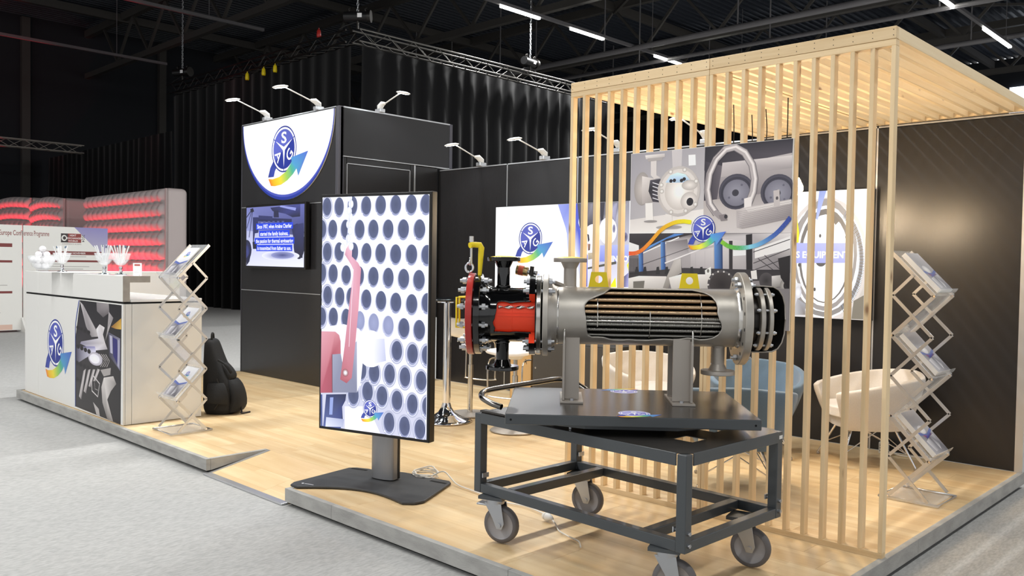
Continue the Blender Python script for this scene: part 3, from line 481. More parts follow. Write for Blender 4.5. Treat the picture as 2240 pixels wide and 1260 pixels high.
ART_POSTER=[('p',[-0.497,0.482,-0.007,0.482,-0.005,0.017,-0.5,0.020],['8F8B92','9A969B','BDB8B6','A9A5A8']),('p',[-0.5,0.100,-0.009,0.147,-0.005,0.017,-0.5,0.018],['C9C3C0','D8D2CE','E2DDD8','DAD5D1']),('p',[-0.220,0.483,-0.152,0.482,-0.154,0.391,-0.212,0.377],'B7B1B2'),('p',[-0.111,0.448,-0.067,0.447,-0.063,0.389,-0.108,0.389],'E6E2E0'),('p',[-0.007,0.482,0.497,0.483,0.494,0.392,-0.009,0.355],['1A1720','221E28','4A444C','2A2630']),('p',[-0.009,0.355,0.493,0.412,0.498,0.153,-0.008,0.121],['9A9294','A9A1A0','6E6668','7A7274']),('p',[-0.007,0.406,0.101,0.373,0.068,0.170,-0.007,0.130],['2A2630','5C555C','4A444C','2E2932']),('p',[-0.010,0.191,0.495,0.225,0.498,0.009,-0.005,0.017],['A89F9C','8F8788','C9C2C0','BDB6B4']),('p',[0.101,0.39,0.495,0.400,0.495,0.336,0.093,0.314],['B8B0B0','C4BCBA','8F8788','A29A9A']),('e',[0.186,0.232,0.103,0.094],'5A5866','3C3A46'),('e',[0.187,0.228,0.091,0.082],'4A4856','2E2C38'),('e',[0.187,0.226,0.078,0.070],'8A8894','6A6874'),('e',[0.182,0.226,0.020,0.018],'2A2832','34323C'),('e',[0.145,0.202,0.007,0.006],'5A5866','5A5866'),('e',[0.218,0.266,0.007,0.006],'5A5866','5A5866'),('e',[0.225,0.190,0.007,0.006],'5A5866','5A5866'),('e',[0.422,0.220,0.096,0.090],'5A5866','3C3A46'),('e',[0.422,0.216,0.084,0.079],'4A4856','2E2C38'),('e',[0.422,0.214,0.072,0.068],'8A8894','6A6874'),('e',[0.418,0.214,0.019,0.017],'2A2832','34323C'),('e',[0.384,0.192,0.007,0.006],'5A5866','5A5866'),('e',[0.452,0.253,0.006,0.006],'5A5866','5A5866'),('e',[0.458,0.180,0.006,0.006],'5A5866','5A5866'),('e',[-0.417,0.277,0.056,0.096],'B9B1AC','8F8885'),('p',[-0.419,0.350,-0.324,0.329,-0.320,0.199,-0.415,0.189],['CFC8C4','B5AEAB','8E8785','A39B98']),('p',[-0.362,0.324,-0.291,0.327,-0.287,0.193,-0.342,0.200,-0.372,0.261],['4A4650','3A363E','2E2A32','3A363E','1E1B22']),('l',[-0.345,0.309,-0.296,0.293],0.005,'C9C6CC'),('l',[-0.345,0.288,-0.295,0.271],0.005,'C9C6CC'),('l',[-0.344,0.266,-0.294,0.250],0.005,'C9C6CC'),('l',[-0.344,0.244,-0.294,0.228],0.005,'C9C6CC'),('l',[-0.343,0.222,-0.293,0.206],0.005,'C9C6CC'),('p',[-0.360,0.433,-0.321,0.433,-0.319,0.349,-0.291,0.333,-0.335,0.330,-0.358,0.351],'C4BDBA'),('p',[-0.400,0.468,-0.266,0.468,-0.265,0.448,-0.394,0.445],['D8D2CE','C2BBB8','A8A19E','B9B2AF']),('p',[-0.383,0.449,-0.278,0.449,-0.283,0.432,-0.377,0.430],'9C9593'),('e',[-0.171,0.251,0.139,0.140],'D0C9C4','B0A9A5'),('e',[-0.171,0.251,0.122,0.124],'DDD7D2','C8C1BC'),('e',[-0.166,0.250,0.095,0.104],'EDE8E3','B9B1AB'),('p',[-0.258,0.304,-0.227,0.343,-0.18,0.356,-0.127,0.343,-0.090,0.299,-0.095,0.295],['A9BFD4','B9D0E6','C4DAEE','BFD6EA','A0B8CE','8CA4BA']),('e',[-0.221,0.311,0.011,0.010],'1E1B22','1E1B22'),('e',[-0.199,0.313,0.011,0.010],'1E1B22','1E1B22'),('e',[-0.152,0.310,0.011,0.010],'1E1B22','1E1B22'),('e',[-0.135,0.317,0.011,0.010],'1E1B22','1E1B22'),('e',[-0.115,0.300,0.011,0.010],'1E1B22','1E1B22'),('e',[-0.099,0.282,0.051,0.028],'D6CFCA','A8A19C'),('e',[-0.100,0.193,0.055,0.051],'E3DDD8','B0A8A3'),('e',[-0.095,0.190,0.022,0.022],'0E0C10','24222A'),('e',[-0.285,0.292,0.015,0.013],'EDE8E3','9C9590'),('e',[-0.281,0.256,0.015,0.013],'EDE8E3','9C9590'),('e',[-0.224,0.362,0.015,0.013],'EDE8E3','9C9590'),('e',[-0.133,0.368,0.014,0.013],'EDE8E3','9C9590'),('e',[-0.058,0.301,0.014,0.013],'EDE8E3','9C9590'),('e',[-0.060,0.175,0.014,0.013],'EDE8E3','9C9590'),('e',[-0.216,0.137,0.014,0.013],'EDE8E3','9C9590'),('e',[-0.121,0.141,0.014,0.013],'EDE8E3','9C9590'),('p',[-0.392,0.193,-0.342,0.194,-0.334,0.086,-0.387,0.087],'D9D4D0'),('p',[-0.253,0.129,-0.210,0.119,-0.202,0.047,-0.251,0.048],'D2CCC8'),('e',[-0.229,0.052,0.086,0.011],'8A8584','9C9796'),('e',[-0.354,0.088,0.046,0.007],'8A8584','8A8584'),('l',[0.070,0.119,0.029,0.172,0.012,0.250,0.024,0.335,0.061,0.41,0.118,0.460,0.174,0.468,0.231,0.434,0.275,0.368,0.291,0.293,0.284,0.227,0.258,0.162],0.042,'6A6468'),('l',[0.070,0.119,0.029,0.172,0.012,0.250,0.024,0.335,0.061,0.41,0.118,0.460,0.174,0.468,0.231,0.434,0.275,0.368,0.291,0.293,0.284,0.227,0.258,0.162],0.034,'A49C9C'),('l',[0.076,0.120,0.035,0.173,0.018,0.251,0.030,0.337,0.067,0.411,0.123,0.461,0.180,0.469,0.237,0.435,0.280,0.37,0.296,0.294,0.289,0.229,0.264,0.164],0.012,'D2CBC9'),('l',[0.058,0.119,0.017,0.172,0.000,0.251,0.012,0.336,0.049,0.410,0.106,0.461],0.006,'7C7577'),('p',[0.040,0.128,0.074,0.140,0.109,0.113,0.090,0.088],'8E8688'),('p',[0.085,0.11,0.128,0.117,0.139,0.082,0.100,0.079],'7A7274'),('e',[0.129,0.102,0.010,0.011],'2A262C','2A262C'),('p',[0.234,0.193,0.280,0.203,0.277,0.145,0.236,0.142],'D4CDCA'),('p',[0.19,0.132,0.240,0.146,0.497,0.181,0.5,0.085,0.280,0.045,0.225,0.037,0.195,0.043],['A69E9E','BDB5B3','9A9292','7E7678','8F8788','9A9292','A8A0A0']),('p',[0.241,0.142,0.497,0.177,0.498,0.157,0.260,0.121],'C6BFBC'),('l',[0.195,0.123,0.496,0.167],0.001,'6E6668'),('l',[0.197,0.114,0.496,0.158],0.001,'6E6668'),('l',[0.199,0.104,0.496,0.150],0.001,'6E6668'),('l',[0.201,0.095,0.496,0.141],0.001,'6E6668'),('l',[0.203,0.086,0.497,0.132],0.001,'6E6668'),('l',[0.205,0.076,0.497,0.123],0.001,'6E6668'),('l',[0.208,0.067,0.497,0.114],0.001,'6E6668'),('l',[0.210,0.058,0.498,0.106],0.001,'6E6668'),('l',[0.212,0.049,0.498,0.097],0.001,'6E6668'),('p',[0.398,0.226,0.431,0.232,0.436,0.147,0.403,0.144],'B2AAA8'),('e',[0.419,0.188,0.007,0.009],'4A4448','4A4448'),('p',[-0.5,0.020,0.5,0.010,0.5,-0.485,-0.5,-0.448],['6A6466','8A8486','8C8688','6E686A']),('p',[-0.5,0.020,0.073,0.016,-0.189,-0.051,-0.383,-0.123,-0.5,-0.058],['3A363A','2E2A2E','4A4648','5A5658','2A2628']),('p',[-0.5,-0.030,-0.431,-0.049,-0.429,-0.105,-0.5,-0.110],'E2DEDC'),('p',[-0.424,-0.100,-0.254,-0.028,-0.086,0.009,0.499,0.009,0.5,-0.231,-0.425,-0.254],['9A9496','A8A2A4','5E5A5C','C2BCBC','8E888A','7E787A']),('p',[-0.418,-0.096,-0.243,-0.014,-0.128,0.014,-0.191,0.015,-0.374,-0.059],['4A7AB8','3E6CB0','5588C8','4E80C0','6A9AD0']),('l',[-0.420,-0.100,-0.159,-0.005],0.007,'F0EEEE'),('p',[-0.432,-0.087,-0.401,-0.077,-0.395,-0.202,-0.427,-0.202],['5A88C4','22386C','1E3468','4A76B4']),('p',[-0.281,-0.032,-0.251,-0.028,-0.243,-0.199,-0.274,-0.200],['5A88C4','22386C','1E3468','4A76B4']),('p',[0.062,-0.018,0.113,-0.014,0.119,-0.206,0.070,-0.207],['5A88C4','1C2C58','182850','4A72B0']),('p',[-0.5,-0.124,-0.429,-0.124,-0.426,-0.207,-0.498,-0.208],'4A4648'),('l',[-0.495,-0.124,-0.493,-0.199],0.002,'8E888A'),('l',[-0.485,-0.124,-0.483,-0.199],0.002,'8E888A'),('l',[-0.475,-0.124,-0.473,-0.199],0.002,'8E888A'),('l',[-0.464,-0.124,-0.462,-0.198],0.002,'8E888A'),('l',[-0.454,-0.124,-0.452,-0.198],0.002,'8E888A'),('l',[-0.444,-0.124,-0.442,-0.198],0.002,'8E888A'),('l',[-0.433,-0.124,-0.431,-0.198],0.002,'8E888A'),('p',[-0.243,-0.032,-0.106,-0.016,-0.093,-0.104,-0.239,-0.150],['8A8486','6A6466','A09A9C','BCB6B6']),('p',[-0.083,-0.087,0.061,-0.061,0.065,-0.199,-0.080,-0.201],['B9B3B4','C6C0C0','A8A2A4','9C9698']),('l',[-0.052,-0.095,-0.049,-0.201],0.001,'948E90'),('l',[0.007,-0.082,0.010,-0.199],0.001,'948E90'),('l',[-0.250,-0.150,0.060,-0.043],0.007,'D8D4D4'),('l',[-0.405,-0.160,0.059,-0.018],0.003,'3A3638'),('p',[0.113,-0.018,0.251,-0.028,0.256,-0.195,0.119,-0.198],['C9C3C2','B9B3B4','9A9496','A49EA0']),('p',[0.177,-0.061,0.251,-0.053,0.253,-0.103,0.178,-0.108],'E6E2E0'),('p',[0.25,0.004,0.286,0.008,0.293,-0.22,0.259,-0.220],'1E1A1E'),('p',[0.152,-0.027,0.173,-0.027,0.178,-0.205,0.157,-0.205],'2A262A'),('p',[0.286,0.004,0.499,0.009,0.5,-0.191,0.293,-0.22],['A8A2A4','D2CCCA','6A6466','8A8486']),('p',[0.302,-0.070,0.496,-0.006,0.498,-0.070,0.304,-0.120],'DAD5D3'),('l',[0.296,-0.145,0.495,-0.070],0.004,'3A3638'),('l',[0.306,-0.178,0.472,-0.119],0.004,'3A3638'),('l',[0.322,-0.12,0.440,-0.200],0.004,'3A3638'),('l',[0.358,-0.103,0.475,-0.199],0.004,'3A3638'),('l',[0.294,-0.087,0.495,-0.022],0.004,'3A3638'),('p',[-0.495,-0.208,-0.122,-0.175,0.306,-0.178,0.495,-0.175,0.495,-0.231,-0.5,-0.255],['2A2628','3A3638','2E2A2E','242024','3A3638','3A3638']),('p',[-0.450,-0.175,-0.434,-0.172,-0.426,-0.216,-0.456,-0.217],'2A282A'),('p',[-0.393,-0.174,-0.378,-0.171,-0.370,-0.215,-0.399,-0.216],'2A282A'),('p',[-0.304,-0.173,-0.289,-0.170,-0.281,-0.214,-0.310,-0.214],'2A282A'),('p',[-0.244,-0.172,-0.229,-0.169,-0.222,-0.213,-0.25,-0.213],'2A282A'),('p',[-0.154,-0.171,-0.139,-0.168,-0.132,-0.211,-0.159,-0.211],'2A282A'),('p',[-0.081,-0.170,-0.067,-0.167,-0.059,-0.21,-0.086,-0.210],'2A282A'),('p',[-0.020,-0.169,-0.006,-0.167,0.001,-0.208,-0.025,-0.209],'2A282A'),('p',[-0.5,-0.241,-0.426,-0.226,-0.237,-0.224,-0.235,-0.294,-0.499,-0.302],['D6D2CF','E0DCD8','D0CBC8','B2ADA9','BDB8B4']),('p',[-0.465,-0.259,-0.385,-0.253,-0.390,-0.299,-0.464,-0.301],'6A6660'),('p',[-0.187,-0.131,-0.145,-0.122,-0.137,-0.202,-0.194,-0.230,-0.225,-0.294,-0.259,-0.290,-0.237,-0.231],['B0AAA6','BEB8B4','8E8884','9A948E','7E7872','8A847E','A29C96']),('p',[-0.221,-0.231,-0.142,-0.211,0.138,-0.206,0.141,-0.283,-0.203,-0.293],['DAD6D2','E4E0DC','CFCAC6','A49F9A','BAB5B0']),('e',[0.111,-0.262,0.084,0.078],'2E2A2C','4A4648'),('e',[0.113,-0.262,0.071,0.066],'241F20','3A3434'),('e',[0.188,-0.260,0.005,0.005],'C8C4C0','C8C4C0'),('e',[0.181,-0.291,0.005,0.005],'C8C4C0','C8C4C0'),('e',[0.161,-0.317,0.005,0.005],'C8C4C0','C8C4C0'),('e',[0.130,-0.332,0.005,0.005],'C8C4C0','C8C4C0'),('e',[0.096,-0.333,0.005,0.005],'C8C4C0','C8C4C0'),('e',[0.064,-0.320,0.005,0.005],'C8C4C0','C8C4C0'),('e',[0.041,-0.296,0.005,0.005],'C8C4C0','C8C4C0'),('e',[0.032,-0.264,0.006,0.005],'C8C4C0','C8C4C0'),('e',[0.039,-0.232,0.005,0.005],'C8C4C0','C8C4C0'),('e',[0.060,-0.207,0.005,0.005],'C8C4C0','C8C4C0'),('e',[0.091,-0.192,0.005,0.005],'C8C4C0','C8C4C0'),('e',[0.126,-0.192,0.005,0.005],'C8C4C0','C8C4C0'),('e',[0.157,-0.205,0.005,0.005],'C8C4C0','C8C4C0'),('e',[0.179,-0.229,0.005,0.005],'C8C4C0','C8C4C0'),('p',[0.010,-0.186,0.047,-0.166,0.049,-0.209,0.013,-0.210],'DCD8D4'),('e',[0.030,-0.189,0.007,0.010],'6A6660','6A6660'),('p',[0.283,-0.186,0.315,-0.179,0.321,-0.227,0.289,-0.228],'D8D4D0'),('e',[0.371,-0.234,0.039,0.042],'2A2628','4A4648'),('p',[0.401,-0.209,0.471,-0.201,0.473,-0.260,0.403,-0.270],['D0CBC8','A49F9B','7A7571','8E8985']),('e',[0.477,-0.256,0.030,0.036],'B8B3AF','7E7975'),('e',[0.481,-0.256,0.015,0.020],'2A2628','2A2628'),('p',[0.433,-0.119,0.498,-0.103,0.498,-0.28,0.45,-0.216],'1E1A1C'),('p',[-0.5,-0.303,0.498,-0.271,0.5,-0.485,-0.5,-0.448],['6E696A','7A7576','8E898A','5A5658']),('g',[-0.5,-0.096,-0.496,-0.096],0.023,(226,80,42),(226,82,42)),('g',[-0.496,-0.096,-0.488,-0.096],0.023,(226,82,42),(227,85,42)),('g',[-0.488,-0.096,-0.480,-0.096],0.023,(227,85,42),(228,88,42)),('g',[-0.480,-0.096,-0.471,-0.096],0.023,(228,88,42),(229,91,42)),('g',[-0.471,-0.096,-0.461,-0.095],0.023,(229,91,42),(230,94,42)),('g',[-0.461,-0.095,-0.452,-0.094],0.023,(230,94,42),(231,97,42)),('g',[-0.452,-0.094,-0.444,-0.092],0.023,(231,97,42),(231,100,42)),('g',[-0.444,-0.092,-0.436,-0.089],0.023,(231,100,42),(232,103,42)),('g',[-0.436,-0.089,-0.428,-0.086],0.023,(232,103,42),(233,107,41)),('g',[-0.428,-0.086,-0.419,-0.083],0.023,(233,107,41),(234,111,40)),('g',[-0.419,-0.083,-0.411,-0.078],0.023,(234,111,40),(235,115,40)),('g',[-0.411,-0.078,-0.402,-0.073],0.023,(235,115,40),(236,119,39)),('g',[-0.402,-0.073,-0.392,-0.066],0.023,(236,119,39),(236,123,38)),('g',[-0.392,-0.066,-0.383,-0.059],0.023,(236,123,38),(237,127,38)),('g',[-0.383,-0.059,-0.373,-0.050],0.023,(237,127,38),(238,130,37)),('g',[-0.373,-0.050,-0.362,-0.041],0.023,(238,130,37),(239,134,36)),('g',[-0.362,-0.041,-0.352,-0.032],0.023,(239,134,36),(240,138,35)),('g',[-0.352,-0.032,-0.342,-0.023],0.023,(240,138,35),(240,141,34)),('g',[-0.342,-0.023,-0.331,-0.012],0.023,(240,141,34),(240,144,33)),('g',[-0.331,-0.012,-0.321,-0.001],0.023,(240,144,33),(240,147,32)),('g',[-0.321,-0.001,-0.310,0.009],0.023,(240,147,32),(241,150,32)),('g',[-0.310,0.009,-0.300,0.020],0.023,(241,150,32),(241,153,31)),('g',[-0.300,0.020,-0.289,0.030],0.023,(241,153,31),(241,156,30)),('g',[-0.289,0.030,-0.277,0.039],0.023,(241,156,30),(241,159,29)),('g',[-0.277,0.039,-0.265,0.047],0.023,(241,159,29),(241,162,28)),('g',[-0.265,0.047,-0.253,0.054],0.023,(241,162,28),(241,166,27)),('g',[-0.253,0.054,-0.240,0.060],0.023,(241,166,27),(241,170,26)),('g',[-0.240,0.060,-0.227,0.065],0.023,(241,170,26),(241,174,25)),('g',[-0.227,0.065,-0.215,0.070],0.023,(241,174,25),(240,177,24)),('g',[-0.215,0.070,-0.203,0.074],0.023,(240,177,24),(240,181,24)),('g',[-0.203,0.074,-0.192,0.077],0.023,(240,181,24),(239,185,23)),('g',[-0.192,0.077,-0.181,0.079],0.023,(239,185,23),(239,189,22)),('g',[-0.181,0.079,-0.171,0.081],0.023,(239,189,22),(239,193,21)),('g',[-0.171,0.081,-0.160,0.082],0.023,(239,193,21),(239,196,20)),('g',[-0.160,0.082,-0.150,0.082],0.023,(239,196,20),(239,198,17)),('g',[-0.150,0.082,-0.140,0.083],0.023,(239,198,17),(239,200,15)),('g',[-0.140,0.083,-0.130,0.083],0.023,(239,200,15),(239,202,12)),('g',[-0.130,0.083,-0.119,0.082],0.023,(239,202,12),(239,204,10)),('g',[-0.119,0.082,-0.108,0.080],0.023,(239,204,10),(239,206,7)),('g',[-0.108,0.080,-0.098,0.079],0.023,(239,206,7),(239,208,5)),('g',[-0.098,0.079,-0.089,0.078],0.023,(239,208,5),(239,210,2)),('g',[-0.089,0.078,-0.083,0.077],0.023,(239,210,2),(240,213,0)),('g',[0.106,-0.031,0.111,-0.034],0.023,(134,184,42),(127,181,44)),('g',[0.111,-0.034,0.118,-0.038],0.023,(127,181,44),(120,179,47)),('g',[0.118,-0.038,0.126,-0.043],0.023,(120,179,47),(113,177,50)),('g',[0.126,-0.043,0.135,-0.049],0.023,(113,177,50),(106,174,52)),('g',[0.135,-0.049,0.144,-0.053],0.023,(106,174,52),(99,172,55)),('g',[0.144,-0.053,0.153,-0.057],0.023,(99,172,55),(92,170,58)),('g',[0.153,-0.057,0.162,-0.059],0.023,(92,170,58),(89,169,63)),('g',[0.162,-0.059,0.171,-0.061],0.023,(89,169,63),(87,168,68)),('g',[0.171,-0.061,0.180,-0.063],0.023,(87,168,68),(85,167,74)),('g',[0.180,-0.063,0.190,-0.064],0.023,(85,167,74),(83,166,79)),('g',[0.190,-0.064,0.200,-0.064],0.023,(83,166,79),(81,165,84)),('g',[0.200,-0.064,0.210,-0.065],0.023,(81,165,84),(79,165,90)),('g',[0.210,-0.065,0.220,-0.065],0.023,(79,165,90),(86,169,109)),('g',[0.220,-0.065,0.231,-0.064],0.023,(86,169,109),(94,173,129)),('g',[0.231,-0.064,0.242,-0.064],0.023,(94,173,129),(102,178,149)),('g',[0.242,-0.064,0.253,-0.063],0.023,(102,178,149),(109,182,168)),('g',[0.253,-0.063,0.264,-0.062],0.023,(109,182,168),(117,186,188)),('g',[0.264,-0.062,0.275,-0.060],0.023,(117,186,188),(125,191,208)),('g',[0.275,-0.060,0.285,-0.058],0.023,(125,191,208),(119,183,205)),('g',[0.285,-0.058,0.296,-0.055],0.023,(119,183,205),(114,176,202)),('g',[0.296,-0.055,0.306,-0.053],0.023,(114,176,202),(109,169,200)),('g',[0.306,-0.053,0.316,-0.05],0.023,(109,169,200),(104,162,197)),('g',[0.316,-0.05,0.327,-0.046],0.023,(104,162,197),(99,155,194)),('g',[0.327,-0.046,0.338,-0.041],0.023,(99,155,194),(94,148,192)),('g',[0.338,-0.041,0.349,-0.036],0.023,(94,148,192),(87,138,186)),('g',[0.349,-0.036,0.361,-0.030],0.023,(87,138,186),(81,128,181)),('g',[0.361,-0.030,0.373,-0.023],0.023,(81,128,181),(76,119,176)),('g',[0.373,-0.023,0.385,-0.016],0.023,(76,119,176),(70,109,170)),('g',[0.385,-0.016,0.397,-0.008],0.023,(70,109,170),(64,99,165)),('g',[0.397,-0.008,0.408,-0.001],0.023,(64,99,165),(58,90,160)),('g',[0.408,-0.001,0.417,0.006],0.023,(58,90,160),(55,86,157)),('g',[0.417,0.006,0.426,0.014],0.023,(55,86,157),(54,83,154)),('g',[0.426,0.014,0.435,0.022],0.023,(54,83,154),(52,79,152)),('g',[0.435,0.022,0.443,0.030],0.023,(52,79,152),(49,76,149)),('g',[0.443,0.030,0.451,0.038],0.023,(49,76,149),(47,72,146)),('g',[0.451,0.038,0.458,0.046],0.023,(47,72,146),(46,69,144)),('g',[0.458,0.046,0.466,0.054],0.023,(46,69,144),(45,68,142)),('g',[0.466,0.054,0.473,0.062],0.023,(45,68,142),(45,67,141)),('g',[0.473,0.062,0.480,0.070],0.023,(45,67,141),(44,66,140)),('g',[0.480,0.070,0.486,0.078],0.023,(44,66,140),(44,65,138)),('g',[0.486,0.078,0.491,0.084],0.023,(44,65,138),(43,64,137)),('g',[0.491,0.084,0.495,0.089],0.023,(43,64,137),(43,63,136)),('logo',[-0.006,0.039,0.073])]
ART_COUNTER=[('p',[-0.461,0.497,0.580,0.493,0.563,-0.5,-0.584,-0.481,-0.59,-0.191,-0.59,0.145],['26242A','1C1A1E','2A2628','3A3638','2E2A2E','342F36']),('p',[-0.462,0.484,-0.379,0.460,0.052,0.201,-0.153,0.183,-0.299,0.267],['D6CFD2','A8A2A6','C9C3C4','8E888C','9C969A']),('p',[-0.027,0.495,0.279,0.494,0.293,0.418,0.140,0.371,-0.015,0.418],['8A8488','9E989A','6E686C','5A5458','7A7478']),('p',[0.279,0.426,0.389,0.379,0.307,0.299,0.194,0.164,0.251,0.289],['B2ACAE','8E888A','C6C0C0','7A7476','A09A9C']),('p',[-0.033,0.260,0.054,0.307,0.181,0.286,0.138,0.223,0.194,0.155,0.251,0.104,-0.067,0.07,-0.460,0.105,-0.428,0.125,0.022,0.182],['F4F2F4','D8D3D4','E8E4E6','C2BCBE','D2CCCE','A8A2A6','E8E4F0','8A86A0','9C96A8','D8D4DC']),('p',[-0.555,0.072,-0.066,0.106,-0.038,0.062,-0.566,-0.089],['4A4660','8A86C0','E6E4F8','3A3648']),('e',[-0.054,-0.002,0.182,0.057],'FFFFFF','B8B2C0'),('e',[-0.075,-0.003,0.130,0.040],'FFFFFF','F6F4FF'),('l',[0.049,0.049,0.179,0.001,0.076,-0.059],0.007,'C9C3C2'),('l',[0.101,0.051,0.219,0.004,0.129,-0.056],0.007,'C9C3C2'),('l',[0.153,0.054,0.259,0.006,0.181,-0.052],0.007,'C9C3C2'),('l',[0.205,0.057,0.299,0.008,0.233,-0.049],0.007,'C9C3C2'),('e',[-0.519,0.245,0.046,0.020],'141216','2A262A'),('e',[-0.422,0.236,0.045,0.02],'141216','2A262A'),('e',[-0.325,0.227,0.045,0.019],'141216','2A262A'),('e',[-0.229,0.219,0.044,0.019],'141216','2A262A'),('e',[-0.511,0.074,0.047,0.020],'141216','2A262A'),('e',[-0.412,0.066,0.046,0.020],'141216','2A262A'),('e',[-0.314,0.058,0.045,0.020],'141216','2A262A'),('e',[-0.218,0.051,0.045,0.020],'141216','2A262A'),('e',[-0.540,-0.078,0.047,0.021],'141216','2A262A'),('e',[-0.439,-0.085,0.047,0.021],'141216','2A262A'),('e',[-0.340,-0.092,0.046,0.020],'141216','2A262A'),('e',[-0.242,-0.099,0.046,0.020],'141216','2A262A'),('e',[-0.530,-0.227,0.048,0.021],'141216','2A262A'),('e',[-0.428,-0.234,0.047,0.021],'141216','2A262A'),('e',[-0.328,-0.240,0.047,0.021],'141216','2A262A'),('e',[-0.229,-0.246,0.046,0.021],'141216','2A262A'),('p',[-0.487,-0.377,-0.364,-0.134,-0.301,-0.111,-0.425,-0.402],['C4BEBE','9A9496','D4CECE','7A7476']),('p',[-0.357,-0.317,-0.239,-0.116,-0.178,-0.103,-0.295,-0.332],['C4BEBE','9A9496','D4CECE','7A7476']),('p',[-0.229,-0.259,-0.117,-0.099,-0.057,-0.095,-0.168,-0.264],['C4BEBE','9A9496','D4CECE','7A7476']),('p',[-0.105,-0.202,0.002,-0.082,0.061,-0.087,-0.045,-0.198],['C4BEBE','9A9496','D4CECE','7A7476']),('l',[-0.150,-0.177,-0.138,-0.291,0.012,-0.327,0.059,-0.209,-0.104,-0.155],0.013,'D8D3D2'),('l',[-0.075,-0.209,-0.061,-0.266,0.013,-0.27],0.007,'A49E9E'),('p',[0.103,-0.234,0.163,-0.146,0.393,-0.112,0.464,-0.171,0.337,-0.245,0.250,-0.327,0.396,-0.5,0.249,-0.491,0.131,-0.366],['C2BCBA','DCD7D4','C9C3C0','8A8482','B0AAA8','D2CCC9','9A9492','7A7472','A8A2A0']),('p',[-0.110,-0.386,0.040,-0.431,0.069,-0.493,-0.021,-0.486],'B8B2B0'),('p',[0.076,-0.087,0.336,-0.047,0.322,-0.107,0.163,-0.136],'A8A2A0'),('p',[0.265,0.254,0.554,0.215,0.560,-0.056,0.293,0.053],['4A4858','8A88A0','6E6C84','3A3848']),('p',[0.302,0.230,0.368,0.224,0.378,0.075,0.321,0.081],'B4B2C8'),('p',[0.377,0.216,0.487,0.203,0.504,-0.014,0.392,0.058],'2A2670'),('p',[0.500,0.204,0.538,0.199,0.532,-0.039,0.490,-0.015],'A8A6BC'),('p',[0.335,0.300,0.577,0.385,0.58,0.293,0.445,0.288],['8A5A2A','C89A3A','E0B858','6A3A1A']),('l',[-0.482,0.499,-0.494,0.477,-0.509,0.447,-0.528,0.410,-0.547,0.370,-0.564,0.329,-0.579,0.288,-0.59,0.244,-0.59,0.197,-0.59,0.147,-0.59,0.096,-0.59,0.042,-0.59,-0.014,-0.59,-0.073,-0.59,-0.132,-0.59,-0.191,-0.59,-0.254,-0.59,-0.321,-0.59,-0.386,-0.59,-0.442,-0.59,-0.482],0.014,'3A4E9E')]
ART_LIGHTL=[('p',[-1,0.492,1,0.492,1,-0.492,-1,-0.492],['FFFFFF','FFFFFF','FFFFFF','FFFFFF']),('p',[-0.828,0.452,-0.127,0.451,-0.047,0.304,-0.006,0.160,-0.599,0.121,-0.842,0.123],['E6ECF2','F4F7FA','FAFBFF','FDFDFF','F4F7FB','EEF3F8']),('p',[-0.123,0.491,0.144,0.491,0.141,0.229,0.274,-0.025,0.272,-0.320,0.190,-0.323,0.118,0.016,0.001,0.217],['8A94E0','5A66D0','5A66CC','6A74D4','6A74D4','C8CEF4','DCE0FA','9AA2E8']),('p',[-0.123,0.491,-0.048,0.355,0.002,0.196,0.016,-0.026,0.035,-0.026,0.095,0.230,0.042,0.488],['96A0E4','8C98E0','A8B2EC','F4F6FF','DCE0FA','8690DC','7884D8']),('p',[0.107,0.486,0.163,0.487,0.148,0.300,0.245,0.052,0.281,-0.320,0.236,-0.321,0.219,0.016,0.122,0.265],'4A58C8'),('p',[0.130,0.491,0.758,0.492,0.763,-0.310,0.273,-0.325,0.270,0.036,0.164,0.259],['4A4858','8A8894','E8E6F4','D8D6EC','F4F2FA','3A384A']),('p',[0.236,0.479,0.321,0.484,0.326,0.271,0.274,0.257,0.240,0.295],['4A4652','8E8A96','3A3844','2E2C38','5A5866']),('p',[0.413,0.487,0.468,0.489,0.454,0.326,0.422,0.313],'2E2C3A'),('p',[0.541,0.475,0.613,0.476,0.615,0.408,0.599,0.301,0.563,0.324,0.543,0.396],['5A5870','9C9AB4','4A4860','8E8CA8','6A6884','B2B0CC']),('e',[0.328,0.183,0.102,0.102],'FFFFFF','F0EEFC'),('e',[0.511,0.217,0.107,0.13],'FFFFFF','ECEAFA'),('e',[0.583,0.237,0.016,0.039],'6E6C88','8E8CA8'),('e',[0.718,0.157,0.026,0.042],'3A3850','7A78A0'),('p',[0.261,0.191,0.281,0.184,0.291,0.132,0.273,0.110],'2A2834'),('p',[0.268,0.095,0.301,0.095,0.298,0.036,0.275,0.029],['C89A80','6A3A2A','2A1A20','8A5A4A']),('p',[0.275,0.007,0.406,0.014,0.407,-0.036,0.277,-0.059],['C2B29A','A89A84','B8A890','9A8C78']),('p',[0.274,-0.133,0.617,-0.070,0.617,-0.096,0.274,-0.151],'4A4A44'),('p',[0.423,0.080,0.758,0.086,0.759,-0.069,0.417,-0.076],['A8B0EC','B4BCF2','9098E4','7E88DC']),('p',[0.542,-0.317,0.611,-0.221,0.622,-0.314],'F6EE00'),('p',[0.741,-0.105,0.760,-0.076,0.760,-0.161],'F6EE00'),('p',[0.700,-0.219,0.760,-0.175,0.762,-0.310,0.702,-0.312],['2E2C4A','8A88C0','A8A6DC','4A4870']),('logo',[-0.49,0.155,0.163])]
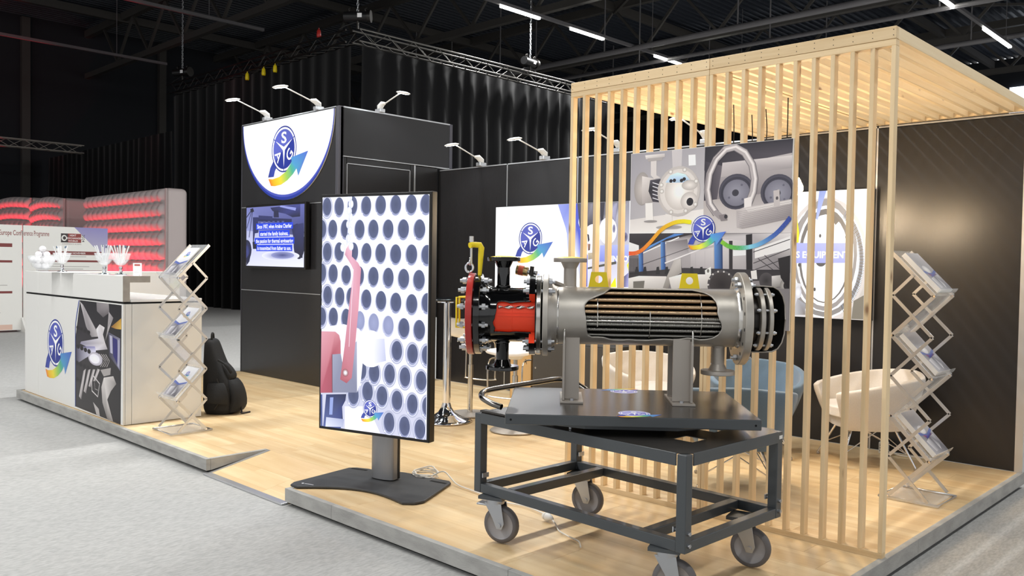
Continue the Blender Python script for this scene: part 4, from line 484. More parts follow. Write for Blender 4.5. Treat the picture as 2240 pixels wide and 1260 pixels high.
ART_LIGHTR=[('p',[-0.5,0.492,0.5,0.492,0.5,-0.492,-0.5,-0.492],['FFFFFF','FFFBF6','B8B0A8','E8E8EE']),('e',[0.161,-0.045,0.331,0.486],'D8D0CC','D8D0CC'),('e',[0.161,-0.045,0.309,0.452],'FFFFFF','FFFFFF'),('e',[0.161,-0.045,0.299,0.437],'8A8684','8A8684'),('e',[0.161,-0.045,0.273,0.399],'FFFFFF','FFFFFF'),('e',[0.161,-0.045,0.260,0.379],'FAFAFA','FAFAFA'),('e',[0.160,-0.002,0.252,0.434],'7E7876','9A9492'),('e',[0.160,-0.011,0.228,0.390],'FFFFFF','F2F0EE'),('e',[0.160,-0.011,0.209,0.364],'5A5654','6E6A68'),('e',[0.161,-0.028,0.188,0.338],'FFFFFF','FDFDFF'),('l',[0.319,0.328,0.297,0.279],0.004,'6A7890'),('l',[0.327,0.321,0.304,0.272],0.004,'4A4C54'),('l',[0.335,0.313,0.311,0.266],0.004,'6A7890'),('l',[0.342,0.305,0.317,0.258],0.004,'4A4C54'),('l',[0.350,0.296,0.324,0.251],0.004,'6A7890'),('l',[0.357,0.287,0.330,0.243],0.004,'4A4C54'),('l',[0.364,0.278,0.336,0.236],0.004,'6A7890'),('l',[0.371,0.269,0.342,0.228],0.004,'4A4C54'),('l',[0.377,0.259,0.347,0.219],0.004,'6A7890'),('l',[0.384,0.250,0.353,0.211],0.004,'4A4C54'),('l',[0.390,0.239,0.358,0.202],0.004,'6A7890'),('l',[0.396,0.229,0.364,0.193],0.004,'4A4C54'),('l',[0.402,0.219,0.369,0.184],0.004,'6A7890'),('l',[0.407,0.208,0.373,0.174],0.004,'4A4C54'),('l',[0.413,0.197,0.378,0.165],0.004,'6A7890'),('l',[0.418,0.186,0.382,0.155],0.004,'4A4C54'),('l',[0.423,0.174,0.387,0.145],0.004,'6A7890'),('l',[0.427,0.163,0.391,0.135],0.004,'4A4C54'),('l',[0.432,0.151,0.394,0.125],0.004,'6A7890'),('l',[0.436,0.139,0.398,0.115],0.004,'4A4C54'),('l',[0.440,0.127,0.402,0.104],0.004,'6A7890'),('l',[0.443,0.115,0.405,0.094],0.004,'4A4C54'),('l',[0.447,0.102,0.408,0.083],0.004,'6A7890'),('l',[0.450,0.090,0.410,0.072],0.004,'4A4C54'),('l',[0.453,0.077,0.413,0.061],0.004,'6A7890'),('l',[0.456,0.065,0.415,0.050],0.004,'4A4C54'),('l',[0.458,0.052,0.417,0.039],0.004,'6A7890'),('l',[0.460,0.039,0.419,0.028],0.004,'4A4C54'),('l',[0.462,0.026,0.421,0.017],0.004,'6A7890'),('l',[0.464,0.013,0.422,0.005],0.004,'4A4C54'),('l',[0.465,0.000,0.424,-0.005],0.004,'6A7890'),('l',[0.466,-0.012,0.425,-0.017],0.004,'4A4C54'),('l',[0.467,-0.025,0.425,-0.028],0.004,'6A7890'),('l',[0.468,-0.038,0.426,-0.039],0.004,'4A4C54'),('l',[0.468,-0.052,0.426,-0.051],0.004,'6A7890'),('l',[0.468,-0.065,0.426,-0.062],0.004,'4A4C54'),('l',[0.468,-0.078,0.426,-0.074],0.004,'6A7890'),('l',[0.467,-0.091,0.425,-0.085],0.004,'4A4C54'),('l',[0.467,-0.104,0.425,-0.096],0.004,'6A7890'),('l',[0.466,-0.117,0.424,-0.107],0.004,'4A4C54'),('l',[0.464,-0.130,0.423,-0.119],0.004,'6A7890'),('l',[0.463,-0.143,0.421,-0.130],0.004,'4A4C54'),('l',[0.461,-0.155,0.420,-0.141],0.004,'6A7890'),('l',[0.459,-0.168,0.418,-0.152],0.004,'4A4C54'),('l',[0.456,-0.181,0.416,-0.163],0.004,'6A7890'),('l',[0.454,-0.193,0.414,-0.174],0.004,'4A4C54'),('l',[0.451,-0.206,0.411,-0.185],0.004,'6A7890'),('l',[0.448,-0.218,0.409,-0.195],0.004,'4A4C54'),('l',[0.445,-0.230,0.406,-0.206],0.004,'6A7890'),('l',[0.441,-0.242,0.403,-0.216],0.004,'4A4C54'),('l',[0.437,-0.254,0.399,-0.226],0.004,'6A7890'),('l',[0.433,-0.265,0.396,-0.236],0.004,'4A4C54'),('l',[0.429,-0.277,0.392,-0.246],0.004,'6A7890'),('l',[0.424,-0.288,0.388,-0.256],0.004,'4A4C54'),('l',[0.419,-0.299,0.384,-0.266],0.004,'6A7890'),('l',[0.414,-0.310,0.379,-0.275],0.004,'4A4C54'),('l',[0.409,-0.320,0.375,-0.284],0.004,'6A7890'),('l',[0.403,-0.331,0.370,-0.293],0.004,'4A4C54'),('l',[0.398,-0.341,0.365,-0.302],0.004,'6A7890'),('l',[0.392,-0.351,0.360,-0.311],0.004,'4A4C54'),('l',[0.385,-0.361,0.355,-0.319],0.004,'6A7890'),('l',[0.379,-0.370,0.349,-0.327],0.004,'4A4C54'),('l',[0.373,-0.379,0.343,-0.335],0.004,'6A7890'),('l',[0.366,-0.388,0.337,-0.343],0.004,'4A4C54'),('l',[0.359,-0.396,0.331,-0.350],0.004,'6A7890'),('l',[0.352,-0.405,0.325,-0.357],0.004,'4A4C54'),('l',[0.344,-0.413,0.319,-0.364],0.004,'6A7890'),('l',[0.337,-0.420,0.313,-0.371],0.004,'4A4C54'),('l',[0.329,-0.428,0.306,-0.377],0.004,'6A7890'),('l',[0.321,-0.435,0.299,-0.383],0.004,'4A4C54'),('e',[0.122,0.145,0.009,0.014],'4A4A4E','4A4A4E'),('e',[0.089,-0.272,0.009,0.015],'4A4A4E','4A4A4E'),('e',[-0.042,-0.083,0.010,0.014],'4A4A4E','4A4A4E'),('e',[0.326,0.134,0.007,0.017],'4A4A4E','4A4A4E'),('e',[0.134,-0.046,0.044,0.048],'4A4A4E','4A4A4E'),('p',[0.106,0.492,0.163,0.492,0.099,0.268,0.085,0.277],['8A9CD8','94A6E0','AEBCEC','A0B0E4']),('p',[0.242,0.226,0.276,0.263,0.232,0.299,0.215,0.265],'6A625C'),('p',[-0.086,0.352,-0.066,0.272,-0.049,0.174,-0.052,0.094,-0.080,0.094],'F0E400'),('p',[-0.095,-0.217,-0.020,-0.233,-0.049,-0.350,0.016,-0.391,0.018,-0.475,-0.088,-0.481],['E8E8EC','D0D0D6','A8A8B0','9A9AA2','7A7470','C2C2C8']),('e',[-0.046,-0.301,0.029,0.048],'F4F4F8','C8C8D0'),('p',[0.396,-0.349,0.471,-0.304,0.471,-0.485,0.383,-0.486],'7A7468'),('p',[-0.5,0.094,0.333,0.087,0.337,-0.063,-0.5,-0.075],['9CA2EC','B4BAF4','A8AEF0','8E94E6'])]
# ================================================================== the hall
CZ = -0.10                      # carpet level (the booth floor is z = 0)
fl = MB(); fl.box(-42, 18, -16, 46, CZ-0.06, CZ)
struct('floor', fl, 'carpet')

# corrugated roof deck, ridges along Y
cm = MB(); x = -41.0; prof = []
while x < 17.0:
    prof += [(x, 11.50), (x+0.10, 11.50), (x+0.14, 11.62), (x+0.26, 11.62)]
    x += 0.30
vv = []
for (px, pz) in prof: vv += [(px, -16, pz), (px, 46, pz)]
cm.add(vv, [(2*i, 2*i+2, 2*i+3, 2*i+1) for i in range(len(prof)-1)])
ceiling = struct('ceiling', cm, 'roof_deck')

def beam_parts(name, mb, material='hall_steel'): return mb.build(name, material, ceiling)
# lattice girders along X
for gy in (14.0, 20.0, 26.0, 32.0, 38.0):
    g = MB(); g.box(-40, 16, gy-0.11, gy+0.11, 11.05, 11.35); beam_parts('girder_top_chord', g)
    g = MB(); g.box(-40, 16, gy-0.10, gy+0.10, 9.25, 9.47); beam_parts('girder_bottom_chord', g)
    gx = -38.0; dm = MB().bar((0,0,0),(1.5,0,1.62),0.09,0.09).mesh('girder_diagonal','hall_steel'); dm2 = MB().bar((0,0,1.62),(1.5,0,0),0.09,0.09).mesh('girder_diagonal','hall_steel')
    k = 0
    while gx < -2:
        place('girder_diagonal', dm if k%2 else dm2, ceiling, (gx, gy, 9.45)); gx += 1.5; k += 1
for bx in (-36,-28,-20,-12,-4,4):
    g = MB(); g.box(bx-0.09, bx+0.09, -14, 45, 11.0, 11.3); beam_parts('roof_beam', g)
# wind braces under the deck
for (a, b) in (((-20,20,10.95),(-12,26,10.95)), ((-12,20,10.95),(-20,26,10.95)), ((-12,26,10.95),(-4,32,10.95)), ((-4,26,10.95),(-12,32,10.95)), ((-28,14,10.95),(-20,20,10.95)), ((-20,14,10.95),(-28,20,10.95)), ((-4,32,10.95),(4,38,10.95)), ((4,32,10.95),(-4,38,10.95)), ((-12,32,10.95),(-4,38,10.95))):
    beam_parts('wind_brace', MB().bar(a, b, 0.09, 0.09))
# pipes along X and their droppers
for (py, pz, x0, x1, r) in ((22.9, 8.5, -30, 6, 0.09), (24.9, 8.5, -30, 6, 0.07), (31.2, 9.0, -26, 8, 0.09)):
    beam_parts('sprinkler_pipe', MB().cyl((x0,py,pz),(x1,py,pz), r, n=10), 'hall_pipe')
    for px in range(int(x0)+2, int(x1), 5):
        beam_parts('pipe_hanger', MB().cyl((px,py,pz),(px,py,11.4), 0.025, n=6), 'hall_pipe')
# LED trunking rows along Y
for tx, lit in ((-31.4, False), (-24.4, False), (-16.83, True), (-7.65, True), (1.5, True)):
    g = MB(); g.box(tx-0.05, tx+0.05, -12 if lit else 2.0, 34 if lit else 13.8, 8.53, 8.62); beam_parts('trunking_rail', g, 'hall_pipe')
    y = -12
    while y < 33:
        if y > 2 or lit: beam_parts('trunking_hanger', MB().cyl((tx,y,8.6),(tx,y,11.4), 0.012, n=5), 'hall_pipe')
        y += 6 if lit else 4
        if not lit and y > 13: break
tube_me = MB().box(-0.045,0.045,-0.79,0.79,-0.03,0.03).mesh('light_tube', 'tube_light')
tube_long = MB().box(-0.045,0.045,-1.40,1.40,-0.03,0.03).mesh('light_tube_long', 'tube_light')
seen_tubes = {(-16.83,17.55):'LED tube lamp nearest the top edge, above the hanging chain hoist', (-16.83,20.55):'LED tube lamp in the middle of the long hall trunking row', (-16.83,24.97):'LED tube lamp just above the front beam of the timber pergola', (-7.65,24.2):'LED tube lamp cut by the top edge, above the pergola corner', (-7.65,29.1):'long LED tube lamp above the right side of the timber pergola'}
for tx in (-16.83, -7.65, 1.5):
    ys = [17.55,20.55,24.97,28.0] if tx == -16.83 else ([29.1,24.2]+[21-3*k for k in range(11)] if tx == -7.65 else [27-3*k for k in range(13)])
    for y in ys:
        lab = seen_tubes.get((tx, y))
        long = tx == -7.65 and y == 29.1
        o = place('tube_lamp', tube_long if long else tube_me, None, (tx, y, 8.494))
        tag(o, lab or 'white LED tube lamp on the hall trunking, outside the picture', 'lamp', 'hall tube lamps')
        light('tube_lamp_light', 'AREA', (0,0,-0.04), TUBE_W*(1.8 if long else (0.42 if tx > 0 else 1.45)), (1.0,0.995,0.98), 0.09, rot=(0,0,0), parent=o, size_y=2.8 if long else 1.58)

# hall walls
w = MB(); w.box(-40.3, -40, -16, 46, CZ, 11.5); struct('wall_left', w, 'hall_wall')
wl = bpy.data.objects['wall_left']
for cy in (-0.5, 5.6, 11.5, 17.3, 23.2):
    MB().box(-40.0,-39.75,cy-0.16,cy+0.16,CZ,11.4).build('steel_column', 'hall_steel', wl)
w = MB(); w.box(-40.3, 18, 45.7, 46, CZ, 11.5); struct('wall_back', w, 'hall_wall')
win = struct_root('window_1')
for k in range(3):
    MB().box(-11.4+2.3*k,-11.4+2.3*k+2.15,45.60,45.66,8.9,10.1).build('pane', 'window_light', win)
MB().box(-11.6,-4.2,45.62,45.69,8.75,8.9).build('window_frame', 'hall_steel', win)

# ---------------------------------------------------------------- curtains, truss, hoists
def curtain(name, p0, p1, z0, z1, label, amp=0.10, pitch=0.55):
    p0 = Vector((*p0,0)); p1 = Vector((*p1,0)); d = p1-p0; L = d.length; d.normalize(); nrm = Vector((-d.y,d.x,0))
    n = int(L/0.09); m = MB(); v = []; rows = 6
    rnd = random.Random(name+label)
    ph = 0; offs = []
    for i in range(n+1):
        ph += 0.09/pitch*2*PI*rnd.uniform(0.5,1.6); offs.append(math.sin(ph)*amp*rnd.uniform(0.5,1.1))
    for j in range(rows+1):
        t = j/rows
        for i in range(n+1):
            a = offs[i]*(0.35+0.65*min(1,(1-t)*2.5)); p = p0+d*(L*i/n)+nrm*a
            v.append((p.x,p.y,z0+(z1-z0)*t))
    f = [(j*(n+1)+i, j*(n+1)+i+1, (j+1)*(n+1)+i+1, (j+1)*(n+1)+i) for j in range(rows) for i in range(n)]
    m.add(v, f, 0, True)
    return tag(m.build(name, 'curtain'), label, 'curtain', 'black hall curtains')
curtain('black_curtain', (-17.25,12.42), (-17.25,22.5), CZ, 6.62, 'tall black pleated curtain receding behind the dark booth wall to the timber pergola')
curtain('black_curtain', (-27.3,12.2), (-17.42,12.2), CZ, 6.62, 'tall black pleated curtain behind the tower with the round blue logo')
curtain('black_curtain', (-39.6,12.3), (-27.6,12.3), CZ, 5.55, 'lower black curtain at far left behind the red lit inflatable walls')

brace_me = {}
def truss(name, p0, p1, zc, label, s=0.29, material='dark_steel', chord_r=0.026, pitch=0.42):
    p0 = Vector((*p0,zc)); p1 = Vector((*p1,zc)); d = p1-p0; L = d.length; d.normalize()
    root = thing(name, label, 'truss', p0, math.atan2(d.y,d.x), 'lighting trusses')
    h = s/2
    for (a, b) in ((-h,-h),(h,-h),(-h,h),(h,h)):
        MB().cyl((0,a,b),(L,a,b), chord_r, n=8).build('chord', material, root)
    nb = int(L/pitch)
    key = (round(pitch,3), s)
    if key not in brace_me:
        brace_me[key] = (MB().cyl((0,0,-h),(pitch,0,h),0.011,n=6).mesh('brace', material), MB().cyl((0,0,h),(pitch,0,-h),0.011,n=6).mesh('brace', material),
                         MB().cyl((0,-h,0),(pitch,h,0),0.011,n=6).mesh('brace', material))
    A, B, C3 = brace_me[key]
    for i in range(nb):
        place('brace', A if i%2 else B, root, (i*pitch,-h,0)); place('brace', B if i%2 else A, root, (i*pitch,h,0))
        place('brace', C3, root, (i*pitch,0,-h))
    return root
truss('lighting_truss', (-17.22,12.2), (-17.22,22.4), 6.83, 'dark box truss receding from its corner to the timber pergola', material='truss_metal')
truss('lighting_truss', (-17.42,12.2), (-27.4,12.2), 6.83, 'dark box truss running left from its corner over the black curtain', material='dark_steel')
truss('lighting_truss', (-35.0,3.0), (-35.0,12.1), 5.52, 'red lit truss at far left above the inflatable walls', material='steel_grey', pitch=0.5)

def hoist(loc, label, rz=0.0, top=11.4):
    r = thing('chain_hoist', label, 'hoist', loc, rz, 'chain hoists')
    MB().cyl((-0.33,0,0.32),(0.25,0,0.32),0.12,n=16).build('motor_body','plastic_black',r,bev=0.02)
    MB().cyl((0.25,0,0.32),(0.33,0,0.32),0.15,n=16).build('end_cap','dark_steel',r,bev=0.01)
    MB().box(0.02,0.13,-0.125,-0.118,0.27,0.37).build('rating_plate','paper',r)
    m = MB()
    for x in (-0.2,0.2): m.tube([(x,0,0.43),(x-0.03,0,0.50),(x+0.03,0,0.53),(x+0.05,0,0.46)],0.018,6)
    m.build('carry_handle','dark_steel',r)
    MB().cyl((0,0,0.02),(0,0,0.22),0.03,n=8).build('hook','dark_steel',r)
    # chain: alternating links
    la = MB().tube([(0.022*math.cos(t),0,0.045*math.sin(t)) for t in [2*PI*k/10 for k in range(10)]],0.009,5,closed=True).mesh('chain_link','zinc')
    z = 0.47; k = 0
    while z < top-loc[2]:
        place('chain_link', la, r, (0,0,z), (0,0,PI/2*(k%2))); z += 0.075; k += 1
    m = MB()
    for s in (-1,1): m.tube([(0,0,0.2),(s*0.3,0,0.1),(s*0.45,0,0.02)],0.014,5)
    m.build('sling','plastic_black',r)
    return r
hoist((-17.22,12.25,6.98), 'black chain hoist hanging over the truss corner', R(40))
hoist((-17.22,18.4,6.98), 'black chain hoist above the middle of the receding truss', R(100), top=11.0)
hoist((-26.6,12.2,6.98), 'small dark chain hoist at the left end of the curtain truss', R(20))
for k,(x,c) in enumerate(((-18.6,'cover_red'),(-20.7,'yellow'),(-21.3,'yellow'),(-22.2,'yellow'))):
    m = MB(); m.lathe([(0.0,0),(0.05,0.0),(0.06,0.05),(0.05,0.16),(0.03,0.20),(0,0.20)],10)
    m.cyl((0,0,0.2),(0,0,0.24),0.012,n=6)
    tag(m.build('truss_clamp', c, loc=(x,12.055,6.425 if k else 6.995)), ['red shackle on the truss beside its corner','yellow clamp on the curtain truss nearest the corner','yellow clamp on the curtain truss, second from the corner','yellow clamp on the curtain truss, third from the corner'][k], 'clamp', 'truss clamps')

# ---------------------------------------------------------------- inflatable walls
def inflatable(x0, x1, y, depth, z1, label, nx, nz, red, bow0=0.10):
    root = thing('inflatable_wall', label, 'wall', ((x0+x1)/2, y, CZ), 0.0, 'inflatable walls')
    W = x1-x0; Hh = z1-CZ; m = MB(); sub = 8; v = []; NX = nx*sub; NZ = nz*sub
    for j in range(NZ+1):
        for i in range(NX+1):
            a = abs(math.sin(PI*i/sub)); b = abs(math.sin(PI*j/sub))
            puff = 0.14*(a**0.6*0.62+0.38)*(b**0.6)
            ex = min(i,NX-i)/NX*W; puff *= min(1,ex/0.15)
            xx = -W/2+W*i/NX; zz = Hh*j/NZ
            bow = bow0*math.sin(PI*i/NX)
            v.append((xx, -puff-0.5*bow0*math.sin(PI*i/NX), zz+(bow*j/NZ)))
    f = [(j*(NX+1)+i, j*(NX+1)+i+1, (j+1)*(NX+1)+i+1, (j+1)*(NX+1)+i) for j in range(NZ) for i in range(NX)]
    m.add(v, f, 0, True)
    m.build('quilted_front', 'inflatable', root)
    b = MB(); b.box(-W/2,W/2,0.0,depth,0,Hh+0.02)
    b.build('side_body', 'inflatable', root, bev=0.12, seg=4)
    e = MB(); e.tube([(W/2,0,0),(W/2,0,Hh)],0.03,8); e.build('edge_seam','inflatable_edge',root)
    # red floor uplighters
    n = max(2, int(W/1.3))
    for k in range(n):
        lx = x0+W*(k+0.5)/n
        u = thing('floor_uplighter', 'small black floor uplighter in front of an inflatable wall', 'lamp', (lx, y-0.75, CZ), 0.0, 'red floor uplighters')
        MB().box(-0.12,0.12,-0.08,0.08,0,0.10).build('housing','plastic_black',u,bev=0.01)
        light('uplighter_light', 'SPOT', (0,0,0.16), red/n, (1.0,0.03,0.06), 0.06, target=(0,0.75,2.2), spot=R(95), blend=0.8, parent=u)
    return root
inflatable(-25.5, -20.25, 8.9, 0.55, 3.05, 'quilted white inflatable wall lit red, right one beside the black curtain', 15, 9, RED_W*1.2, 0.0)
inflatable(-30.2, -27.2, 8.9, 0.9, 3.1, 'quilted inflatable wall lit red, second from the left edge', 9, 9, RED_W*1.3)
inflatable(-34.6, -30.3, 8.9, 0.9, 3.25, 'quilted inflatable wall lit red, cut by the left edge', 9, 9, RED_W*1.5)

# ---------------------------------------------------------------- conference programme boards
def board(y0, y1, label, art):
    r = thing('programme_board', label, 'board', (-18.2, (y0+y1)/2, CZ), R(90), 'conference programme boards')
    W = y1-y0; Hh = 2.06
    MB().box(-W/2,W/2,0.0,0.05,0.04,Hh).build('panel','white',r,bev=0.004)
    MB().prism([(-0.25,0),(0.25,0),(0.25,0.05),(0.08,0.28),(-0.02,0.28),(-0.25,0.05)],-0.02,0.02,M=Matrix.Translation((W/2,0.0,0)) @ Euler((R(90),0,R(90))).to_matrix().to_4x4()).build('foot','white',r)
    p = PR(W, Hh-0.04); art(p, W, Hh-0.04)
    p.build('printed_programme','print',r,(0,-0.001,0.04+(Hh-0.04)/2),(R(90),0,0))
MAR = '7C3A38'
def lines(p, x0, x1, ys, col='8E8C8A', rnd=random.Random(3)):
    for y in ys:
        w = (x1-x0)*rnd.uniform(0.35,0.98); p.poly([(x0,y-0.006),(x0+w,y-0.006),(x0+w,y+0.006),(x0,y+0.006)], 'A9A6A3')
def art_left(p, W, H):
    p.poly([(-W/2,H/2),(W/2,H/2),(W/2,-H/2),(-W/2,-H/2)], 'E4E3DE')
    x1 = W/2-0.17; x0 = x1-1.55
    for y, t in ((0.62,0.035),(0.31,0.022),(-0.28,0.022),(-0.93,0.022)):
        p.poly([(x0,y-t),(x1,y-t),(x1,y+t),(x0,y+t)], MAR)
    for a, b in ((0.55,0.36),(0.24,-0.22),(-0.34,-0.86)): lines(p, x0+0.03, x1-0.05, [a-0.055*k for k in range(int((a-b)/0.055))])
    p.poly([(x0,-0.90),(x1,-0.90),(x1,-1.0),(x0,-1.0)], 'D8B8A8')
    p.text('Europe Conf', W/2-0.006, 0.865, 0.10, '8A4B48', bold=0.012, width=0.385, anchor='r')
def art_right(p, W, H):
    p.poly([(-W/2,H/2),(W/2,H/2),(W/2,-H/2),(-W/2,-H/2)], 'E4E3DE')
    p.text('erence Programme', -W/2+0.006, 0.865, 0.10, '8A4B48', bold=0.012, width=0.455, anchor='l')
    p.poly([(0.14,H/2),(W/2,H/2),(W/2,0.36),(0.65,0.48)], ['8E88B8','8A86BC','B9B4C4','8A86B8'])
    p.poly([(-0.11,0.70),(0.02,0.70),(0.02,0.88),(-0.11,0.88)], '3A3434'); p.ell(-0.05,0.79,0.05,0.06,'E4E3DE'); p.ell(-0.045,0.79,0.03,0.035,'3A3434')
    p.poly([(0.02,0.70),(0.27,0.70),(0.27,0.88),(0.02,0.88)], '8A3A36')
    for k, t in enumerate(('HEAT','EXCHANGER','WORLD')): p.text(t, 0.145-(0.03 if k!=1 else 0), 0.845-0.055*k, 0.036, 'F0ECEA', bold=0.012)
    p.text('CONFERENCE & EXPO', 0.09, 0.672, 0.026, '7C6A68', bold=0.0, width=0.36)
    p.text('2024', 0.31, 0.79, 0.055, '4A4444', bold=0.01, rot=-PI/2)
    x0, x1 = -0.53, 0.67
    for y, t in ((0.49,0.035),(0.33,0.02),(0.12,0.02)): p.poly([(x0,y-t),(x1,y-t),(x1,y+t),(x0,y+t)], MAR)
    p.text('THURSDAY 14 NOVEMBER', 0.07, 0.49, 0.035, 'EDE9E6', bold=0.01)
    lines(p, x0+0.02, x1-0.05, [0.42,0.27,0.22,0.17]); lines(p, x0+0.02, 0.05, [0.06-0.06*k for k in range(15)]); lines(p, 0.10, x1-0.03, [0.06-0.06*k for k in range(15)])
    p.poly([(0.07,0.08),(0.075,0.08),(0.075,-0.9),(0.07,-0.9)], 'C9C6C2')
board(3.0, 5.19, 'white conference programme board cut by the left edge, standing on the carpet', art_left)
board(5.21, 6.78, 'white conference programme board with a violet corner behind the bowl of white balls', art_right)
# ================================================================== the booth: floor
X0, X1, Y0, Y1 = -9.61, -1.47, 2.685, 6.52
RX0, RX1, RY = -5.47, -4.466, 3.15          # ramp bay in the front edge
fb = MB()
fb.box(X0+0.03, X1-0.03, RY, Y1, CZ, -0.012); fb.box(X0+0.03, RX0-0.01, Y0+0.04, RY, CZ, -0.012); fb.box(RX1+0.01, X1-0.03, Y0+0.04, RY, CZ, -0.012)
booth = struct('floor_booth', fb, 'gap_black')
GAP = 0.0012
def planks(y0, y1, xa, xb, off, dz=0.0, M=None):
    x = xa - off
    while x < xb:
        a = max(x, xa); b = min(x+1.22, xb)
        if b-a > 0.02:
            m = MB().box(-(b-a)/2+GAP/2,(b-a)/2-GAP/2,-(y1-y0)/2+GAP/2,(y1-y0)/2-GAP/2,-0.012,0)
            o = m.build('floor_plank','oak_floor',booth)
            loc = Vector(((a+b)/2,(y0+y1)/2,dz))
            if M is None: o.location = loc
            else: o.matrix_local = M @ Matrix.Translation(loc)
        x += 1.22
rr = random.Random(11)
front = Y0+0.035
for k in range(2):
    a = front+(RY-front)*k/2; b = front+(RY-front)*(k+1)/2
    planks(a, b, X0+0.03, RX0-0.03, rr.uniform(0,1.2)); planks(a, b, RX1+0.03, X1-0.035, rr.uniform(0,1.2))
nr = 18
for k in range(nr):
    a = RY+(Y1-RY)*k/nr; b = RY+(Y1-RY)*(k+1)/nr
    planks(a, b, X0+0.03, X1-0.035, rr.uniform(0,1.2))
# ramp
ang = math.atan2(0.088, RY-Y0-0.02)
rl = (RY-Y0-0.02)/math.cos(ang)
Mr = Matrix.Translation((0, RY, 0)) @ Euler((ang,0,0)).to_matrix().to_4x4()
for k in range(2): planks(-rl*(2-k)/2, -rl*(1-k)/2, RX0+0.035, RX1, rr.uniform(0.2,0.9), 0.0, Mr)
rs = MB(); rs.box(RX0, RX1, -rl, 0, -0.02, -0.013, M=Mr); rs.build('ramp_base','gap_black',booth)
rs = MB(); rs.box(RX0, RX0+0.035, -rl, 0, -0.013, 0.003, M=Mr); rs.build('ramp_edge_profile','aluminium',booth)
rs = MB(); rs.box(RX0-0.01, RX1, Y0-0.02, Y0+0.03, CZ, CZ+0.014); rs.build('ramp_nosing','aluminium',booth,bev=0.004)
# kerb boards (printed concrete finish)
def kerb(x0, x1, y0, y1): MB().box(x0+0.0008,x1-0.0008,y0+0.0008,y1-0.0008,-0.076,0.004).build('kerb_board','concrete',booth,bev=0.002)
for a, b in ((X0,-7.9),(-7.9,-6.35),(-6.35,RX0)): kerb(a, b, Y0, Y0+0.034)
for a, b in ((RX1,-3.98),(-3.98,-2.6),(-2.6,X1)): kerb(a, b, Y0, Y0+0.034)
for a, b in ((Y0+0.034,4.5),(4.5,6.54)): kerb(X1-0.034, X1, a, b)
for a, b in ((Y0+0.034,4.3),(4.3,Y1)): kerb(X0, X0+0.034, a, b)
# wedge shaped kerbs along the ramp
wp = [(Y0+0.034,-0.076),(RY,-0.002),(RY,0.004),(Y0+0.034,0.004)]
Mw = Matrix(((0,0,1,0),(1,0,0,0),(0,1,0,0),(0,0,0,1)))
MB().prism(wp, RX0-0.03, RX0, M=Mw).build('kerb_board','concrete',booth)
MB().prism(wp, RX1, RX1+0.03, M=Mw).build('kerb_board','concrete',booth)

# ================================================================== booth walls
def wall_panel(parent, x0, x1, z0, z1, y=0.0, t=0.02, material='wall_panel', name='wall_panel'):
    return MB().box(x0+0.004,x1-0.004,y-t/2,y+t/2,z0+0.004,z1-0.004).build(name, material, parent, bev=0.0015, seg=1)
WH = 2.435
# back wall along X at Y = 6.5
YB = 6.50
bw = struct_root('wall_booth_back', loc=(0, YB+0.02, 0))
MB().box(-7.55,-1.505,0.012,0.05,0.0,WH-0.01).build('core','black',bw)
seams = (-7.522,-6.40,-5.42,-4.45,-3.47,-2.50,-1.52)
for a, b in zip(seams[:-1], seams[1:]): wall_panel(bw, a, b, 0.0, WH-0.012)
for sx in seams[1:]: MB().box(sx-0.006,sx+0.006,-0.014,0.04,0.0,WH).build('aluminium_profile','aluminium',bw)
MB().box(-7.50,-1.505,-0.014,0.045,WH-0.012,WH).build('top_profile','aluminium',bw)
MB().box(-1.515,-1.475,-0.02,0.05,0.0,WH).build('end_profile','aluminium',bw)
# tower: front face (Y = 5.125), side face (X = -7.515)
TH = 2.985; TX0, TX1, TY = -9.55, -7.515, 5.125
tf = struct_root('wall_tower_front', loc=(0, TY+0.012, 0))
for a, b in ((0,1.0),(1.0,1.99),(1.99,TH)): wall_panel(tf, TX0, TX1-0.05, a, b)
MB().box(TX0,TX1,0.012,0.04,0,TH-0.005).build('core','black',tf)
MB().box(TX1-0.055,TX1,-0.016,0.05,0,TH+0.004).build('corner_profile','alu_dark',tf,bev=0.004)
MB().box(TX0-0.01,TX0,-0.014,0.04,0,TH).build('edge_profile','alu_dark',tf)
for z in (1.0,1.99): MB().box(TX0,TX1-0.05,-0.013,0,z-0.004,z+0.004).build('seam_profile','aluminium',tf)
MB().box(TX0,TX1-0.05,-0.014,0.04,TH-0.006,TH+0.004).build('top_profile','aluminium',tf)
tl = struct_root('wall_tower_left', loc=(TX0+0.02, 0, 0))
MB().box(-0.02,0.02,TY+0.055,YB+0.06,0,TH).build('wall_panel','wall_panel',tl)
ts = struct_root('wall_tower_side', loc=(TX1-0.012, 0, 0))
Mz = Matrix(((0,-1,0,0),(1,0,0,0),(0,0,1,0),(0,0,0,1)))     # local x along world Y
def side_box(a0, a1, d0, d1, z0, z1, name, material, bev=0.0):
    """a along Y, d out of the face toward +X"""
    return MB().box(d0,d1,a0,a1,z0,z1).build(name, material, ts, bev=bev)
side_box(TY+0.05,YB-0.0,-0.03,-0.012,0,2.46,'core','black')
side_box(TY+0.055,TY+0.10,-0.01,0.008,0,2.46,'wall_panel','wall_panel',0.0015)
side_box(6.14,6.16,-0.012,0.010,0,2.46,'aluminium_profile','aluminium')
side_box(6.165,YB-0.01,-0.01,0.006,0,2.455,'wall_panel','wall_panel',0.0015)
side_box(6.09,6.135,-0.01,0.008,0,2.46,'wall_panel','wall_panel',0.0015)
side_box(TY+0.105,6.085,-0.01,0.008,2.40,2.46,'wall_panel','wall_panel',0.0015)
d1 = struct_root('door_1', loc=(TX1-0.012, 0, 0))
MB().box(-0.012,-0.001,TY+0.115,6.075,0.01,2.39).build('door_leaf','wall_panel',d1,bev=0.0015)
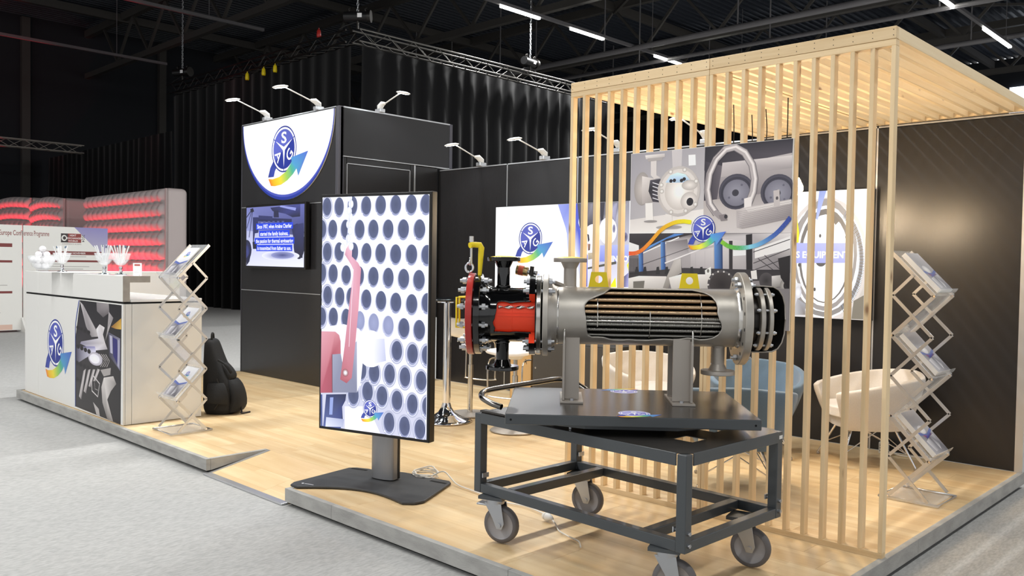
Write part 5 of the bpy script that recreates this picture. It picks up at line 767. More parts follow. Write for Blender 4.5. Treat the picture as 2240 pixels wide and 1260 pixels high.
for a, b, c, d in ((TY+0.104,TY+0.112,0,2.40),(6.078,6.086,0,2.40)): MB().box(-0.012,0.010,a,b,c,d).build('door_frame','aluminium',d1)
MB().box(-0.012,0.010,TY+0.104,6.086,2.392,2.40).build('door_frame','aluminium',d1)
MB().cyl((0.0,6.0,1.05),(0.05,6.0,1.05),0.012,n=10).cyl((0.05,6.0,1.05),(0.05,5.88,1.05),0.010,n=10).build('door_handle','aluminium',d1)
# header above the door
side_box(TY+0.055,6.655,-0.03,0.022,2.47,TH-0.01,'header_panel','wall_panel',0.002)
side_box(TY+0.05,6.66,-0.03,0.026,TH-0.012,TH+0.002,'header_trim','aluminium')
side_box(TY+0.05,6.66,-0.03,0.026,2.462,2.470,'header_trim','aluminium')
side_box(6.655,6.70,-0.035,0.026,2.455,TH,'header_end_profile','alu_dark',0.003)
# round topped logo sign on the tower
sg = thing('logo_sign', 'white half-round sign with blue rim and round logo on the tower', 'sign', ((TX0+TX1-0.05)/2+0.012, TY-0.012, 0))
sw = 0.965; zt = 2.965; zb = 2.045
arc = [(sw*math.cos(PI+PI*k/40), (zt-zb)*math.sin(PI+PI*k/40)**1) for k in range(41)]
Mxz = Matrix(((1,0,0,0),(0,0,1,0),(0,1,0,zt),(0,0,0,1)))
MB().prism([(x,y) for x,y in arc], 0.0, 0.012, M=Mxz).build('sign_board','white',sg)
p = PR(); A2 = [(x,y) for x,y in arc]
p.poly(A2, '24389C'); p.poly([(x*0.992,y*0.965) for x,y in A2], '4A57BC'); p.poly([(x*0.985,y*0.935) for x,y in A2], 'F6F7FA')
p.logo(-0.03,-0.345,0.262)
p.build('printed_logo','print_sign',sg,(0,-0.0005,zt),(R(90),0,0))
# wall screen
tv = thing('wall_screen', 'wall mounted screen with white sentences on blue bars, on the tower', 'screen', (-8.668, TY-0.02, 1.635))
MB().box(-0.648,0.648,-0.055,0.0,-0.368,0.368).build('housing','frame_black',tv,bev=0.006)
p = PR(1.255,0.69)
p.art(ART_WALLSCREEN)
for t, y, w in (('Since 1907, when Arsène Charlier',0.115,0.80),('started the family business,',0.032,0.66),('the passion for thermal engineering',-0.051,0.86),('is transmitted from father to son.',-0.134,0.78)):
    p.poly([(-w/2,y-0.036),(w/2,y-0.036),(w/2,y+0.036),(-w/2,y+0.036)], '0A3BD8'); p.text(t, 0, y, 0.046, 'F4F6FF', bold=0.02, width=w-0.05)
p.build('picture','screen',tv,(0,-0.0555,0),(R(90),0,0))

# light boxes on the back wall
def lightbox(x0, x1, art, label, ynear, extra=None):
    r = thing('light_box', label, 'light box', ((x0+x1)/2, YB, 0.9725+0.5), 0.0, 'light boxes')
    W = x1-x0; d = YB-ynear
    MB().box(-W/2,W/2,-d,0.008,-0.4975,0.4975).build('box_frame','frame_black',r,bev=0.003)
    p = PR(W,0.985); p.art(art)
    if extra: extra(p)
    p.build('lit_print','lightbox',r,(0,-d-0.0005,0),(R(90),0,0))
def ex_l(p):
    p.text('INNOVATIVE', 0.78, -0.045, 0.055, 'FFFFFF', bold=0.04)
    p.text('STR', -0.40, -0.23, 0.05, '8A98D8', bold=0.0)
lightbox(-6.475,-4.475,ART_LIGHTL,'wide lit panel with round blue logo on the back wall',6.42, ex_l)
def ex_r(p): p.text('PROCESS EQUIPMENT', 0.02, -0.0, 0.052, 'FFFFFF', bold=0.03, width=0.67)
lightbox(-3.5,-2.5,ART_LIGHTR,'square lit panel with metal rings behind the right slats',6.40, ex_r)

# arm spot lamps
def arm_lamp(base, head, label, n=0):
    """base clamp on top of a wall; head hangs out in front"""
    b = Vector(base); h = Vector(head); d = Vector((h.x-b.x,h.y-b.y,0)); rz = math.atan2(d.y,d.x); L = d.length; dz = h.z-b.z
    r = thing('arm_spot_lamp', label, 'lamp', base, rz, 'arm spot lamps')
    m = MB(); m.box(-0.05,0.05,-0.035,0.035,-0.03,0.012); m.build('wall_clamp','aluminium',r,bev=0.008)
    e0 = Vector((L*0.18,0,dz*0.18+0.03))
    m = MB(); m.tube([(-0.01,0,0.0),(0.0,0,0.035),e0*0.6+Vector((0,0,0.03)),e0+Vector((0.02,0,0.01))],[0.024,0.034,0.030,0.014],10); m.build('joint_body','white',r)
    hp = Vector((L-0.04,0,dz+0.0))
    m = MB(); m.cyl(e0,hp,0.007,n=8); m.build('arm','white',r)
    hd = MB(); prof = [(0.0,0.018),(0.05,0.016),(0.085,0.006),(0.09,0.0),(0.085,-0.006),(0.07,-0.010)]
    hd.lathe(prof,24,M=Matrix.Translation((L+0.03,0,dz)) @ Euler((0,R(12),0)).to_matrix().to_4x4() @ Matrix.Diagonal((1.0,0.72,1,1))); hd.build('lamp_head','white',r)
    ld = MB(); ld.lathe([(0.0,-0.012),(0.072,-0.0105)],24,M=Matrix.Translation((L+0.03,0,dz)) @ Euler((0,R(12),0)).to_matrix().to_4x4() @ Matrix.Diagonal((1.0,0.72,1,1))); ld.build('led_disc','led',r)
    light('arm_spot_light','SPOT',(L+0.03,0,dz-0.03),ARM_W,(0.93,0.98,1.0),0.05,target=(L-0.22,0,dz-1.2),spot=R(125),blend=0.6,parent=r)
arm_lamp((-9.0,TY+0.02,TH+0.03),(-9.0,4.74,3.165),'arm spot lamp over the left corner of the half-round sign')
arm_lamp((-7.93,TY+0.02,TH+0.03),(-7.93,4.71,3.165),'arm spot lamp over the right part of the half-round sign')
arm_lamp((-7.53,5.663,TH+0.03),(-7.16,5.663,3.15),'arm spot lamp leaning right over the dark tower header')
arm_lamp((-6.83,YB+0.03,WH+0.03),(-6.83,6.12,2.625),'arm spot lamp on the back wall nearest the tower')
arm_lamp((-5.886,YB+0.03,WH+0.03),(-5.886,6.11,2.60),'arm spot lamp on the back wall over the wide lit panel')
arm_lamp((-4.934,YB+0.03,WH+0.03),(-4.934,6.11,2.60),'arm spot lamp on the back wall behind the leftmost slats')
arm_lamp((-3.99,YB+0.03,WH+0.03),(-3.99,6.11,2.60),'arm spot lamp on the back wall hidden among the middle slats')

# ================================================================== slatted screen and pergola roof
LX0, LX1, LY = -3.447, -1.487, 4.058
pg = thing('slatted_pergola', 'pale timber pergola with slatted front screen and joist roof', 'pergola', (0,0,0))
SWD, SDP = 0.021, 0.043; zt0, zt1 = 0.030, 2.402
sl = MB().box(-SWD/2,SWD/2,0,SDP,0,zt1-zt0).mesh('slat','pine')
XM = (LX0+LX1)/2
def panel_slats(a, b):
    n = 11
    for k in range(n): place('slat', sl, pg, (a+SWD/2+(b-a-SWD)*k/(n-1), LY, zt0), bev=0.0015, seg=1)
    MB().box(a,b,LY,LY+SDP,0.0,zt0).build('sole_plate','pine_x',pg,bev=0.0015,seg=1)
    MB().box(a,b,LY,LY+SDP,zt1,zt1+0.029).build('top_rail','pine_x',pg,bev=0.0015,seg=1)
panel_slats(LX0, XM-0.001); panel_slats(XM+0.001, LX1)
zr0, zr1 = 2.433, 2.491
for a, b in ((LX0,XM-0.001),(XM+0.001,LX1)):
    MB().box(a,b,LY,LY+0.028,zr0,zr1).build('front_beam','pine_x',pg,bev=0.002,seg=1)
    MB().box(a,b,YB-0.04,YB+0.0,zr0+0.006,zr1).build('rear_beam','pine_x',pg,bev=0.002,seg=1)
jl = MB().box(-0.014,0.014,0,YB-0.042-(LY+0.029),0,zr1-zr0).mesh('joist','pine_y')
for (a, b) in ((LX0,XM-0.006),(XM+0.006,LX1)):
    n = 11
    for k in range(n): place('joist', jl, pg, (a+0.014+(b-a-0.028)*k/(n-1), LY+0.029, zr0), bev=0.0015, seg=1)
# nails in the front beam
nail = MB().cyl((0,-0.001,0),(0,0.004,0),0.0022,n=8).mesh('nail','dark_steel')
for (a, b) in ((LX0,XM-0.006),(XM+0.006,LX1)):
    for k in range(11):
        for dz in (0.016,0.042): place('nail', nail, pg, (a+0.014+(b-a-0.028)*k/10+0.001*(k%3), LY, zr0+dz))
# hanging poster in front of the slats
po = thing('hanging_poster', 'printed poster of heat exchangers hung on the timber slats', 'poster', (-2.470, LY-0.006, 1.531))
MB().box(-0.5,0.5,-0.004,0.005,-0.485,0.485).build('poster_board','white',po)
p = PR(1.0,0.97); p.art(ART_POSTER); p.build('poster_print','print_poster',po,(0,-0.0045,0),(R(90),0,0))

# pendant lamps under the roof
for k,(px,py,pz) in enumerate(((-2.877,5.04,1.80),(-2.967,5.45,1.78),(-2.793,5.32,1.88),(-2.502,5.05,1.74),(-2.40,4.98,1.83))):
    r = thing('pendant_lamp', ['pendant lamp on a black cord left of the others above the poster','pendant lamp on the shortest visible black cord behind the slats','pendant lamp on a black cord second from the right above the poster','pendant lamp on the longest wavy black cord above the poster','bare warm pendant bulb glowing beside the square lit panel'][k], 'lamp', (px,py,pz), 0.0, 'pendant lamps')
    rn = random.Random(k); top = zr0-pz
    MB().tube(spline([(0,0,0.17),(0.006*rn.uniform(-1,1),0,0.3),(0.012*rn.uniform(-1,1),0,0.45*top/0.6),(0,0,top)],5),0.0035,6).build('cord','plastic_black',r)
    MB().cyl((0,0,0.09),(0,0,0.18),0.020,0.017,n=14).build('socket','plastic_black',r)
    MB().lathe([(0,-0.02),(0.025,-0.012),(0.042,0.015),(0.040,0.04),(0.024,0.075),(0.016,0.09)],18).build('glass_bulb','bulb',r)
    light('pendant_light','POINT',(0,0,-0.06),PENDANT_W,(1.0,0.79,0.54),0.04,parent=r)
# ================================================================== reception counter
CX0, CX1, CY0, CY1 = -9.50, -7.02, 2.735, 3.40
ct = thing('reception_counter', 'white reception counter with round logo and welding photo', 'counter', (0,0,0.004))
def cb(x0,x1,y0,y1,z0,z1,name,material='white',bev=0.002): return MB().box(x0,x1,y0,y1,z0,z1).build(name,material,ct,bev=bev,seg=1)
cb(CX0+0.02,CX1-0.02,CY0+0.02,CY1,0.0,0.985,'body','white',0)
cb(CX0,-9.10,CY0,CY0+0.018,0.0,0.985,'front_panel'); cb(-9.094,CX1,CY0,CY0+0.018,0.0,0.985,'front_panel')
cb(CX1-0.018,CX1,CY0+0.02,CY0+0.07,0.0,0.985,'side_post'); cb(CX1-0.018,CX1,CY0+0.073,CY1,0.0,0.985,'side_panel')
cb(CX0+0.01,CX1-0.01,CY0+0.01,CY1,0.985,1.000,'shadow_gap','black',0)
cb(CX0,CX1,CY0+0.062,CY1,1.0,1.022,'worktop','white_gloss')
# raised front and top in an L
for a, b in ((CX0,-9.10),(-9.096,-8.22),(-8.216,CX1-0.004)): cb(a,b,CY0,CY0+0.02,1.003,1.213,'upper_front_panel')
cb(CX0,CX1-0.004,CY0+0.02,CY0+0.055,1.003,1.16,'upper_core')
cb(CX0,CX1-0.004,CY0+0.021,CY0+0.22,1.161,1.213,'counter_top','white_gloss')
cb(CX1-0.004,CX1,CY0,CY0+0.055,1.003,1.213,'end_edge','counter_edge',0); cb(CX1-0.004,CX1,CY0+0.055,CY0+0.22,1.16,1.213,'end_edge','counter_edge',0)
cb(CX0,CX0+0.25,CY1+0.002,4.22,0.0,1.213,'return_wing'); cb(CX0,CX0+0.25,CY0+0.23,CY1,1.022,1.213,'return_wing')
p = PR(2.06,0.98); p.logo(-0.55,0.06,0.222)
p.art([(a[0],[t+(0.49 if i%2==0 else 0.0) for i,t in enumerate(a[1])],*a[2:]) if a[0]!='e' else ('e',[a[1][0]+0.49,a[1][1],a[1][2],a[1][3]],a[2],a[3]) for a in [(q[0], [v*(0.885 if (i%2==0) else 0.98) for i,v in enumerate(q[1])], *q[2:]) if q[0]!='e' else ('e',[q[1][0]*0.885,q[1][1]*0.98,q[1][2]*0.885,q[1][3]],q[2],q[3]) for q in ART_COUNTER]])
p.build('printed_front','print',ct,(-8.05,CY0-0.0005,0.492),(R(90),0,0))

# things on the counter top
TOPZ = 1.217
bowl = tag(MB().lathe([(0.0,0.012),(0.05,0.012),(0.09,0.045),(0.128,0.12),(0.138,0.155),(0.133,0.155),(0.122,0.12),(0.085,0.052),(0.05,0.02),(0.0,0.02)],32).lathe([(0.055,0.0),(0.055,0.012),(0.0,0.012)],24).build('glass_bowl','glass_clear',loc=(-9.335,2.845,TOPZ)), 'clear glass bowl heaped with white balls on the counter', 'bowl')
BR = 0.0325
bpos = [(0.0385*math.cos(t),0.0385*math.sin(t),0.056) for t in (0.5,2.6,4.7)]+[(0.078*math.cos(t),0.078*math.sin(t),0.112) for t in (0.2,1.25,2.3,3.4,4.45,5.4)]+[(0.0,0.0,0.115)]+[(0.043*math.cos(t),0.043*math.sin(t),0.168) for t in (0.9,3.0,5.1)]+[(0.01,0.0,0.222)]
ball_me = MB().lathe([(max(0.0,BR*math.sin(PI*k/12)),-BR*math.cos(PI*k/12)) for k in range(13)],20).mesh('white_ball','golf_ball')
for k,(x,y,z) in enumerate(bpos):
    o = place('white_ball', ball_me, None, (-9.335+x,2.845+y,TOPZ+z)); o.rotation_euler = (k,k*2,k*3)
    tag(o, 'topmost white ball of the heap in the glass bowl' if k == len(bpos)-1 else 'white ball in the heap inside the glass bowl, below the topmost', 'ball', 'white balls in the glass bowl')

def pen_glass(x, y, label, seed):
    r = thing('pen_glass', label, 'glass', (x,y,TOPZ), 0.0, 'glasses of pens')
    MB().lathe([(0.0,0.0),(0.046,0.0),(0.046,0.007),(0.014,0.014),(0.016,0.03),(0.010,0.045),(0.016,0.06),(0.014,0.072)],24).build('foot','chrome',r)
    MB().lathe([(0.0,0.072),(0.035,0.088),(0.066,0.13),(0.082,0.185),(0.078,0.185),(0.061,0.13),(0.032,0.094),(0.0,0.08)],28).build('bowl','glass_clear',r)
    rn = random.Random(seed)
    for k in range(11):
        a = 2*PI*k/11+rn.uniform(-.2,.2); q = rn.uniform(0.3,1.0)
        dx, dy = math.cos(a)*q, math.sin(a)*q
        o = MB().tube([(0,0,0),(0,0,0.12),(0,0,0.14),(0,0,0.155)],[0.0050,0.0056,0.0056,0.004],7).build('pen','white_gloss')
        b0 = Vector((x+dx*0.022,y+dy*0.022,TOPZ+0.100)); b1 = Vector((x+dx*0.085,y+dy*0.085,TOPZ+0.262))
        o.location = b0; o.rotation_euler = (b1-b0).to_track_quat('Z','Y').to_euler()
        tag(o, 'white pen standing in the '+['left pen glass beside the white balls','front pen glass near the counter end','rear pen glass near the counter end'][seed], 'pen', 'pens in the counter glasses')
        MB().tube([(0,0,0.138),(0,0,0.158)],[0.0060,0.0045],7).build('cap','white_gloss' if k%3 else 'fabric_blue',o)
pen_glass(-8.86,2.875,'footed pen glass standing right of the white balls',0)
pen_glass(-7.63,2.815,'footed pen glass, front one near the grey counter end',1)
pen_glass(-7.455,2.885,'footed pen glass, rear one near the grey counter end',2)
for k,(x,y,w,d,a) in enumerate(((-8.62,2.80,0.22,0.30,0.35),(-8.28,2.79,0.30,0.21,-0.15))):
    m = MB(); n = 6; v = []
    for i in range(n+1):
        for j in (0,1): v.append((w*(i/n-0.5),d*(j-0.5),0.0008+(0.0 if j else -0.018*(0.4+0.6*math.sin(i*1.3)**2))*0+0.0004*i))
    m.add(v,[(2*i,2*i+2,2*i+3,2*i+1) for i in range(n)])
    o = m.build('paper_leaflet','paper',loc=(x,y,TOPZ-0.0005),rot=(0,0,a),solid=0.0015); o.location.z += 0.002
    tag(o, ['white paper leaflet lying on the counter by the left pen glass','white paper leaflet lying in the middle of the counter top'][k], 'leaflet', 'leaflets on the counter')
cs = thing('card_sign', 'small upright white card on the counter top near its grey end', 'card', (-7.23,2.935,TOPZ), R(25))
MB().box(-0.045,0.045,-0.002,0.002,0.0,0.105).build('card','paper',cs)
MB().box(-0.03,0.03,-0.018,0.018,0.0,0.006).build('card_foot','white',cs)
p = PR(); p.poly([(-0.030,0.080),(0.030,0.080),(0.030,0.095),(-0.030,0.095)],'B0554E')
for k in range(5): p.poly([(-0.03,0.066-0.011*k),(0.02,0.066-0.011*k),(0.02,0.068-0.011*k),(-0.03,0.068-0.011*k)],'C2BFBC')
p.build('card_print','print',cs,(0,-0.0021,0),(R(90),0,0))

# ================================================================== zigzag brochure stands
def brochure_print(w, h, logo):
    p = PR(w, h)
    p.poly([(-w/2,h/2),(w/2,h/2),(w/2,-h/2),(-w/2,-h/2)],['F4F4F6','F2F2F6','8E8C92','A6A4AA'] if logo else ['B4B2B6','CFCDD0','6E6C72','8A888E'])
    p.poly([(-w/2,h*0.02),(0,-h*0.06),(w/2,h*0.04),(w/2,-h/2),(-w/2,-h/2)],['5A6AA8','4A5A9C','5A6AA8','77757C','9A989E'])
    p.poly([(-w/2,-h*0.05),(0,-h*0.12),(w/2,-h*0.02),(w/2,-h/2),(-w/2,-h/2)],['8E8C94','6A6870','B2B0B6','57555C','A6A4AA'])
    p.poly([(-w*0.4,-h*0.2),(-w*0.1,-h*0.15),(0,-h*0.42),(-w*0.3,-h*0.45)],['D2D0D4','A4A2A8','6E6C74','C2C0C6'])
    p.poly([(w*0.05,-h*0.12),(w*0.4,-h*0.1),(w*0.3,-h*0.3),(w*0.1,-h*0.45)],['8A8890','C9C7CC','5A5860','DAD8DC'])
    if logo: p.logo(0,h*0.28,w*0.12)
    else:
        p.ell(-w*0.1,h*0.05,w*0.22,h*0.10,'EDEBEA','C8C6C8'); p.poly([(-w*0.3,-h*0.06),(0,-h*0.1),(w*0.3,-h*0.04),(w*0.3,-h*0.1),(-w*0.2,-h*0.16)],['A83A3A','3A4A9C','4A5AA8','6A3A4A','2A3A8A'])
    return p
def zig_stand(label, loc, rz, blab, logo, stacks):
    """zigzag in the local XZ plane; the rack is 0.325 deep along local +Y"""
    r = thing('brochure_stand', label, 'brochure stand', loc, rz, 'zigzag brochure stands')
    D = 0.325; A = 0.115; st = 0.2385; nseg = 6
    P = [((A if k%2 == 0 else -A), 0.018+st*k) for k in range(nseg+1)]
    # base frame
    m = MB(); bx0, bx1 = -0.165, 0.165
    m.tube([(bx0,0,0.008),(bx1,0,0.008),(bx1,D,0.008),(bx0,D,0.008)],0.008,6,closed=True); m.build('base_frame','aluminium',r)
    MB().box(bx0+0.02,bx1-0.02,0.02,D-0.02,0.003,0.008).build('base_plate','acrylic',r)
    # shelves: each slope has two side rails, an acrylic sheet and a lip
    for k in range(nseg):
        a = Vector((P[k][0],0,P[k][1])); b = Vector((P[k+1][0],0,P[k+1][1])); d = (b-a).normalized(); nrm = Vector((-d.z,0,d.x));
        if nrm.z < 0: nrm = -nrm
        carries = (k%2 == 1)             # slope that faces the viewer carries brochures
        ext = 0.03 if k == nseg-1 else 0.0
        b2 = b+d*ext
        sh = bpy.data.objects.new('shelf', MB().add([tuple(a+nrm*0.004),tuple(b2+nrm*0.004),tuple(b2+nrm*0.004+Vector((0,D,0))),tuple(a+nrm*0.004+Vector((0,D,0)))],[(0,1,2,3)]).mesh('shelf','acrylic'))
        COL.objects.link(sh); sh.parent = r; sm = sh.modifiers.new('thickness','SOLIDIFY'); sm.thickness = 0.003
        for y in (0.0, D): MB().bar(a+Vector((0,y,0)),b2+Vector((0,y,0)),0.022,0.008,up=(0,1,0)).build('side_rail','aluminium',sh)
        if carries:
            low = a if a.z < b.z else b; hi = b if a.z < b.z else a
            u = (hi-low).normalized(); out = nrm
            lp = [low+u*0.004, low+u*0.004+out*0.03, low+u*0.010+out*0.05]
            m = MB(); v = []
            for q in lp: v += [tuple(q), tuple(q+Vector((0,D,0)))]
            m.add(v,[(0,2,3,1),(2,4,5,3)]); m.build('front_lip','acrylic',sh,solid=0.003)
        for y in (0.0, D): MB().cyl(a+Vector((0,y-0.008,0)),a+Vector((0,y+0.008,0)),0.007,n=8).build('joint_pin','chrome',sh)
    # scissor bars mirrored
    Q = [(-x, z) for x, z in P]
    for y in (-0.010, D+0.010):
        for k in range(nseg):
            a = Vector((Q[k][0],y,Q[k][1])); b = Vector((Q[k+1][0],y,Q[k+1][1]))
            if k == nseg-1: b = (a+b)/2
            MB().bar(a,b,0.018,0.006,up=(0,1,0)).build('scissor_bar','aluminium',r)
    # brochures: each stack's copies lie on one another; every copy is a thing
    M = Matrix.Translation(Vector(loc)) @ Euler((0,0,rz)).to_matrix().to_4x4()
    for i, k in enumerate([q for q in range(nseg) if q%2 == 1][::-1]):
        a = Vector((P[k][0],0,P[k][1])); b = Vector((P[k+1][0],0,P[k+1][1]))
        low, hi = (a,b) if a.z < b.z else (b,a)
        u = (hi-low).normalized(); nrm = Vector((-u.z,0,u.x)); nrm = nrm if nrm.z > 0 else -nrm
        for s in range(stacks):
            t = 0.0042; w, h = 0.21, 0.297; lift = 0.010+s*(t+0.0006)
            xax = u.cross(nrm)
            Mx = Matrix(((xax.x,u.x,nrm.x,0),(xax.y,u.y,nrm.y,0),(xax.z,u.z,nrm.z,0),(0,0,0,1)))
            c = low+u*(h/2+0.014)+nrm*lift+Vector((0,D/2,0))
            root = bpy.data.objects.new('brochure', MB().box(-w/2,w/2,-h/2,h/2,0,t).mesh('brochure','paper')); COL.objects.link(root)
            root.matrix_world = M @ Matrix.Translation(c) @ Mx
            where = ['top','middle','lowest'][i]; top = s == stacks-1
            tag(root, ('topmost brochure on the ' if top else 'brochure under the topmost on the ')+where+' shelf of '+blab, 'brochure', 'brochures in '+blab)
            if top: brochure_print(w-0.002,h-0.002,logo).build('cover_print','print',root,(0,0,t))
    return r
zig_stand('zigzag brochure stand of steel and acrylic beside the white counter', (-6.378,3.012,0.004), R(90), 'the zigzag stand beside the counter', True, 2)
# second stand: rack depth runs along +Y, mirrored along X
zig_stand('zigzag brochure stand of steel and acrylic at the right, behind the slatted screen', (-1.757,5.495,0.004), R(180), 'the right-hand zigzag stand', False, 6)

# ================================================================== backpack
bk = thing('backpack', 'black backpack leaning behind the counter on the booth floor', 'backpack', (-7.08,3.62,0.004), R(40))
def lump(secs, n=20):
    """loft of rounded sections: (z, cx, cy, rx, ry)"""
    m = MB(); v = []
    for (z,cx,cy,rx,ry) in secs:
        for k in range(n):
            t = 2*PI*k/n; c, s_ = math.cos(t), math.sin(t)
            v.append((cx+rx*math.copysign(abs(c)**0.7,c), cy+ry*math.copysign(abs(s_)**0.7,s_), z))
    f = [(i*n+k,i*n+(k+1)%n,(i+1)*n+(k+1)%n,(i+1)*n+k) for i in range(len(secs)-1) for k in range(n)]
    m.add(v,f,0,True); m.add([v[k] for k in range(n)],[list(range(n-1,-1,-1))]); m.add(v[-n:],[list(range(n))],0,True)
    return m
lump([(0.0,0.0,0,0.12,0.13),(0.03,0.0,0,0.145,0.155),(0.16,0.0,0,0.148,0.16),(0.26,-0.01,0,0.138,0.155),(0.34,-0.03,0,0.115,0.15),(0.42,-0.055,0,0.088,0.14),(0.52,-0.075,0,0.066,0.125),(0.60,-0.088,0,0.052,0.11),(0.645,-0.094,0,0.042,0.09),(0.655,-0.095,0,0.02,0.05)]).build('main_body','backpack',bk,sub=1)
lump([(0.02,0.13,0,0.05,0.11),(0.06,0.15,0,0.062,0.125),(0.16,0.145,0,0.060,0.12),(0.26,0.12,0,0.050,0.11),(0.30,0.095,0,0.03,0.09)]).build('front_pocket','backpack',bk,sub=1)
lump([(0.30,0.08,0.0,0.03,0.08),(0.33,0.08,0.0,0.045,0.09),(0.39,0.045,0.0,0.045,0.085),(0.44,0.01,0,0.03,0.07)]).build('upper_pocket','backpack',bk,sub=1)
lump([(0.10,0.03,-0.15,0.09,0.03),(0.14,0.03,-0.165,0.10,0.035),(0.24,0.02,-0.16,0.09,0.03),(0.28,0.01,-0.145,0.07,0.02)]).build('side_pocket','backpack',bk,sub=1)
MB().tube(spline([(-0.10,0.05,0.64),(-0.105,0.05,0.69),(-0.08,-0.03,0.70),(-0.075,-0.05,0.65)],5),0.010,6).build('top_handle','backpack',bk)
MB().tube(spline([(0.02,-0.13,0.48),(0.10,-0.15,0.44),(0.15,-0.15,0.37)],5),[0.010]*5+[0.016]*5+[0.012],5).build('strap_end','backpack',bk)
MB().tube(spline([(0.18,-0.05,0.14),(0.205,-0.06,0.03),(0.215,-0.08,0.010),(0.30,-0.11,0.03)],6),0.008,5).build('loose_strap','backpack',bk)
MB().tube(spline([(0.0,-0.158,0.05),(0.06,-0.165,0.16),(0.02,-0.155,0.32)],6),0.004,5).build('zip','dark_steel',bk)

# ================================================================== screen totem
tt = thing('screen_totem', 'tall portrait display on a grey column with a flat dark foot', 'display', (-4.165,3.098,0.004), R(15.67))
SWt, SHt, SZ = 0.834, 1.468, 0.306
MB().box(-SWt/2,SWt/2,0.0,0.055,SZ,SZ+SHt).build('display_housing','frame_black',tt,bev=0.004)
MB().box(-SWt/2+0.004,SWt/2-0.004,-0.003,0.0,SZ+0.004,SZ+SHt-0.004).build('bezel','frame_black',tt)
p = PR(0.80,1.43); p.art(ART_TOTEM); p.logo(-0.007,-0.57,0.054)
p.build('display_picture','screen',tt,(0,-0.0035,SZ+SHt/2),(R(90),0,0))
MB().box(-0.28,0.28,0.055,0.085,SZ+0.4,SZ+1.1).build('mount_plate','plastic_black',tt,bev=0.004)
m = MB(); prof = [(0.085*math.cos(t),0.115-0.030*math.sin(t)) for t in [PI*k/16 for k in range(17)]]
m.prism(prof+[(-0.085,0.150),(0.085,0.150)], 0.02, SZ+1.05); m.build('column','pole_grey',tt)
MB().box(-0.088,0.088,0.150,0.170,0.02,SZ+1.05).build('column_back','plastic_black',tt)
# foot: waisted plate with concave front edge and slots
def arcpts(p0,p1,bulge,n=12):
    p0=Vector(p0);p1=Vector(p1);d=p1-p0;nn=Vector((-d.y,d.x)).normalized()
    return [tuple(p0+d*(k/n)+nn*bulge*math.sin(PI*k/n)) for k in range(n+1)]
out = arcpts((-0.335,-0.285),(0.395,-0.235),0.125)+[(0.46,-0.20)]+arcpts((0.485,-0.14),(0.40,0.27),0.0,2)+[(0.37,0.30),(0.27,0.305)]+arcpts((0.20,0.29),(-0.16,0.27),-0.05,6)+[(-0.24,0.285),(-0.33,0.27)]+[(-0.37,0.24),(-0.42,-0.22),(-0.40,-0.27)]
MB().prism(out,0.0,0.014).build('foot_plate','base_grey',tt,bev=0.004)
for x,y,a in ((-0.28,0.235,R(4)),(0.33,0.235,R(-4))):
    o = MB().box(-0.06,0.06,-0.012,0.012,0.0141,0.0148).build('grip_slot','gap_black',tt,(x,y,0),(0,0,a))
p = PR(); p.ell(-0.03,0,0.008,0.008,'E8E8EA'); p.poly([(-0.015,-0.004),(0.05,-0.004),(0.05,0.004),(-0.015,0.004)],'C8C8CC')
p.build('foot_mark','print',tt,(-0.32,-0.215,0.0142),(0,0,0.05))

# cable coil, cord and plug
cc = thing('white_cable', 'coiled white cable behind the display foot, running under the cart', 'cable', (-4.10,3.47,0.004))
m = MB(); pts = []
for k in range(64):
    t = 2*PI*k/16; rr_ = 0.085+0.012*math.sin(k*1.7); pts.append((rr_*math.cos(t),0.75*rr_*math.sin(t),0.012+0.006*(k//16)+0.03*max(0,math.sin(t))*(k/64)))
m.tube(spline(pts,2),0.0048,6); m.build('coil','cable_white',cc)
MB().tube(spline([(0.085,0.0,0.03),(0.16,0.02,0.06),(0.30,0.0,0.012),(0.50,-0.02,0.006),(0.72,-0.05,0.006),(0.90,-0.02,0.006),(1.08,-0.06,0.008),(1.135,-0.075,0.014)],8),0.0042,6).build('lead','cable_white',cc)
pl = thing('cable_plug', 'white plug and socket joint lying on the floor under the cart', 'plug', (-2.965,3.352,0.004), R(-8))
MB().lathe([(0.0,-0.03),(0.010,-0.03),(0.019,-0.018),(0.021,0.0),(0.0,0.0)],16,M=Matrix.Translation((0.0,0,0.022)) @ Euler((0,R(90),0)).to_matrix().to_4x4()).build('socket_body','cable_white',pl)
MB().lathe([(0.021,0.001),(0.021,0.015),(0.014,0.032),(0.007,0.05),(0.0,0.05),],16,M=Matrix.Translation((0.0,0,0.022)) @ Euler((0,R(90),0)).to_matrix().to_4x4()).build('plug_body','white',pl)
MB().tube(spline([(0.045,0,0.018),(0.10,-0.02,0.006),(0.18,-0.07,0.006),(0.27,-0.09,0.006),(0.36,-0.10,0.006),(0.43,-0.15,0.006)],8),0.0038,6).build('cord','cable_white',pl)
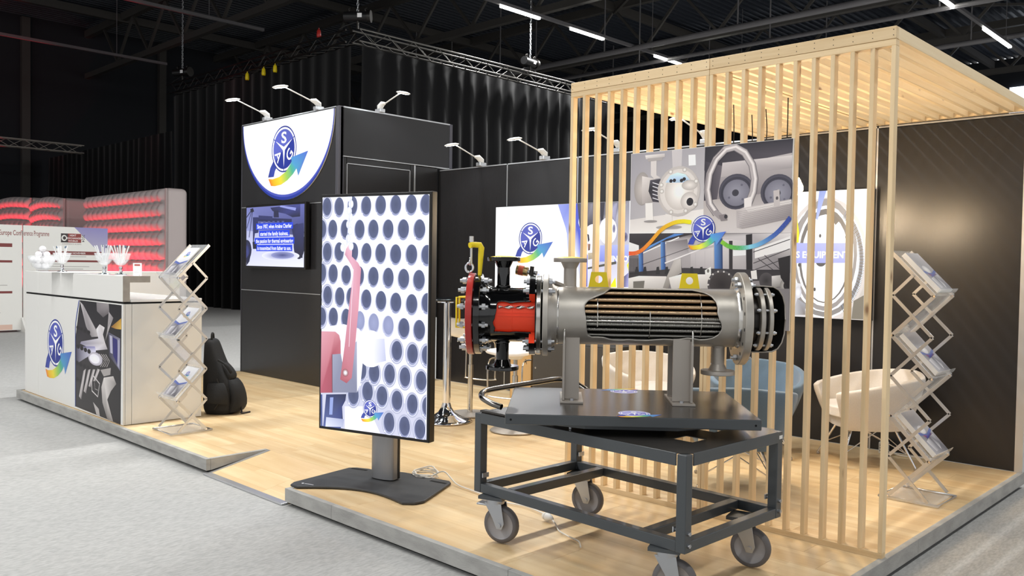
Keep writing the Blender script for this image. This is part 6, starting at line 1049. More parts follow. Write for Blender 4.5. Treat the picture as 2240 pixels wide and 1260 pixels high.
# ================================================================== exhibition cart with turntable
CA = R(-1.7)
cart = thing('display_cart', 'dark grey steel cart on four castors carrying the heat exchanger', 'cart', (-2.402,3.243,0.004), CA)
CL, CW, T = 1.24, 0.76, 0.045
FZ0, FZ1 = 0.232, 0.277; PT = 0.6215
hx, hy = CL/2, CW/2
def cbx(x0,x1,y0,y1,z0,z1,name,material='cart_grey',bev=0.003,parent=cart): return MB().box(x0,x1,y0,y1,z0,z1).build(name,material,parent,bev=bev)
for sx in (-1,1):
    for sy in (-1,1):
        x, y = sx*(hx-T/2), sy*(hy-T/2)
        leg = cbx(x-T/2,x+T/2,y-T/2,y+T/2,FZ0,PT,'corner_post')
        for z in (0.262,0.31):
            MB().cyl((x+sx*T/2,y-sy*0.0,z),(x+sx*(T/2+0.010),y,z),0.009,n=6).build('bolt','zinc',leg)
        m = MB(); m.cyl((x-sx*T/2,y,0.315),(x-sx*(T/2+0.014),y,0.315),0.008,n=8); m.box(x-sx*(T/2+0.014)-0.003,x-sx*(T/2+0.014)+0.003,y-0.02,y+0.02,0.308,0.330); m.build('wing_nut','zinc',leg)
for sy in (-1,1): y = sy*(hy-T/2); cbx(-hx+T,hx-T,y-T/2+0.002,y+T/2-0.002,FZ0,FZ1,'long_rail')
for sx in (-1,1): x = sx*(hx-T/2); cbx(x-T/2+0.002,x+T/2-0.002,-hy+T,hy-T,FZ0,FZ1,'end_rail')
for sx in (-1,1): x = sx*(hx-0.215); cbx(x-T/2,x+T/2,-hy+T,hy-T,FZ0+0.001,FZ1-0.001,'cross_rail')
# folded sheet top with square windows and notched corners
m = MB(); zt_ = 0.6255; zl = 0.575; c = 0.047
holes = [((0.40,0.50),(-0.16,-0.06)), ((0.34,0.44),(0.10,0.20))]
gx = sorted(set([-hx,-hx+c,hx-c,hx]+[v for h in holes for v in h[0]])); gy = sorted(set([-hy,-hy+c,hy-c,hy]+[v for h in holes for v in h[1]]))
for i in range(len(gx)-1):
    for j in range(len(gy)-1):
        cxm, cym = (gx[i]+gx[i+1])/2, (gy[j]+gy[j+1])/2
        if any(h[0][0] < cxm < h[0][1] and h[1][0] < cym < h[1][1] for h in holes): continue
        if abs(cxm) > hx-c and abs(cym) > hy-c: continue
        m.box(gx[i],gx[i+1],gy[j],gy[j+1],zt_-0.003,zt_)
for sx in (-1,1):
    for sy in (-1,1): m.prism([(sx*(hx-c),sy*(hy-c)),(sx*hx*0.998,sy*(hy-c)),(sx*(hx-c),sy*hy*0.998)],zt_-0.003,zt_)
m.build('top_sheet','cart_top',cart,fix=True)
for sy in (-1,1): y = sy*hy; cbx(-hx+c,hx-c,y-0.003 if sy>0 else y-0.004,y+0.004 if sy>0 else y+0.003,zl,zt_,'top_lip','cart_grey',0.002)
for sx in (-1,1): x = sx*hx; cbx(x-0.003 if sx>0 else x-0.004,x+0.004 if sx>0 else x+0.003,-hy+c,hy-c,zl,zt_,'top_lip','cart_grey',0.002)
MB().box(hx+0.0005,hx+0.0015,hy-0.034,hy-0.006,0.59,0.606).build('label_sticker','white',cart)
# castors
def castor(x, y, rot, braked):
    k = bpy.data.objects.new('castor', None); COL.objects.link(k); k.parent = cart; k.location = (x,y,0); k.rotation_euler = (0,0,rot)
    WR, WT = 0.090, 0.042
    M = Matrix.Translation((0.035,0,WR)) @ Euler((R(90),0,0)).to_matrix().to_4x4()
    MB().lathe([(0.070,-WT/2),(0.083,-WT/2),(0.090,-WT/2+0.010),(0.090,WT/2-0.010),(0.083,WT/2),(0.070,WT/2)],36,M=M).build('tyre','tyre',k)
    MB().lathe([(0.0,-0.012),(0.066,-0.012),(0.072,-WT/2+0.002)],32,M=M).lathe([(0.0,0.012),(0.066,0.012),(0.072,WT/2-0.002)],32,M=M).build('wheel_disc','wheel_hub',k)
    MB().cyl((0.035,-0.038,WR),(0.035,0.038,WR),0.012,n=10).build('axle','zinc',k)
    for s in (-1,1):
        poly = [(-0.045,0.195),(0.045,0.195),(0.062,0.10),(0.050,0.072),(0.022,0.072),(0.0,0.12)]
        Mp = Matrix(((1,0,0,0),(0,0,1,s*0.030-0.002),(0,1,0,0),(0,0,0,1)))
        MB().prism(poly,0,0.004,M=Mp).build('fork','zinc',k,bev=0.001)
    MB().cyl((0,0,0.190),(0,0,0.212),0.045,n=20).build('swivel_head','zinc',k)
    MB().box(-0.055,0.055,-0.045,0.045,0.210,0.216).build('mount_plate','zinc',k)
    MB().box(-0.065,0.065,-0.060,0.060,0.216,0.231).build('spacer_plate','cart_grey',k)
    if braked: MB().box(-0.09,-0.005,-0.03,0.03,0.176,0.186).build('brake_pedal','zinc',k,bev=0.003)
    return k
castor(-hx+0.115,-hy+0.04,R(20),True); castor(-hx+0.10,hy-0.06,R(17),True); castor(hx-0.12,-hy+0.05,R(24),False); castor(hx-0.13,hy-0.10,R(16),False)
# turntable: bearing, under-box, plate (turned)
PA = R(40.98)-CA
tb = bpy.data.objects.new('turntable', None); COL.objects.link(tb); tb.parent = cart; tb.rotation_euler = (0,0,PA); tb.location = (0.009,0.008,0)
MB().cyl((0,0,0.6265),(0,0,0.645),0.19,n=32).build('bearing','dark_steel',tb)
MB().prism([(-0.34,-0.26),(-0.20,-0.33),(0.20,-0.33),(0.34,-0.26),(0.34,0.26),(0.20,0.33),(-0.20,0.33),(-0.34,0.26)],0.645,0.670).build('under_box','cart_grey',tb,bev=0.002)
PLx, PLy = 0.544, 0.402
MB().box(-PLx,PLx,-PLy,PLy,0.6705,0.7155).build('turn_plate','cart_grey',tb,bev=0.004)
MB().box(-PLx+0.003,PLx-0.003,-PLy+0.003,PLy-0.003,0.7155,0.716).build('plate_surface','cart_top',tb)
for sx in (-1,1): MB().cyl((sx*(PLx-0.025),-PLy-0.0006,0.692),(sx*(PLx-0.025),-PLy+0.01,0.692),0.005,n=10).build('screw_hole','gap_black',tb)
MB().cyl((-0.02,-0.345,0.6265),(-0.02,-0.345,0.648),0.007,n=10).build('lock_pin','zinc',cart)
p = PR(z0=0.0); p.ell(0,0,0.07,0.07,'D8D8F2','C9C9EA'); p.logo(0,0,0.062,light='9A9AE0',dark='6A6AC8'); p.build('logo_sticker','print',tb,(0.015,-0.315,0.7162))
p = PR(z0=0.0); p.ell(0,0,0.07,0.07,'D8D8F2','C9C9EA'); p.logo(0,0,0.062,light='9A9AE0',dark='6A6AC8'); p.build('logo_sticker','print',tb,(0.02,0.33,0.7162),(0,0,PI))
# push handle on the left end
MB().tube(spline([(-0.460,-0.352,0.668),(-0.52,-0.365,0.680),(-0.60,-0.355,0.70),(-0.655,-0.28,0.715),(-0.67,-0.12,0.72),(-0.67,0.12,0.725),(-0.655,0.25,0.73),(-0.60,0.31,0.72),(-0.50,0.325,0.68),(-0.45,0.315,0.652)],6),0.0145,12).build('push_handle','dark_chrome',cart)
for y in (-0.345,0.315): MB().box(-0.60,-0.42,y-0.02,y+0.02,0.6265,0.637).build('handle_bracket','cart_top',cart,bev=0.002)

# ================================================================== cutaway heat exchanger
e2 = Vector((-math.sin(R(40.98)), math.cos(R(40.98)),0))
HO = Vector((-2.393,3.25,0.7208)) + e2*0.06
hxr = thing('heat_exchanger', 'cutaway tube heat exchanger with red cover and open shell on the cart', 'heat exchanger', HO, R(40.98))
AX = 0.400                                    # axis height above the plate
MX = Matrix(((0,0,1,0),(1,0,0,0),(0,1,0,AX),(0,0,0,1)))   # lathe Z -> local X
def disc(u0, u1, r, name, material, n=56, rin=0.0, bev=0.0025, parent=hxr):
    m = MB()
    prof = [(rin,u0),(r-bev,u0),(r-bev,u0),(r,u0+bev),(r,u0+bev),(r,u1-bev),(r,u1-bev),(r-bev,u1),(r-bev,u1),(rin,u1)]
    if rin > 0: prof += [(rin,u1),(rin,u0)]
    m.lathe(prof,n,M=MX); return m.build(name,material,parent)
# grid shell with a wavy window cut into the side toward -Y
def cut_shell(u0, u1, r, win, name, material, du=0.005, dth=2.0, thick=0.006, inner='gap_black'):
    """win: polygon of (u, theta_deg); theta 0 faces -Y (viewer side), +90 is up"""
    NU = max(2,int(round((u1-u0)/du))); NT = int(round(360/dth)); k = r*PI/180
    W = [(u,th*k) for u,th in win]
    def inside(x,y):
        c = False; j = len(W)-1
        for i in range(len(W)):
            if (W[i][1] > y) != (W[j][1] > y) and x < (W[j][0]-W[i][0])*(y-W[i][1])/(W[j][1]-W[i][1])+W[i][0]: c = not c
            j = i
        return c
    def nearest(x,y):
        best = None
        for i in range(len(W)):
            ax,ay = W[i-1]; bx,by = W[i]; dx,dy = bx-ax,by-ay; q = max(0,min(1,((x-ax)*dx+(y-ay)*dy)/(dx*dx+dy*dy+1e-12)))
            px,py = ax+dx*q, ay+dy*q; dd = (px-x)**2+(py-y)**2
            if best is None or dd < best[0]: best = (dd,px,py)
        return best[1],best[2]
    keep = {}; 
    for i in range(NU):
        for j in range(NT): keep[i,j] = not inside(u0+(u1-u0)*(i+.5)/NU, (-180+360*(j+.5)/NT)*k)
    v = []; f = []
    for i in range(NU+1):
        for j in range(NT):
            x = u0+(u1-u0)*i/NU; y = (-180+360*j/NT)*k
            adj = [keep[a,b%NT] for a in (i-1,i) if 0 <= a < NU for b in (j-1,j)]
            if any(adj) and not all(adj) and 0 < i < NU: x, y = nearest(x,y)
            th = y/k*PI/180
            v.append((x, -r*math.cos(th), AX+r*math.sin(th)))
    for i in range(NU):
        for j in range(NT):
            if keep[i,j]: f.append((i*NT+j,i*NT+(j+1)%NT,(i+1)*NT+(j+1)%NT,(i+1)*NT+j))
    m = MB(); m.add(v,f,0,True)
    me = m.mesh(name, material); bm = bmesh.new(); bm.from_mesh(me)
    bmesh.ops.delete(bm, geom=[q for q in bm.verts if not q.link_faces], context='VERTS'); bmesh.ops.recalc_face_normals(bm, faces=bm.faces)
    # outward normals
    bm.faces.ensure_lookup_table(); fc = bm.faces[0]
    c = fc.calc_center_median(); o_ = Vector((0,c.y,c.z-AX))
    if fc.normal.dot(o_) < 0: bmesh.ops.reverse_faces(bm, faces=bm.faces)
    bm.to_mesh(me); bm.free()
    me.materials.append(MATS[inner])
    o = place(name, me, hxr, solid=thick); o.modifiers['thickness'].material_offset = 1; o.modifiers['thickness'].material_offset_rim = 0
    return o
def zth(z, r): return math.degrees(math.asin(max(-1,min(1,z/r))))
# --- red blind cover and black channel
cov = disc(-0.752,-0.722,0.196,'blind_cover','cover_red')
disc(-0.722,-0.718,0.150,'gasket','gap_black')
bf1 = disc(-0.718,-0.688,0.193,'channel_flange','gloss_black',rin=0.10)
MB().lathe([(0.158,-0.688),(0.150,-0.672),(0.136,-0.655),(0.133,-0.640)],48,M=MX).build('channel_neck','gloss_black',hxr)
RB = 0.131
bw_ = [(-0.617,28),(-0.600,31),(-0.575,30),(-0.555,27),(-0.53,29),(-0.50,30),(-0.47,31),(-0.40,32),(-0.40,-38),(-0.47,-37),(-0.50,-36.5),(-0.53,-36),(-0.56,-38),(-0.60,-37),(-0.632,-37),(-0.626,-28),(-0.634,-20),(-0.637,-14),(-0.628,-6),(-0.625,2),(-0.620,12),(-0.619,20)]
cut_shell(-0.645,-0.450,RB,[(-0.325+(u+0.325)*0.968,t) for u,t in bw_],'channel_barrel','gloss_black',du=0.004,inner='orange_red')
bw2 = [(-0.50,31),(-0.40,31),(-0.40,-47),(-0.50,-47)]
# channel flange at the tube sheet: ring with a cut sector, cut faces painted
def sector_ring(u0,u1,r0,r1,a0,a1,name,material,n=64,mi_cut=None):
    """ring from angle a0 to a1 (deg, 0 = toward viewer, going up)"""
    m = MB(); v = []
    for k in range(n+1):
        th = R(a0+(a1-a0)*k/n); c,s_ = -math.cos(th), math.sin(th)
        for (u,r) in ((u0,r0),(u0,r1),(u1,r1),(u1,r0)): v.append((u,r*c,AX+r*s_))
    f = []
    for k in range(n):
        for q in range(4): f.append((4*k+q,4*k+(q+1)%4,4*(k+1)+(q+1)%4,4*(k+1)+q))
    m.add(v,f,0,False)
    m.add(v[:4],[(0,1,2,3)],1); m.add(v[-4:],[(3,2,1,0)],1)
    return m.build(name,[material,'orange_red'],hxr,fix=False)
sector_ring(-0.458,-0.431,0.12,0.193,33,320,'channel_flange','gloss_black')
# painted interior: back wall, pass partition, end rib
MB().lathe([(0.118,-0.685),(0.118,-0.431)],72,M=MX).build('inner_lining','orange_red',hxr)
MB().box(-0.66,-0.432,-0.1205,-0.112,AX-0.002,AX+0.003).box(-0.66,-0.432,-0.1195,-0.112,AX+0.012,AX+0.015).build('pass_partition','orange_red',hxr)
MB().lathe([(0.118,-0.541),(0.1198,-0.539),(0.118,-0.537)],72,M=MX).build('inner_rib','orange_red',hxr)
m = MB(); v = []
for k in range(49):
    a = k/48*PI*3.2; x = -0.603+0.168*k/48; w = 0.0075
    v += [(x,-0.118-w*math.sin(a)*0.6,AX+0.040+w*math.cos(a)),(x,-0.118+w*math.sin(a)*0.6,AX+0.040-w*math.cos(a))]
m.add(v,[(2*k,2*k+1,2*k+3,2*k+2) for k in range(48)],0,True); m.build('twisted_strip','steel_bright',hxr,solid=0.0012)
# --- tube sheet, shell flange, shell
disc(-0.431,-0.425,0.150,'gasket','gap_black')
disc(-0.425,-0.403,0.190,'tube_sheet','steel_bright')
disc(-0.403,-0.395,0.152,'gasket','gap_black')
disc(-0.395,-0.369,0.196,'shell_flange','steel',rin=0.12)
MB().lathe([(0.165,-0.369),(0.158,-0.355),(0.141,-0.338),(0.137,-0.325)],56,M=MX).build('shell_neck','steel',hxr)
MB().lathe([(0.1375,-0.329),(0.1395,-0.325),(0.1375,-0.321)],56,M=MX).build('weld_bead','steel_bright',hxr)
RS = 0.1365
raw = [(-0.065,0.1345),(-0.10,0.112),(-0.15,0.092),(-0.178,0.078),(-0.193,0.060),(-0.196,0.045),(-0.192,0.015),(-0.186,-0.02),(-0.184,-0.055),(-0.178,-0.082),(-0.160,-0.0945),(-0.13,-0.094),(-0.10,-0.0955),(-0.06,-0.107),(-0.02,-0.1085),(0.02,-0.104),(0.06,-0.1065),(0.10,-0.108),(0.15,-0.102),(0.19,-0.0985),(0.24,-0.100),(0.275,-0.096),(0.30,-0.090),(0.33,-0.092),(0.36,-0.098),(0.39,-0.096),(0.42,-0.088),(0.445,-0.07),(0.457,-0.045),(0.455,-0.02),(0.443,0.005),(0.435,0.03),(0.437,0.055),(0.432,0.08),(0.415,0.105),(0.385,0.122),(0.33,0.1335)]
win = [(-0.325+(u+0.325)*0.967,zth(z,RS)) for u,z in raw]
cut_shell(-0.325,0.525,RS,win,'shell','steel',du=0.005,dth=2.0,thick=0.006)  # steel inside coloured black by default, painted shade between the tubes
disc(0.523,0.558,0.2195,'end_flange','steel',rin=0.12)
MB().lathe([(0.1365,0.508),(0.143,0.516),(0.146,0.523)],56,M=MX).build('weld_bead','steel_bright',hxr)
# --- tube bundle
TL0, TL1 = -0.40, 0.55
plain = MB().cyl((TL0,0,0),(TL1,0,0),0.0088,n=14); cu_me = plain.mesh('copper_tube','copper_tube')
st_me = MB().cyl((TL0,0,0),(TL1,0,0),0.0088,n=14).mesh('steel_tube','fin_tube')
rod_me = MB().cyl((TL0,0,0),(TL1-0.1,0,0),0.0062,n=10).mesh('tie_rod','steel_bright')
prof = []; q = TL0
while q < TL1: prof += [(0.0076,q),(0.0094,q+0.0018),(0.0094,q+0.0042),(0.0076,q+0.006)]; q += 0.0075
fin_me = MB().lathe(prof,12,M=Matrix(((0,0,1,0),(1,0,0,0),(0,1,0,0),(0,0,0,1)))).mesh('ribbed_tube','fin_tube')
rows = [(0.110,'c'),(0.080,'c'),(0.052,'c'),(0.026,'c'),(0.000,'f'),(-0.016,'r'),(-0.032,'f'),(-0.057,'f'),(-0.083,'s'),(-0.106,'s')]
for z, kind in rows:
    half = math.sqrt(max(0.0,0.119**2-z*z)) if abs(z) < 0.117 else 0.02
    y = -half+0.006; first = True
    while y < -half+0.055 and (first or kind != 'r'):
        me, nm = {'c':(cu_me,'copper_tube'),'f':(fin_me,'ribbed_tube'),'s':(st_me,'steel_tube'),'r':(rod_me,'tie_rod')}[kind]
        place(nm, me, hxr, (0,y,AX+z)); y += 0.029; first = False
for u, a0, a1 in ((-0.139,-20,60),(0.104,-68,16),(0.340,-60,62)):
    m = MB()
    poly = [(-0.126*math.cos(R(a0+(a1-a0)*k/24)),0.126*math.sin(R(a0+(a1-a0)*k/24))) for k in range(25)]
    Mb = Matrix(((0,0,1,0),(1,0,0,0),(0,1,0,AX),(0,0,0,1)))
    m.prism(poly,u-0.0018,u+0.0018,M=Mb); m.build('baffle_plate','steel_bright',hxr)
# --- floating head behind the end flange, half cover
disc(0.607,0.629,0.150,'floating_head_ring','steel',rin=0.06); disc(0.645,0.664,0.150,'floating_head_ring','steel',rin=0.03)
disc(0.558,0.607,0.110,'floating_head_core','dark_steel'); disc(0.629,0.645,0.118,'floating_head_core','dark_steel')
prof = [(0.160,0.560),(0.160,0.645),(0.157,0.690),(0.142,0.718),(0.112,0.738),(0.07,0.750),(0.0,0.756)]
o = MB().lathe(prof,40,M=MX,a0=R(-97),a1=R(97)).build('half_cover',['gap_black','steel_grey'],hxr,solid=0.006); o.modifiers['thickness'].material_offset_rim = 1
# MX sends lathe angle 0 to +Y, 90 to +Z; a half turned away from the viewer
o.rotation_euler = (0,0,0)
for a in (20,-25,60,-62): 
    y,z = -0.135*math.cos(R(a)), 0.135*math.sin(R(a))
    MB().cyl((0.590,y,AX+z),(0.682,y,AX+z),0.006,n=8).cyl((0.664,y,AX+z),(0.675,y,AX+z),0.011,n=6).cyl((0.595,y,AX+z),(0.607,y,AX+z),0.011,n=6).build('head_bolt','zinc',hxr)
# --- studs with nuts
def stud(L, nut=0.013, nr=0.0155, r=0.0085, g0=0.02, g1=0.02):
    m = MB(); m.cyl((-L/2,0,0),(L/2,0,0),r,n=10)
    for s,g in ((-1,g0),(1,g1)):
        m.cyl((s*(L/2-g-nut*1.25),0,0),(s*(L/2-g),0,0),nr,n=6,smooth=False)
    return m
s1 = stud(0.145,0.013,g0=0.013,g1=0.013).mesh('stud_bolt','zinc'); s2 = stud(0.150,0.013,g0=0.014,g1=0.014).mesh('stud_bolt','zinc'); s3 = stud(0.095,0.013,g0=0.012,g1=0.012).mesh('stud_bolt','zinc')
for k in range(12):
    a = R(15+30*k); place('stud_bolt', s1, hxr, (-0.720,-0.165*math.cos(a),AX+0.165*math.sin(a)), (R(15*k),0,0))
    if not (-42 < ((15+30*k+180)%360-180) < 34): place('stud_bolt', s2, hxr, (-0.413,-0.165*math.cos(a),AX+0.165*math.sin(a)), (R(15*k),0,0))
for a in (60,82,-80): place('stud_bolt', s3, hxr, (0.540,-0.185*math.cos(R(a)),AX+0.185*math.sin(R(a))))
hole = MB().cyl((0.5225,0,0),(0.5585,0,0),0.0085,n=14).mesh('bolt_hole','gap_black')
for k in range(16):
    a = -170+22.5*k
    if all(abs(a-b) > 12 for b in (60,82,-80)): place('bolt_hole', hole, hxr, (0,-0.187*math.cos(R(a)),AX+0.187*math.sin(R(a))))
# --- nozzles
def nozzle(u, up, body, flange_z, name='nozzle', r=0.0305):
    s = 1 if up else -1; z0 = AX+s*0.118; z1 = flange_z
    k = MB(); k.cyl((u,0,z0),(u,0,z1-s*0.030),r,n=28,caps=False); k.cyl((u,0,z1-s*0.030),(u,0,z1),r,0.045,n=28,caps=False)
    nz = k.build(name, body, hxr)
    f = MB(); M = Matrix.Translation((u,0,z1))
    t = s*0.020; f.lathe([(0.0,0),(0.078,0),(0.078,0),(0.080,t*0.1),(0.080,t*0.9),(0.080,t*0.9),(0.078,t),(0.0,t)],40,M=M); f.build('nozzle_flange', body, nz)
    c = MB(); c.lathe([(0.0,t+s*0.007),(0.03,t+s*0.0065),(0.055,t+s*0.003),(0.066,t+s*0.0005)],32,M=M); c.build('yellow_cap','yellow',nz)
    MB().lathe([(r+0.001,z0+s*0.008),(r+0.006,z0+s*0.014),(r+0.001,z0+s*0.022)],28,M=Matrix.Translation((u,0,0))).build('weld_bead', body, nz)
nozzle(-0.588,True,'gloss_black',0.655); nozzle(-0.588,False,'gloss_black',0.152); nozzle(-0.268,True,'steel_grey',0.655); nozzle(0.441,False,'steel_grey',0.152)
# --- lifting lugs
for u in (-0.131,0.300):
    m = MB(); out = [(-0.049,0),(0.049,0),(0.036,0.077),(-0.036,0.077)]; n = 24
    ring = [(0.018*math.cos(2*PI*k/n+0.4),0.042+0.018*math.sin(2*PI*k/n+0.4)) for k in range(n)]
    bm = bmesh.new(); ov = [bm.verts.new((x,y,0)) for x,y in out]; iv = [bm.verts.new((x,y,0)) for x,y in ring]
    es = [bm.edges.new((ov[i],ov[(i+1)%4])) for i in range(4)]+[bm.edges.new((iv[i],iv[(i+1)%n])) for i in range(n)]
    bmesh.ops.triangle_fill(bm, use_beauty=True, use_dissolve=False, edges=es)
    me = bpy.data.meshes.new('lifting_lug'); bm.to_mesh(me); bm.free(); me.materials.append(MATS['yellow'])
    o = place('lifting_lug', me, hxr, (u,0.006,AX+RS-0.003), (R(90),0,0)); sm = o.modifiers.new('thickness','SOLIDIFY'); sm.thickness = 0.012; sm.offset = 0
    MB().box(u-0.052,u+0.052,-0.012,0.012,AX+RS-0.006,AX+RS+0.002).build('lug_pad','steel',hxr)
# --- legs
def leg(us, uf0, uf1, sgn, base):
    l = MB(); l.box(uf0,uf1,-0.095,-0.085,0.012,AX-0.095); leg_o = l.build('leg','steel_grey',hxr,bev=0.001)
    l = MB(); l.box(us-0.005,us+0.005,-0.135,0.10,0.012,AX-0.105); l.build('leg_web','steel_grey',leg_o,bev=0.001)
    l = MB(); l.tube(spline([(us,-0.130,0.27),(us,-0.134,0.31),(us,-0.130,0.335),(us,-0.122,0.345)],4),0.005,6); l.build('leg_edge','steel_bright',leg_o)
    l = MB(); l.box(uf0,uf1,0.08,0.09,0.012,AX-0.10); l.build('rear_flange','steel_grey',leg_o)
    b = MB(); b.box(base[0],base[1],-0.157,0.150,0.0,0.010); b.build('base_plate','steel_grey',leg_o,bev=0.001)
    MB().cyl(((uf0+uf1)/2,-0.125,0.010),((uf0+uf1)/2,-0.125,0.020),0.011,n=6).build('anchor_bolt','zinc',leg_o)
leg(-0.292,-0.286,-0.219,-1,(-0.307,-0.200)); leg(0.300,0.216,0.295,1,(0.210,0.315))
# --- davit, eye bolt and handles on the cover
MB().tube([(-0.700,-0.04,AX+0.185),(-0.697,-0.04,AX+0.25),(-0.694,-0.04,AX+0.318),(-0.700,-0.04,AX+0.33),(-0.730,-0.045,AX+0.332),(-0.747,-0.06,AX+0.328)],[0.009,0.012,0.0145,0.0145,0.013,0.014],12).build('davit_arm','yellow',hxr)
MB().cyl((-0.742,-0.04,AX+0.24),(-0.742,-0.04,AX+0.36),0.006,n=10).cyl((-0.742,-0.04,AX+0.345),(-0.742,-0.04,AX+0.372),0.011,n=12).build('eye_rod','steel_bright',hxr)
m = MB(); m.tube([(-0.75+0.018*math.cos(2*PI*k/18),-0.04,AX+0.222+0.022*math.sin(2*PI*k/18)) for k in range(18)],0.0055,7,closed=True); m.tube([(-0.747,-0.04+0.014*math.cos(2*PI*k/14),AX+0.252+0.016*math.sin(2*PI*k/14)) for k in range(14)],0.0045,6,closed=True); m.build('shackle','chrome',hxr)
for dy in (-0.07,0.05):
    MB().tube([(-0.750,dy,AX+0.080),(-0.805,dy,AX+0.080),(-0.805,dy,AX-0.062),(-0.750,dy,AX-0.062)],0.0055,8).build('cover_handle','yellow',hxr)
# --- small valve fitting behind the channel
m = MB(); m.cyl((-0.53,0.10,AX+0.215),(-0.475,0.09,AX+0.205),0.024,0.022,n=16); m.build('valve_cap','brass',hxr)
MB().cyl((-0.52,0.098,AX+0.2135),(-0.495,0.094,AX+0.209),0.0245,n=16).build('valve_label','hazard_orange',hxr)
MB().cyl((-0.475,0.09,AX+0.205),(-0.43,0.08,AX+0.198),0.012,n=12).cyl((-0.46,0.088,AX+0.203),(-0.452,0.085,AX+0.20),0.019,n=6).build('valve_stem','zinc',hxr)
MB().cyl((-0.458,0.05,AX+0.19),(-0.452,0.05,AX+0.232),0.010,n=8).build('drain_plug','dark_steel',hxr)
MB().cyl((-0.37,0.06,AX+0.165),(-0.29,0.05,AX+0.135),0.012,n=10).build('vent_pipe','steel_grey',hxr)
# ================================================================== bar table and stools
bt = thing('bar_table', 'high bar table with dark glass top and chrome trumpet foot', 'table', (-5.447,4.835,0.004))
MB().lathe([(0.0,0.0),(0.215,0.0),(0.222,0.006),(0.19,0.022),(0.12,0.045),(0.07,0.08),(0.045,0.12),(0.034,0.16),(0.034,0.16),(0.033,1.03)],40).build('trumpet_foot','chrome',bt)
MB().cyl((0,0,1.02),(0,0,1.04),0.09,n=28).build('top_plate','chrome',bt)
MB().lathe([(0.0,1.04),(0.295,1.04),(0.30,1.044),(0.30,1.052),(0.295,1.056),(0.0,1.056)],48).build('glass_top','glass_dark',bt)
def stool(loc, rz, h, label):
    r = thing('bar_stool', label, 'stool', loc, rz, 'white bar stools')
    MB().lathe([(0.0,0.0),(0.195,0.0),(0.20,0.006),(0.19,0.013),(0.03,0.018),(0.0,0.018)],40).build('base_disc','steel_grey',r)
    MB().cyl((0,0,0.015),(0,0,0.45),0.024,n=16).cyl((0,0,0.45),(0,0,h-0.05),0.017,n=14).build('pole','steel_bright',r)
    MB().tube(spline([(0.03,0.15,h-0.07),(0.19,0.15,h-0.09),(0.20,0.15,0.33),(0.20,0.15,0.30),(0.20,0.0,0.29),(0.20,-0.15,0.30),(0.20,-0.15,0.33),(0.19,-0.15,h-0.09),(0.03,-0.15,h-0.07)],5),0.007,8).build('footrest','steel_bright',r)
    # moulded shell: seat curving up into a low back
    m = MB(); v = []; prof = [(0.19,-0.045),(0.20,-0.01),(0.17,0.0),(0.05,-0.012),(-0.08,-0.008),(-0.15,0.02),(-0.185,0.08),(-0.20,0.16)]; ny = 10
    for (x,z) in prof:
        for j in range(ny+1):
            t = j/ny*2-1; w = 0.195*(1-0.12*max(0,-x/0.2)); v.append((x+0.02*(t*t)*(1 if x<0 else -1),w*t,h+z+0.02*t*t))
    m.add(v,[(i*(ny+1)+j,i*(ny+1)+j+1,(i+1)*(ny+1)+j+1,(i+1)*(ny+1)+j) for i in range(len(prof)-1) for j in range(ny)],0,True)
    o = m.build('seat_shell','white_gloss',r,solid=0.03); d = o.modifiers.new('subdivision','SUBSURF'); d.levels = 1; d.render_levels = 2
    MB().cyl((0,0,h-0.075),(0,0,h-0.03),0.05,0.09,n=20).build('seat_mount','white',r)
stool((-5.555,5.215,0.004), R(110), 0.72, 'white bar stool beside the chrome table foot, nearer the tower')
stool((-4.768,4.974,0.004), R(-70), 0.66, 'white bar stool behind the left end of the cart')

# cupboard, box
cab = thing('low_cupboard', 'dark low cupboard with a lock against the back wall', 'cupboard', (-5.11,6.30,0.004))
MB().box(-0.50,0.50,-0.19,0.165,0.0,0.62).build('carcass','cabinet',cab,bev=0.003)
for x in (-0.25,0.25):
    d = MB().box(x-0.246,x+0.246,-0.206,-0.191,0.02,0.60).build('door','cabinet',cab,bev=0.002)
MB().cyl((-0.455,-0.206,0.35),(-0.455,-0.211,0.35),0.010,n=14).build('lock','zinc',cab)
bx_ = thing('cardboard_box', 'open brown cardboard box with a letter mark beside the cupboard', 'box', (-5.79,6.25,0.004), R(6))
for (a,b,c,d) in ((-0.13,0.13,-0.15,-0.146),(-0.13,0.13,0.146,0.15),(-0.13,-0.126,-0.15,0.15),(0.126,0.13,-0.15,0.15)): MB().box(a,b,c,d,0,0.48).build('side','cardboard',bx_)
MB().box(-0.13,0.13,-0.15,0.15,0,0.004).build('bottom','cardboard',bx_)
p = PR(); p.text('A',0.06,0.40,0.05,'2A2622',bold=0.0,rot=R(-12)); p.build('letter_mark','print',bx_,(0,-0.1505,0),(R(90),0,0))

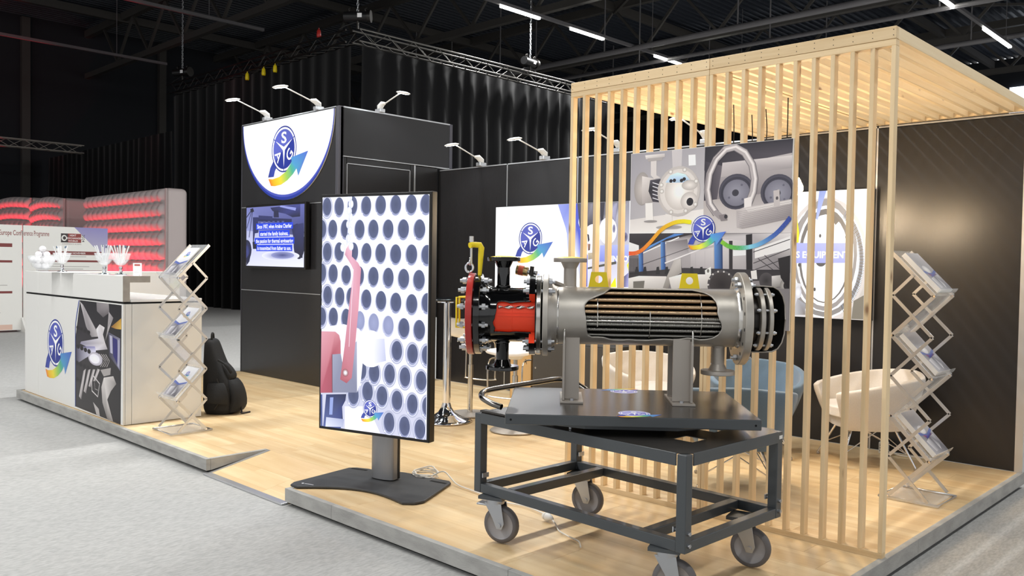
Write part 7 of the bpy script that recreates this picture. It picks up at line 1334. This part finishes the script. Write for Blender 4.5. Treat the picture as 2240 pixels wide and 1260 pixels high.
# ================================================================== tub chairs
def tub_chair(loc, rz, fabric, label):
    """faces local +X"""
    r = thing('tub_chair', label, 'chair', loc, rz, 'upholstered tub chairs')
    n = 28; a0, a1 = R(38), R(322)
    def shell(rad, zlo, out=False):
        m = MB(); v = []; rows = 7
        for j in range(rows+1):
            t = j/rows
            for i in range(n+1):
                a = a0+(a1-a0)*i/n; q = abs(i/n*2-1); top = 0.655-0.135*q**1.6
                z = zlo+(top-zlo)*t; rr_ = rad*(0.66+0.34*min(1,t*1.1)**0.75); sq = 1.0/max(abs(math.cos(a)),abs(math.sin(a)))**0.35
                v.append((rr_*math.cos(a)*sq*0.98, rr_*math.sin(a)*sq, z))
        m.add(v,[(j*(n+1)+i,j*(n+1)+i+1,(j+1)*(n+1)+i+1,(j+1)*(n+1)+i) for j in range(rows) for i in range(n)],0,True)
        return m
    o = shell(0.318,0.275).build('shell',fabric,r); s_ = o.modifiers.new('thickness','SOLIDIFY'); s_.thickness = 0.045; s_.offset = 1.0
    b = o.modifiers.new('bevel','BEVEL'); b.width = 0.014; b.segments = 3; b.limit_method = 'ANGLE'; b.angle_limit = R(50)
    m = MB(); poly = []
    for i in range(n+1):
        a = a0+(a1-a0)*i/n; sq = 1.0/max(abs(math.cos(a)),abs(math.sin(a)))**0.35; poly.append((0.275*math.cos(a)*sq, 0.275*math.sin(a)*sq))
    poly = poly+[(0.255,-0.19),(0.29,-0.10),(0.295,0.0),(0.29,0.10),(0.255,0.19)]
    m.prism([(x*0.96,y*0.96) for x,y in poly],0.338,0.408); m.build('seat_cushion',fabric,r,bev=0.02,seg=3)
    MB().prism([(x*0.80,y*0.80) for x,y in poly],0.262,0.334).build('seat_base',fabric,r,bev=0.012)
    # wire legs
    for sx in (-1,1):
        for sy in (-1,1):
            lg = MB().tube([(sx*0.15,sy*0.14,0.255),(sx*0.25,sy*0.24,0.012)],[0.010,0.007],10).build('leg','chrome',r)
            MB().cyl((sx*0.25,sy*0.24,0.0),(sx*0.25,sy*0.24,0.014),0.011,n=10).build('glide','steel_grey',lg)
            MB().tube([(sx*0.21,sy*0.20,0.10),(-sx*0.06,sy*0.10,0.25)],0.004,6).tube([(sx*0.21,sy*0.20,0.10),(sx*0.08,-sy*0.08,0.25)],0.004,6).build('wire_strut','chrome',lg)
    return r
tub_chair((-2.35,6.04,0.004), R(222), 'fabric_light', 'light grey tub chair on wire legs by the right brochure stand')
tub_chair((-2.66,4.78,0.004), R(122), 'fabric_blue', 'blue tub chair with its back to the slats behind the cart')
tub_chair((-3.07,5.78,0.004), R(302), 'fabric_blue', 'blue tub chair facing the slats, farther back behind the end flange')
tub_chair((-3.92,5.62,0.004), R(-35), 'fabric_light', 'light grey tub chair behind the left slats and the heat exchanger')
# power strip at the wall
ps = thing('power_socket', 'white socket block with a cable by the back wall', 'socket', (-2.36,6.42,0.004), R(8))
MB().box(-0.03,0.03,-0.035,0.035,0.0,0.085).build('socket_block','white',ps,bev=0.006)
for k in range(3): MB().box(-0.022,0.022,-0.0362,-0.035,0.02+0.02*k,0.026+0.02*k).build('socket_slot','base_grey',ps)
MB().tube(spline([(0.03,0,0.02),(0.12,-0.03,0.006),(0.24,-0.01,0.005),(0.33,-0.03,0.006)],6),0.004,6).build('cable','cable_white',ps)
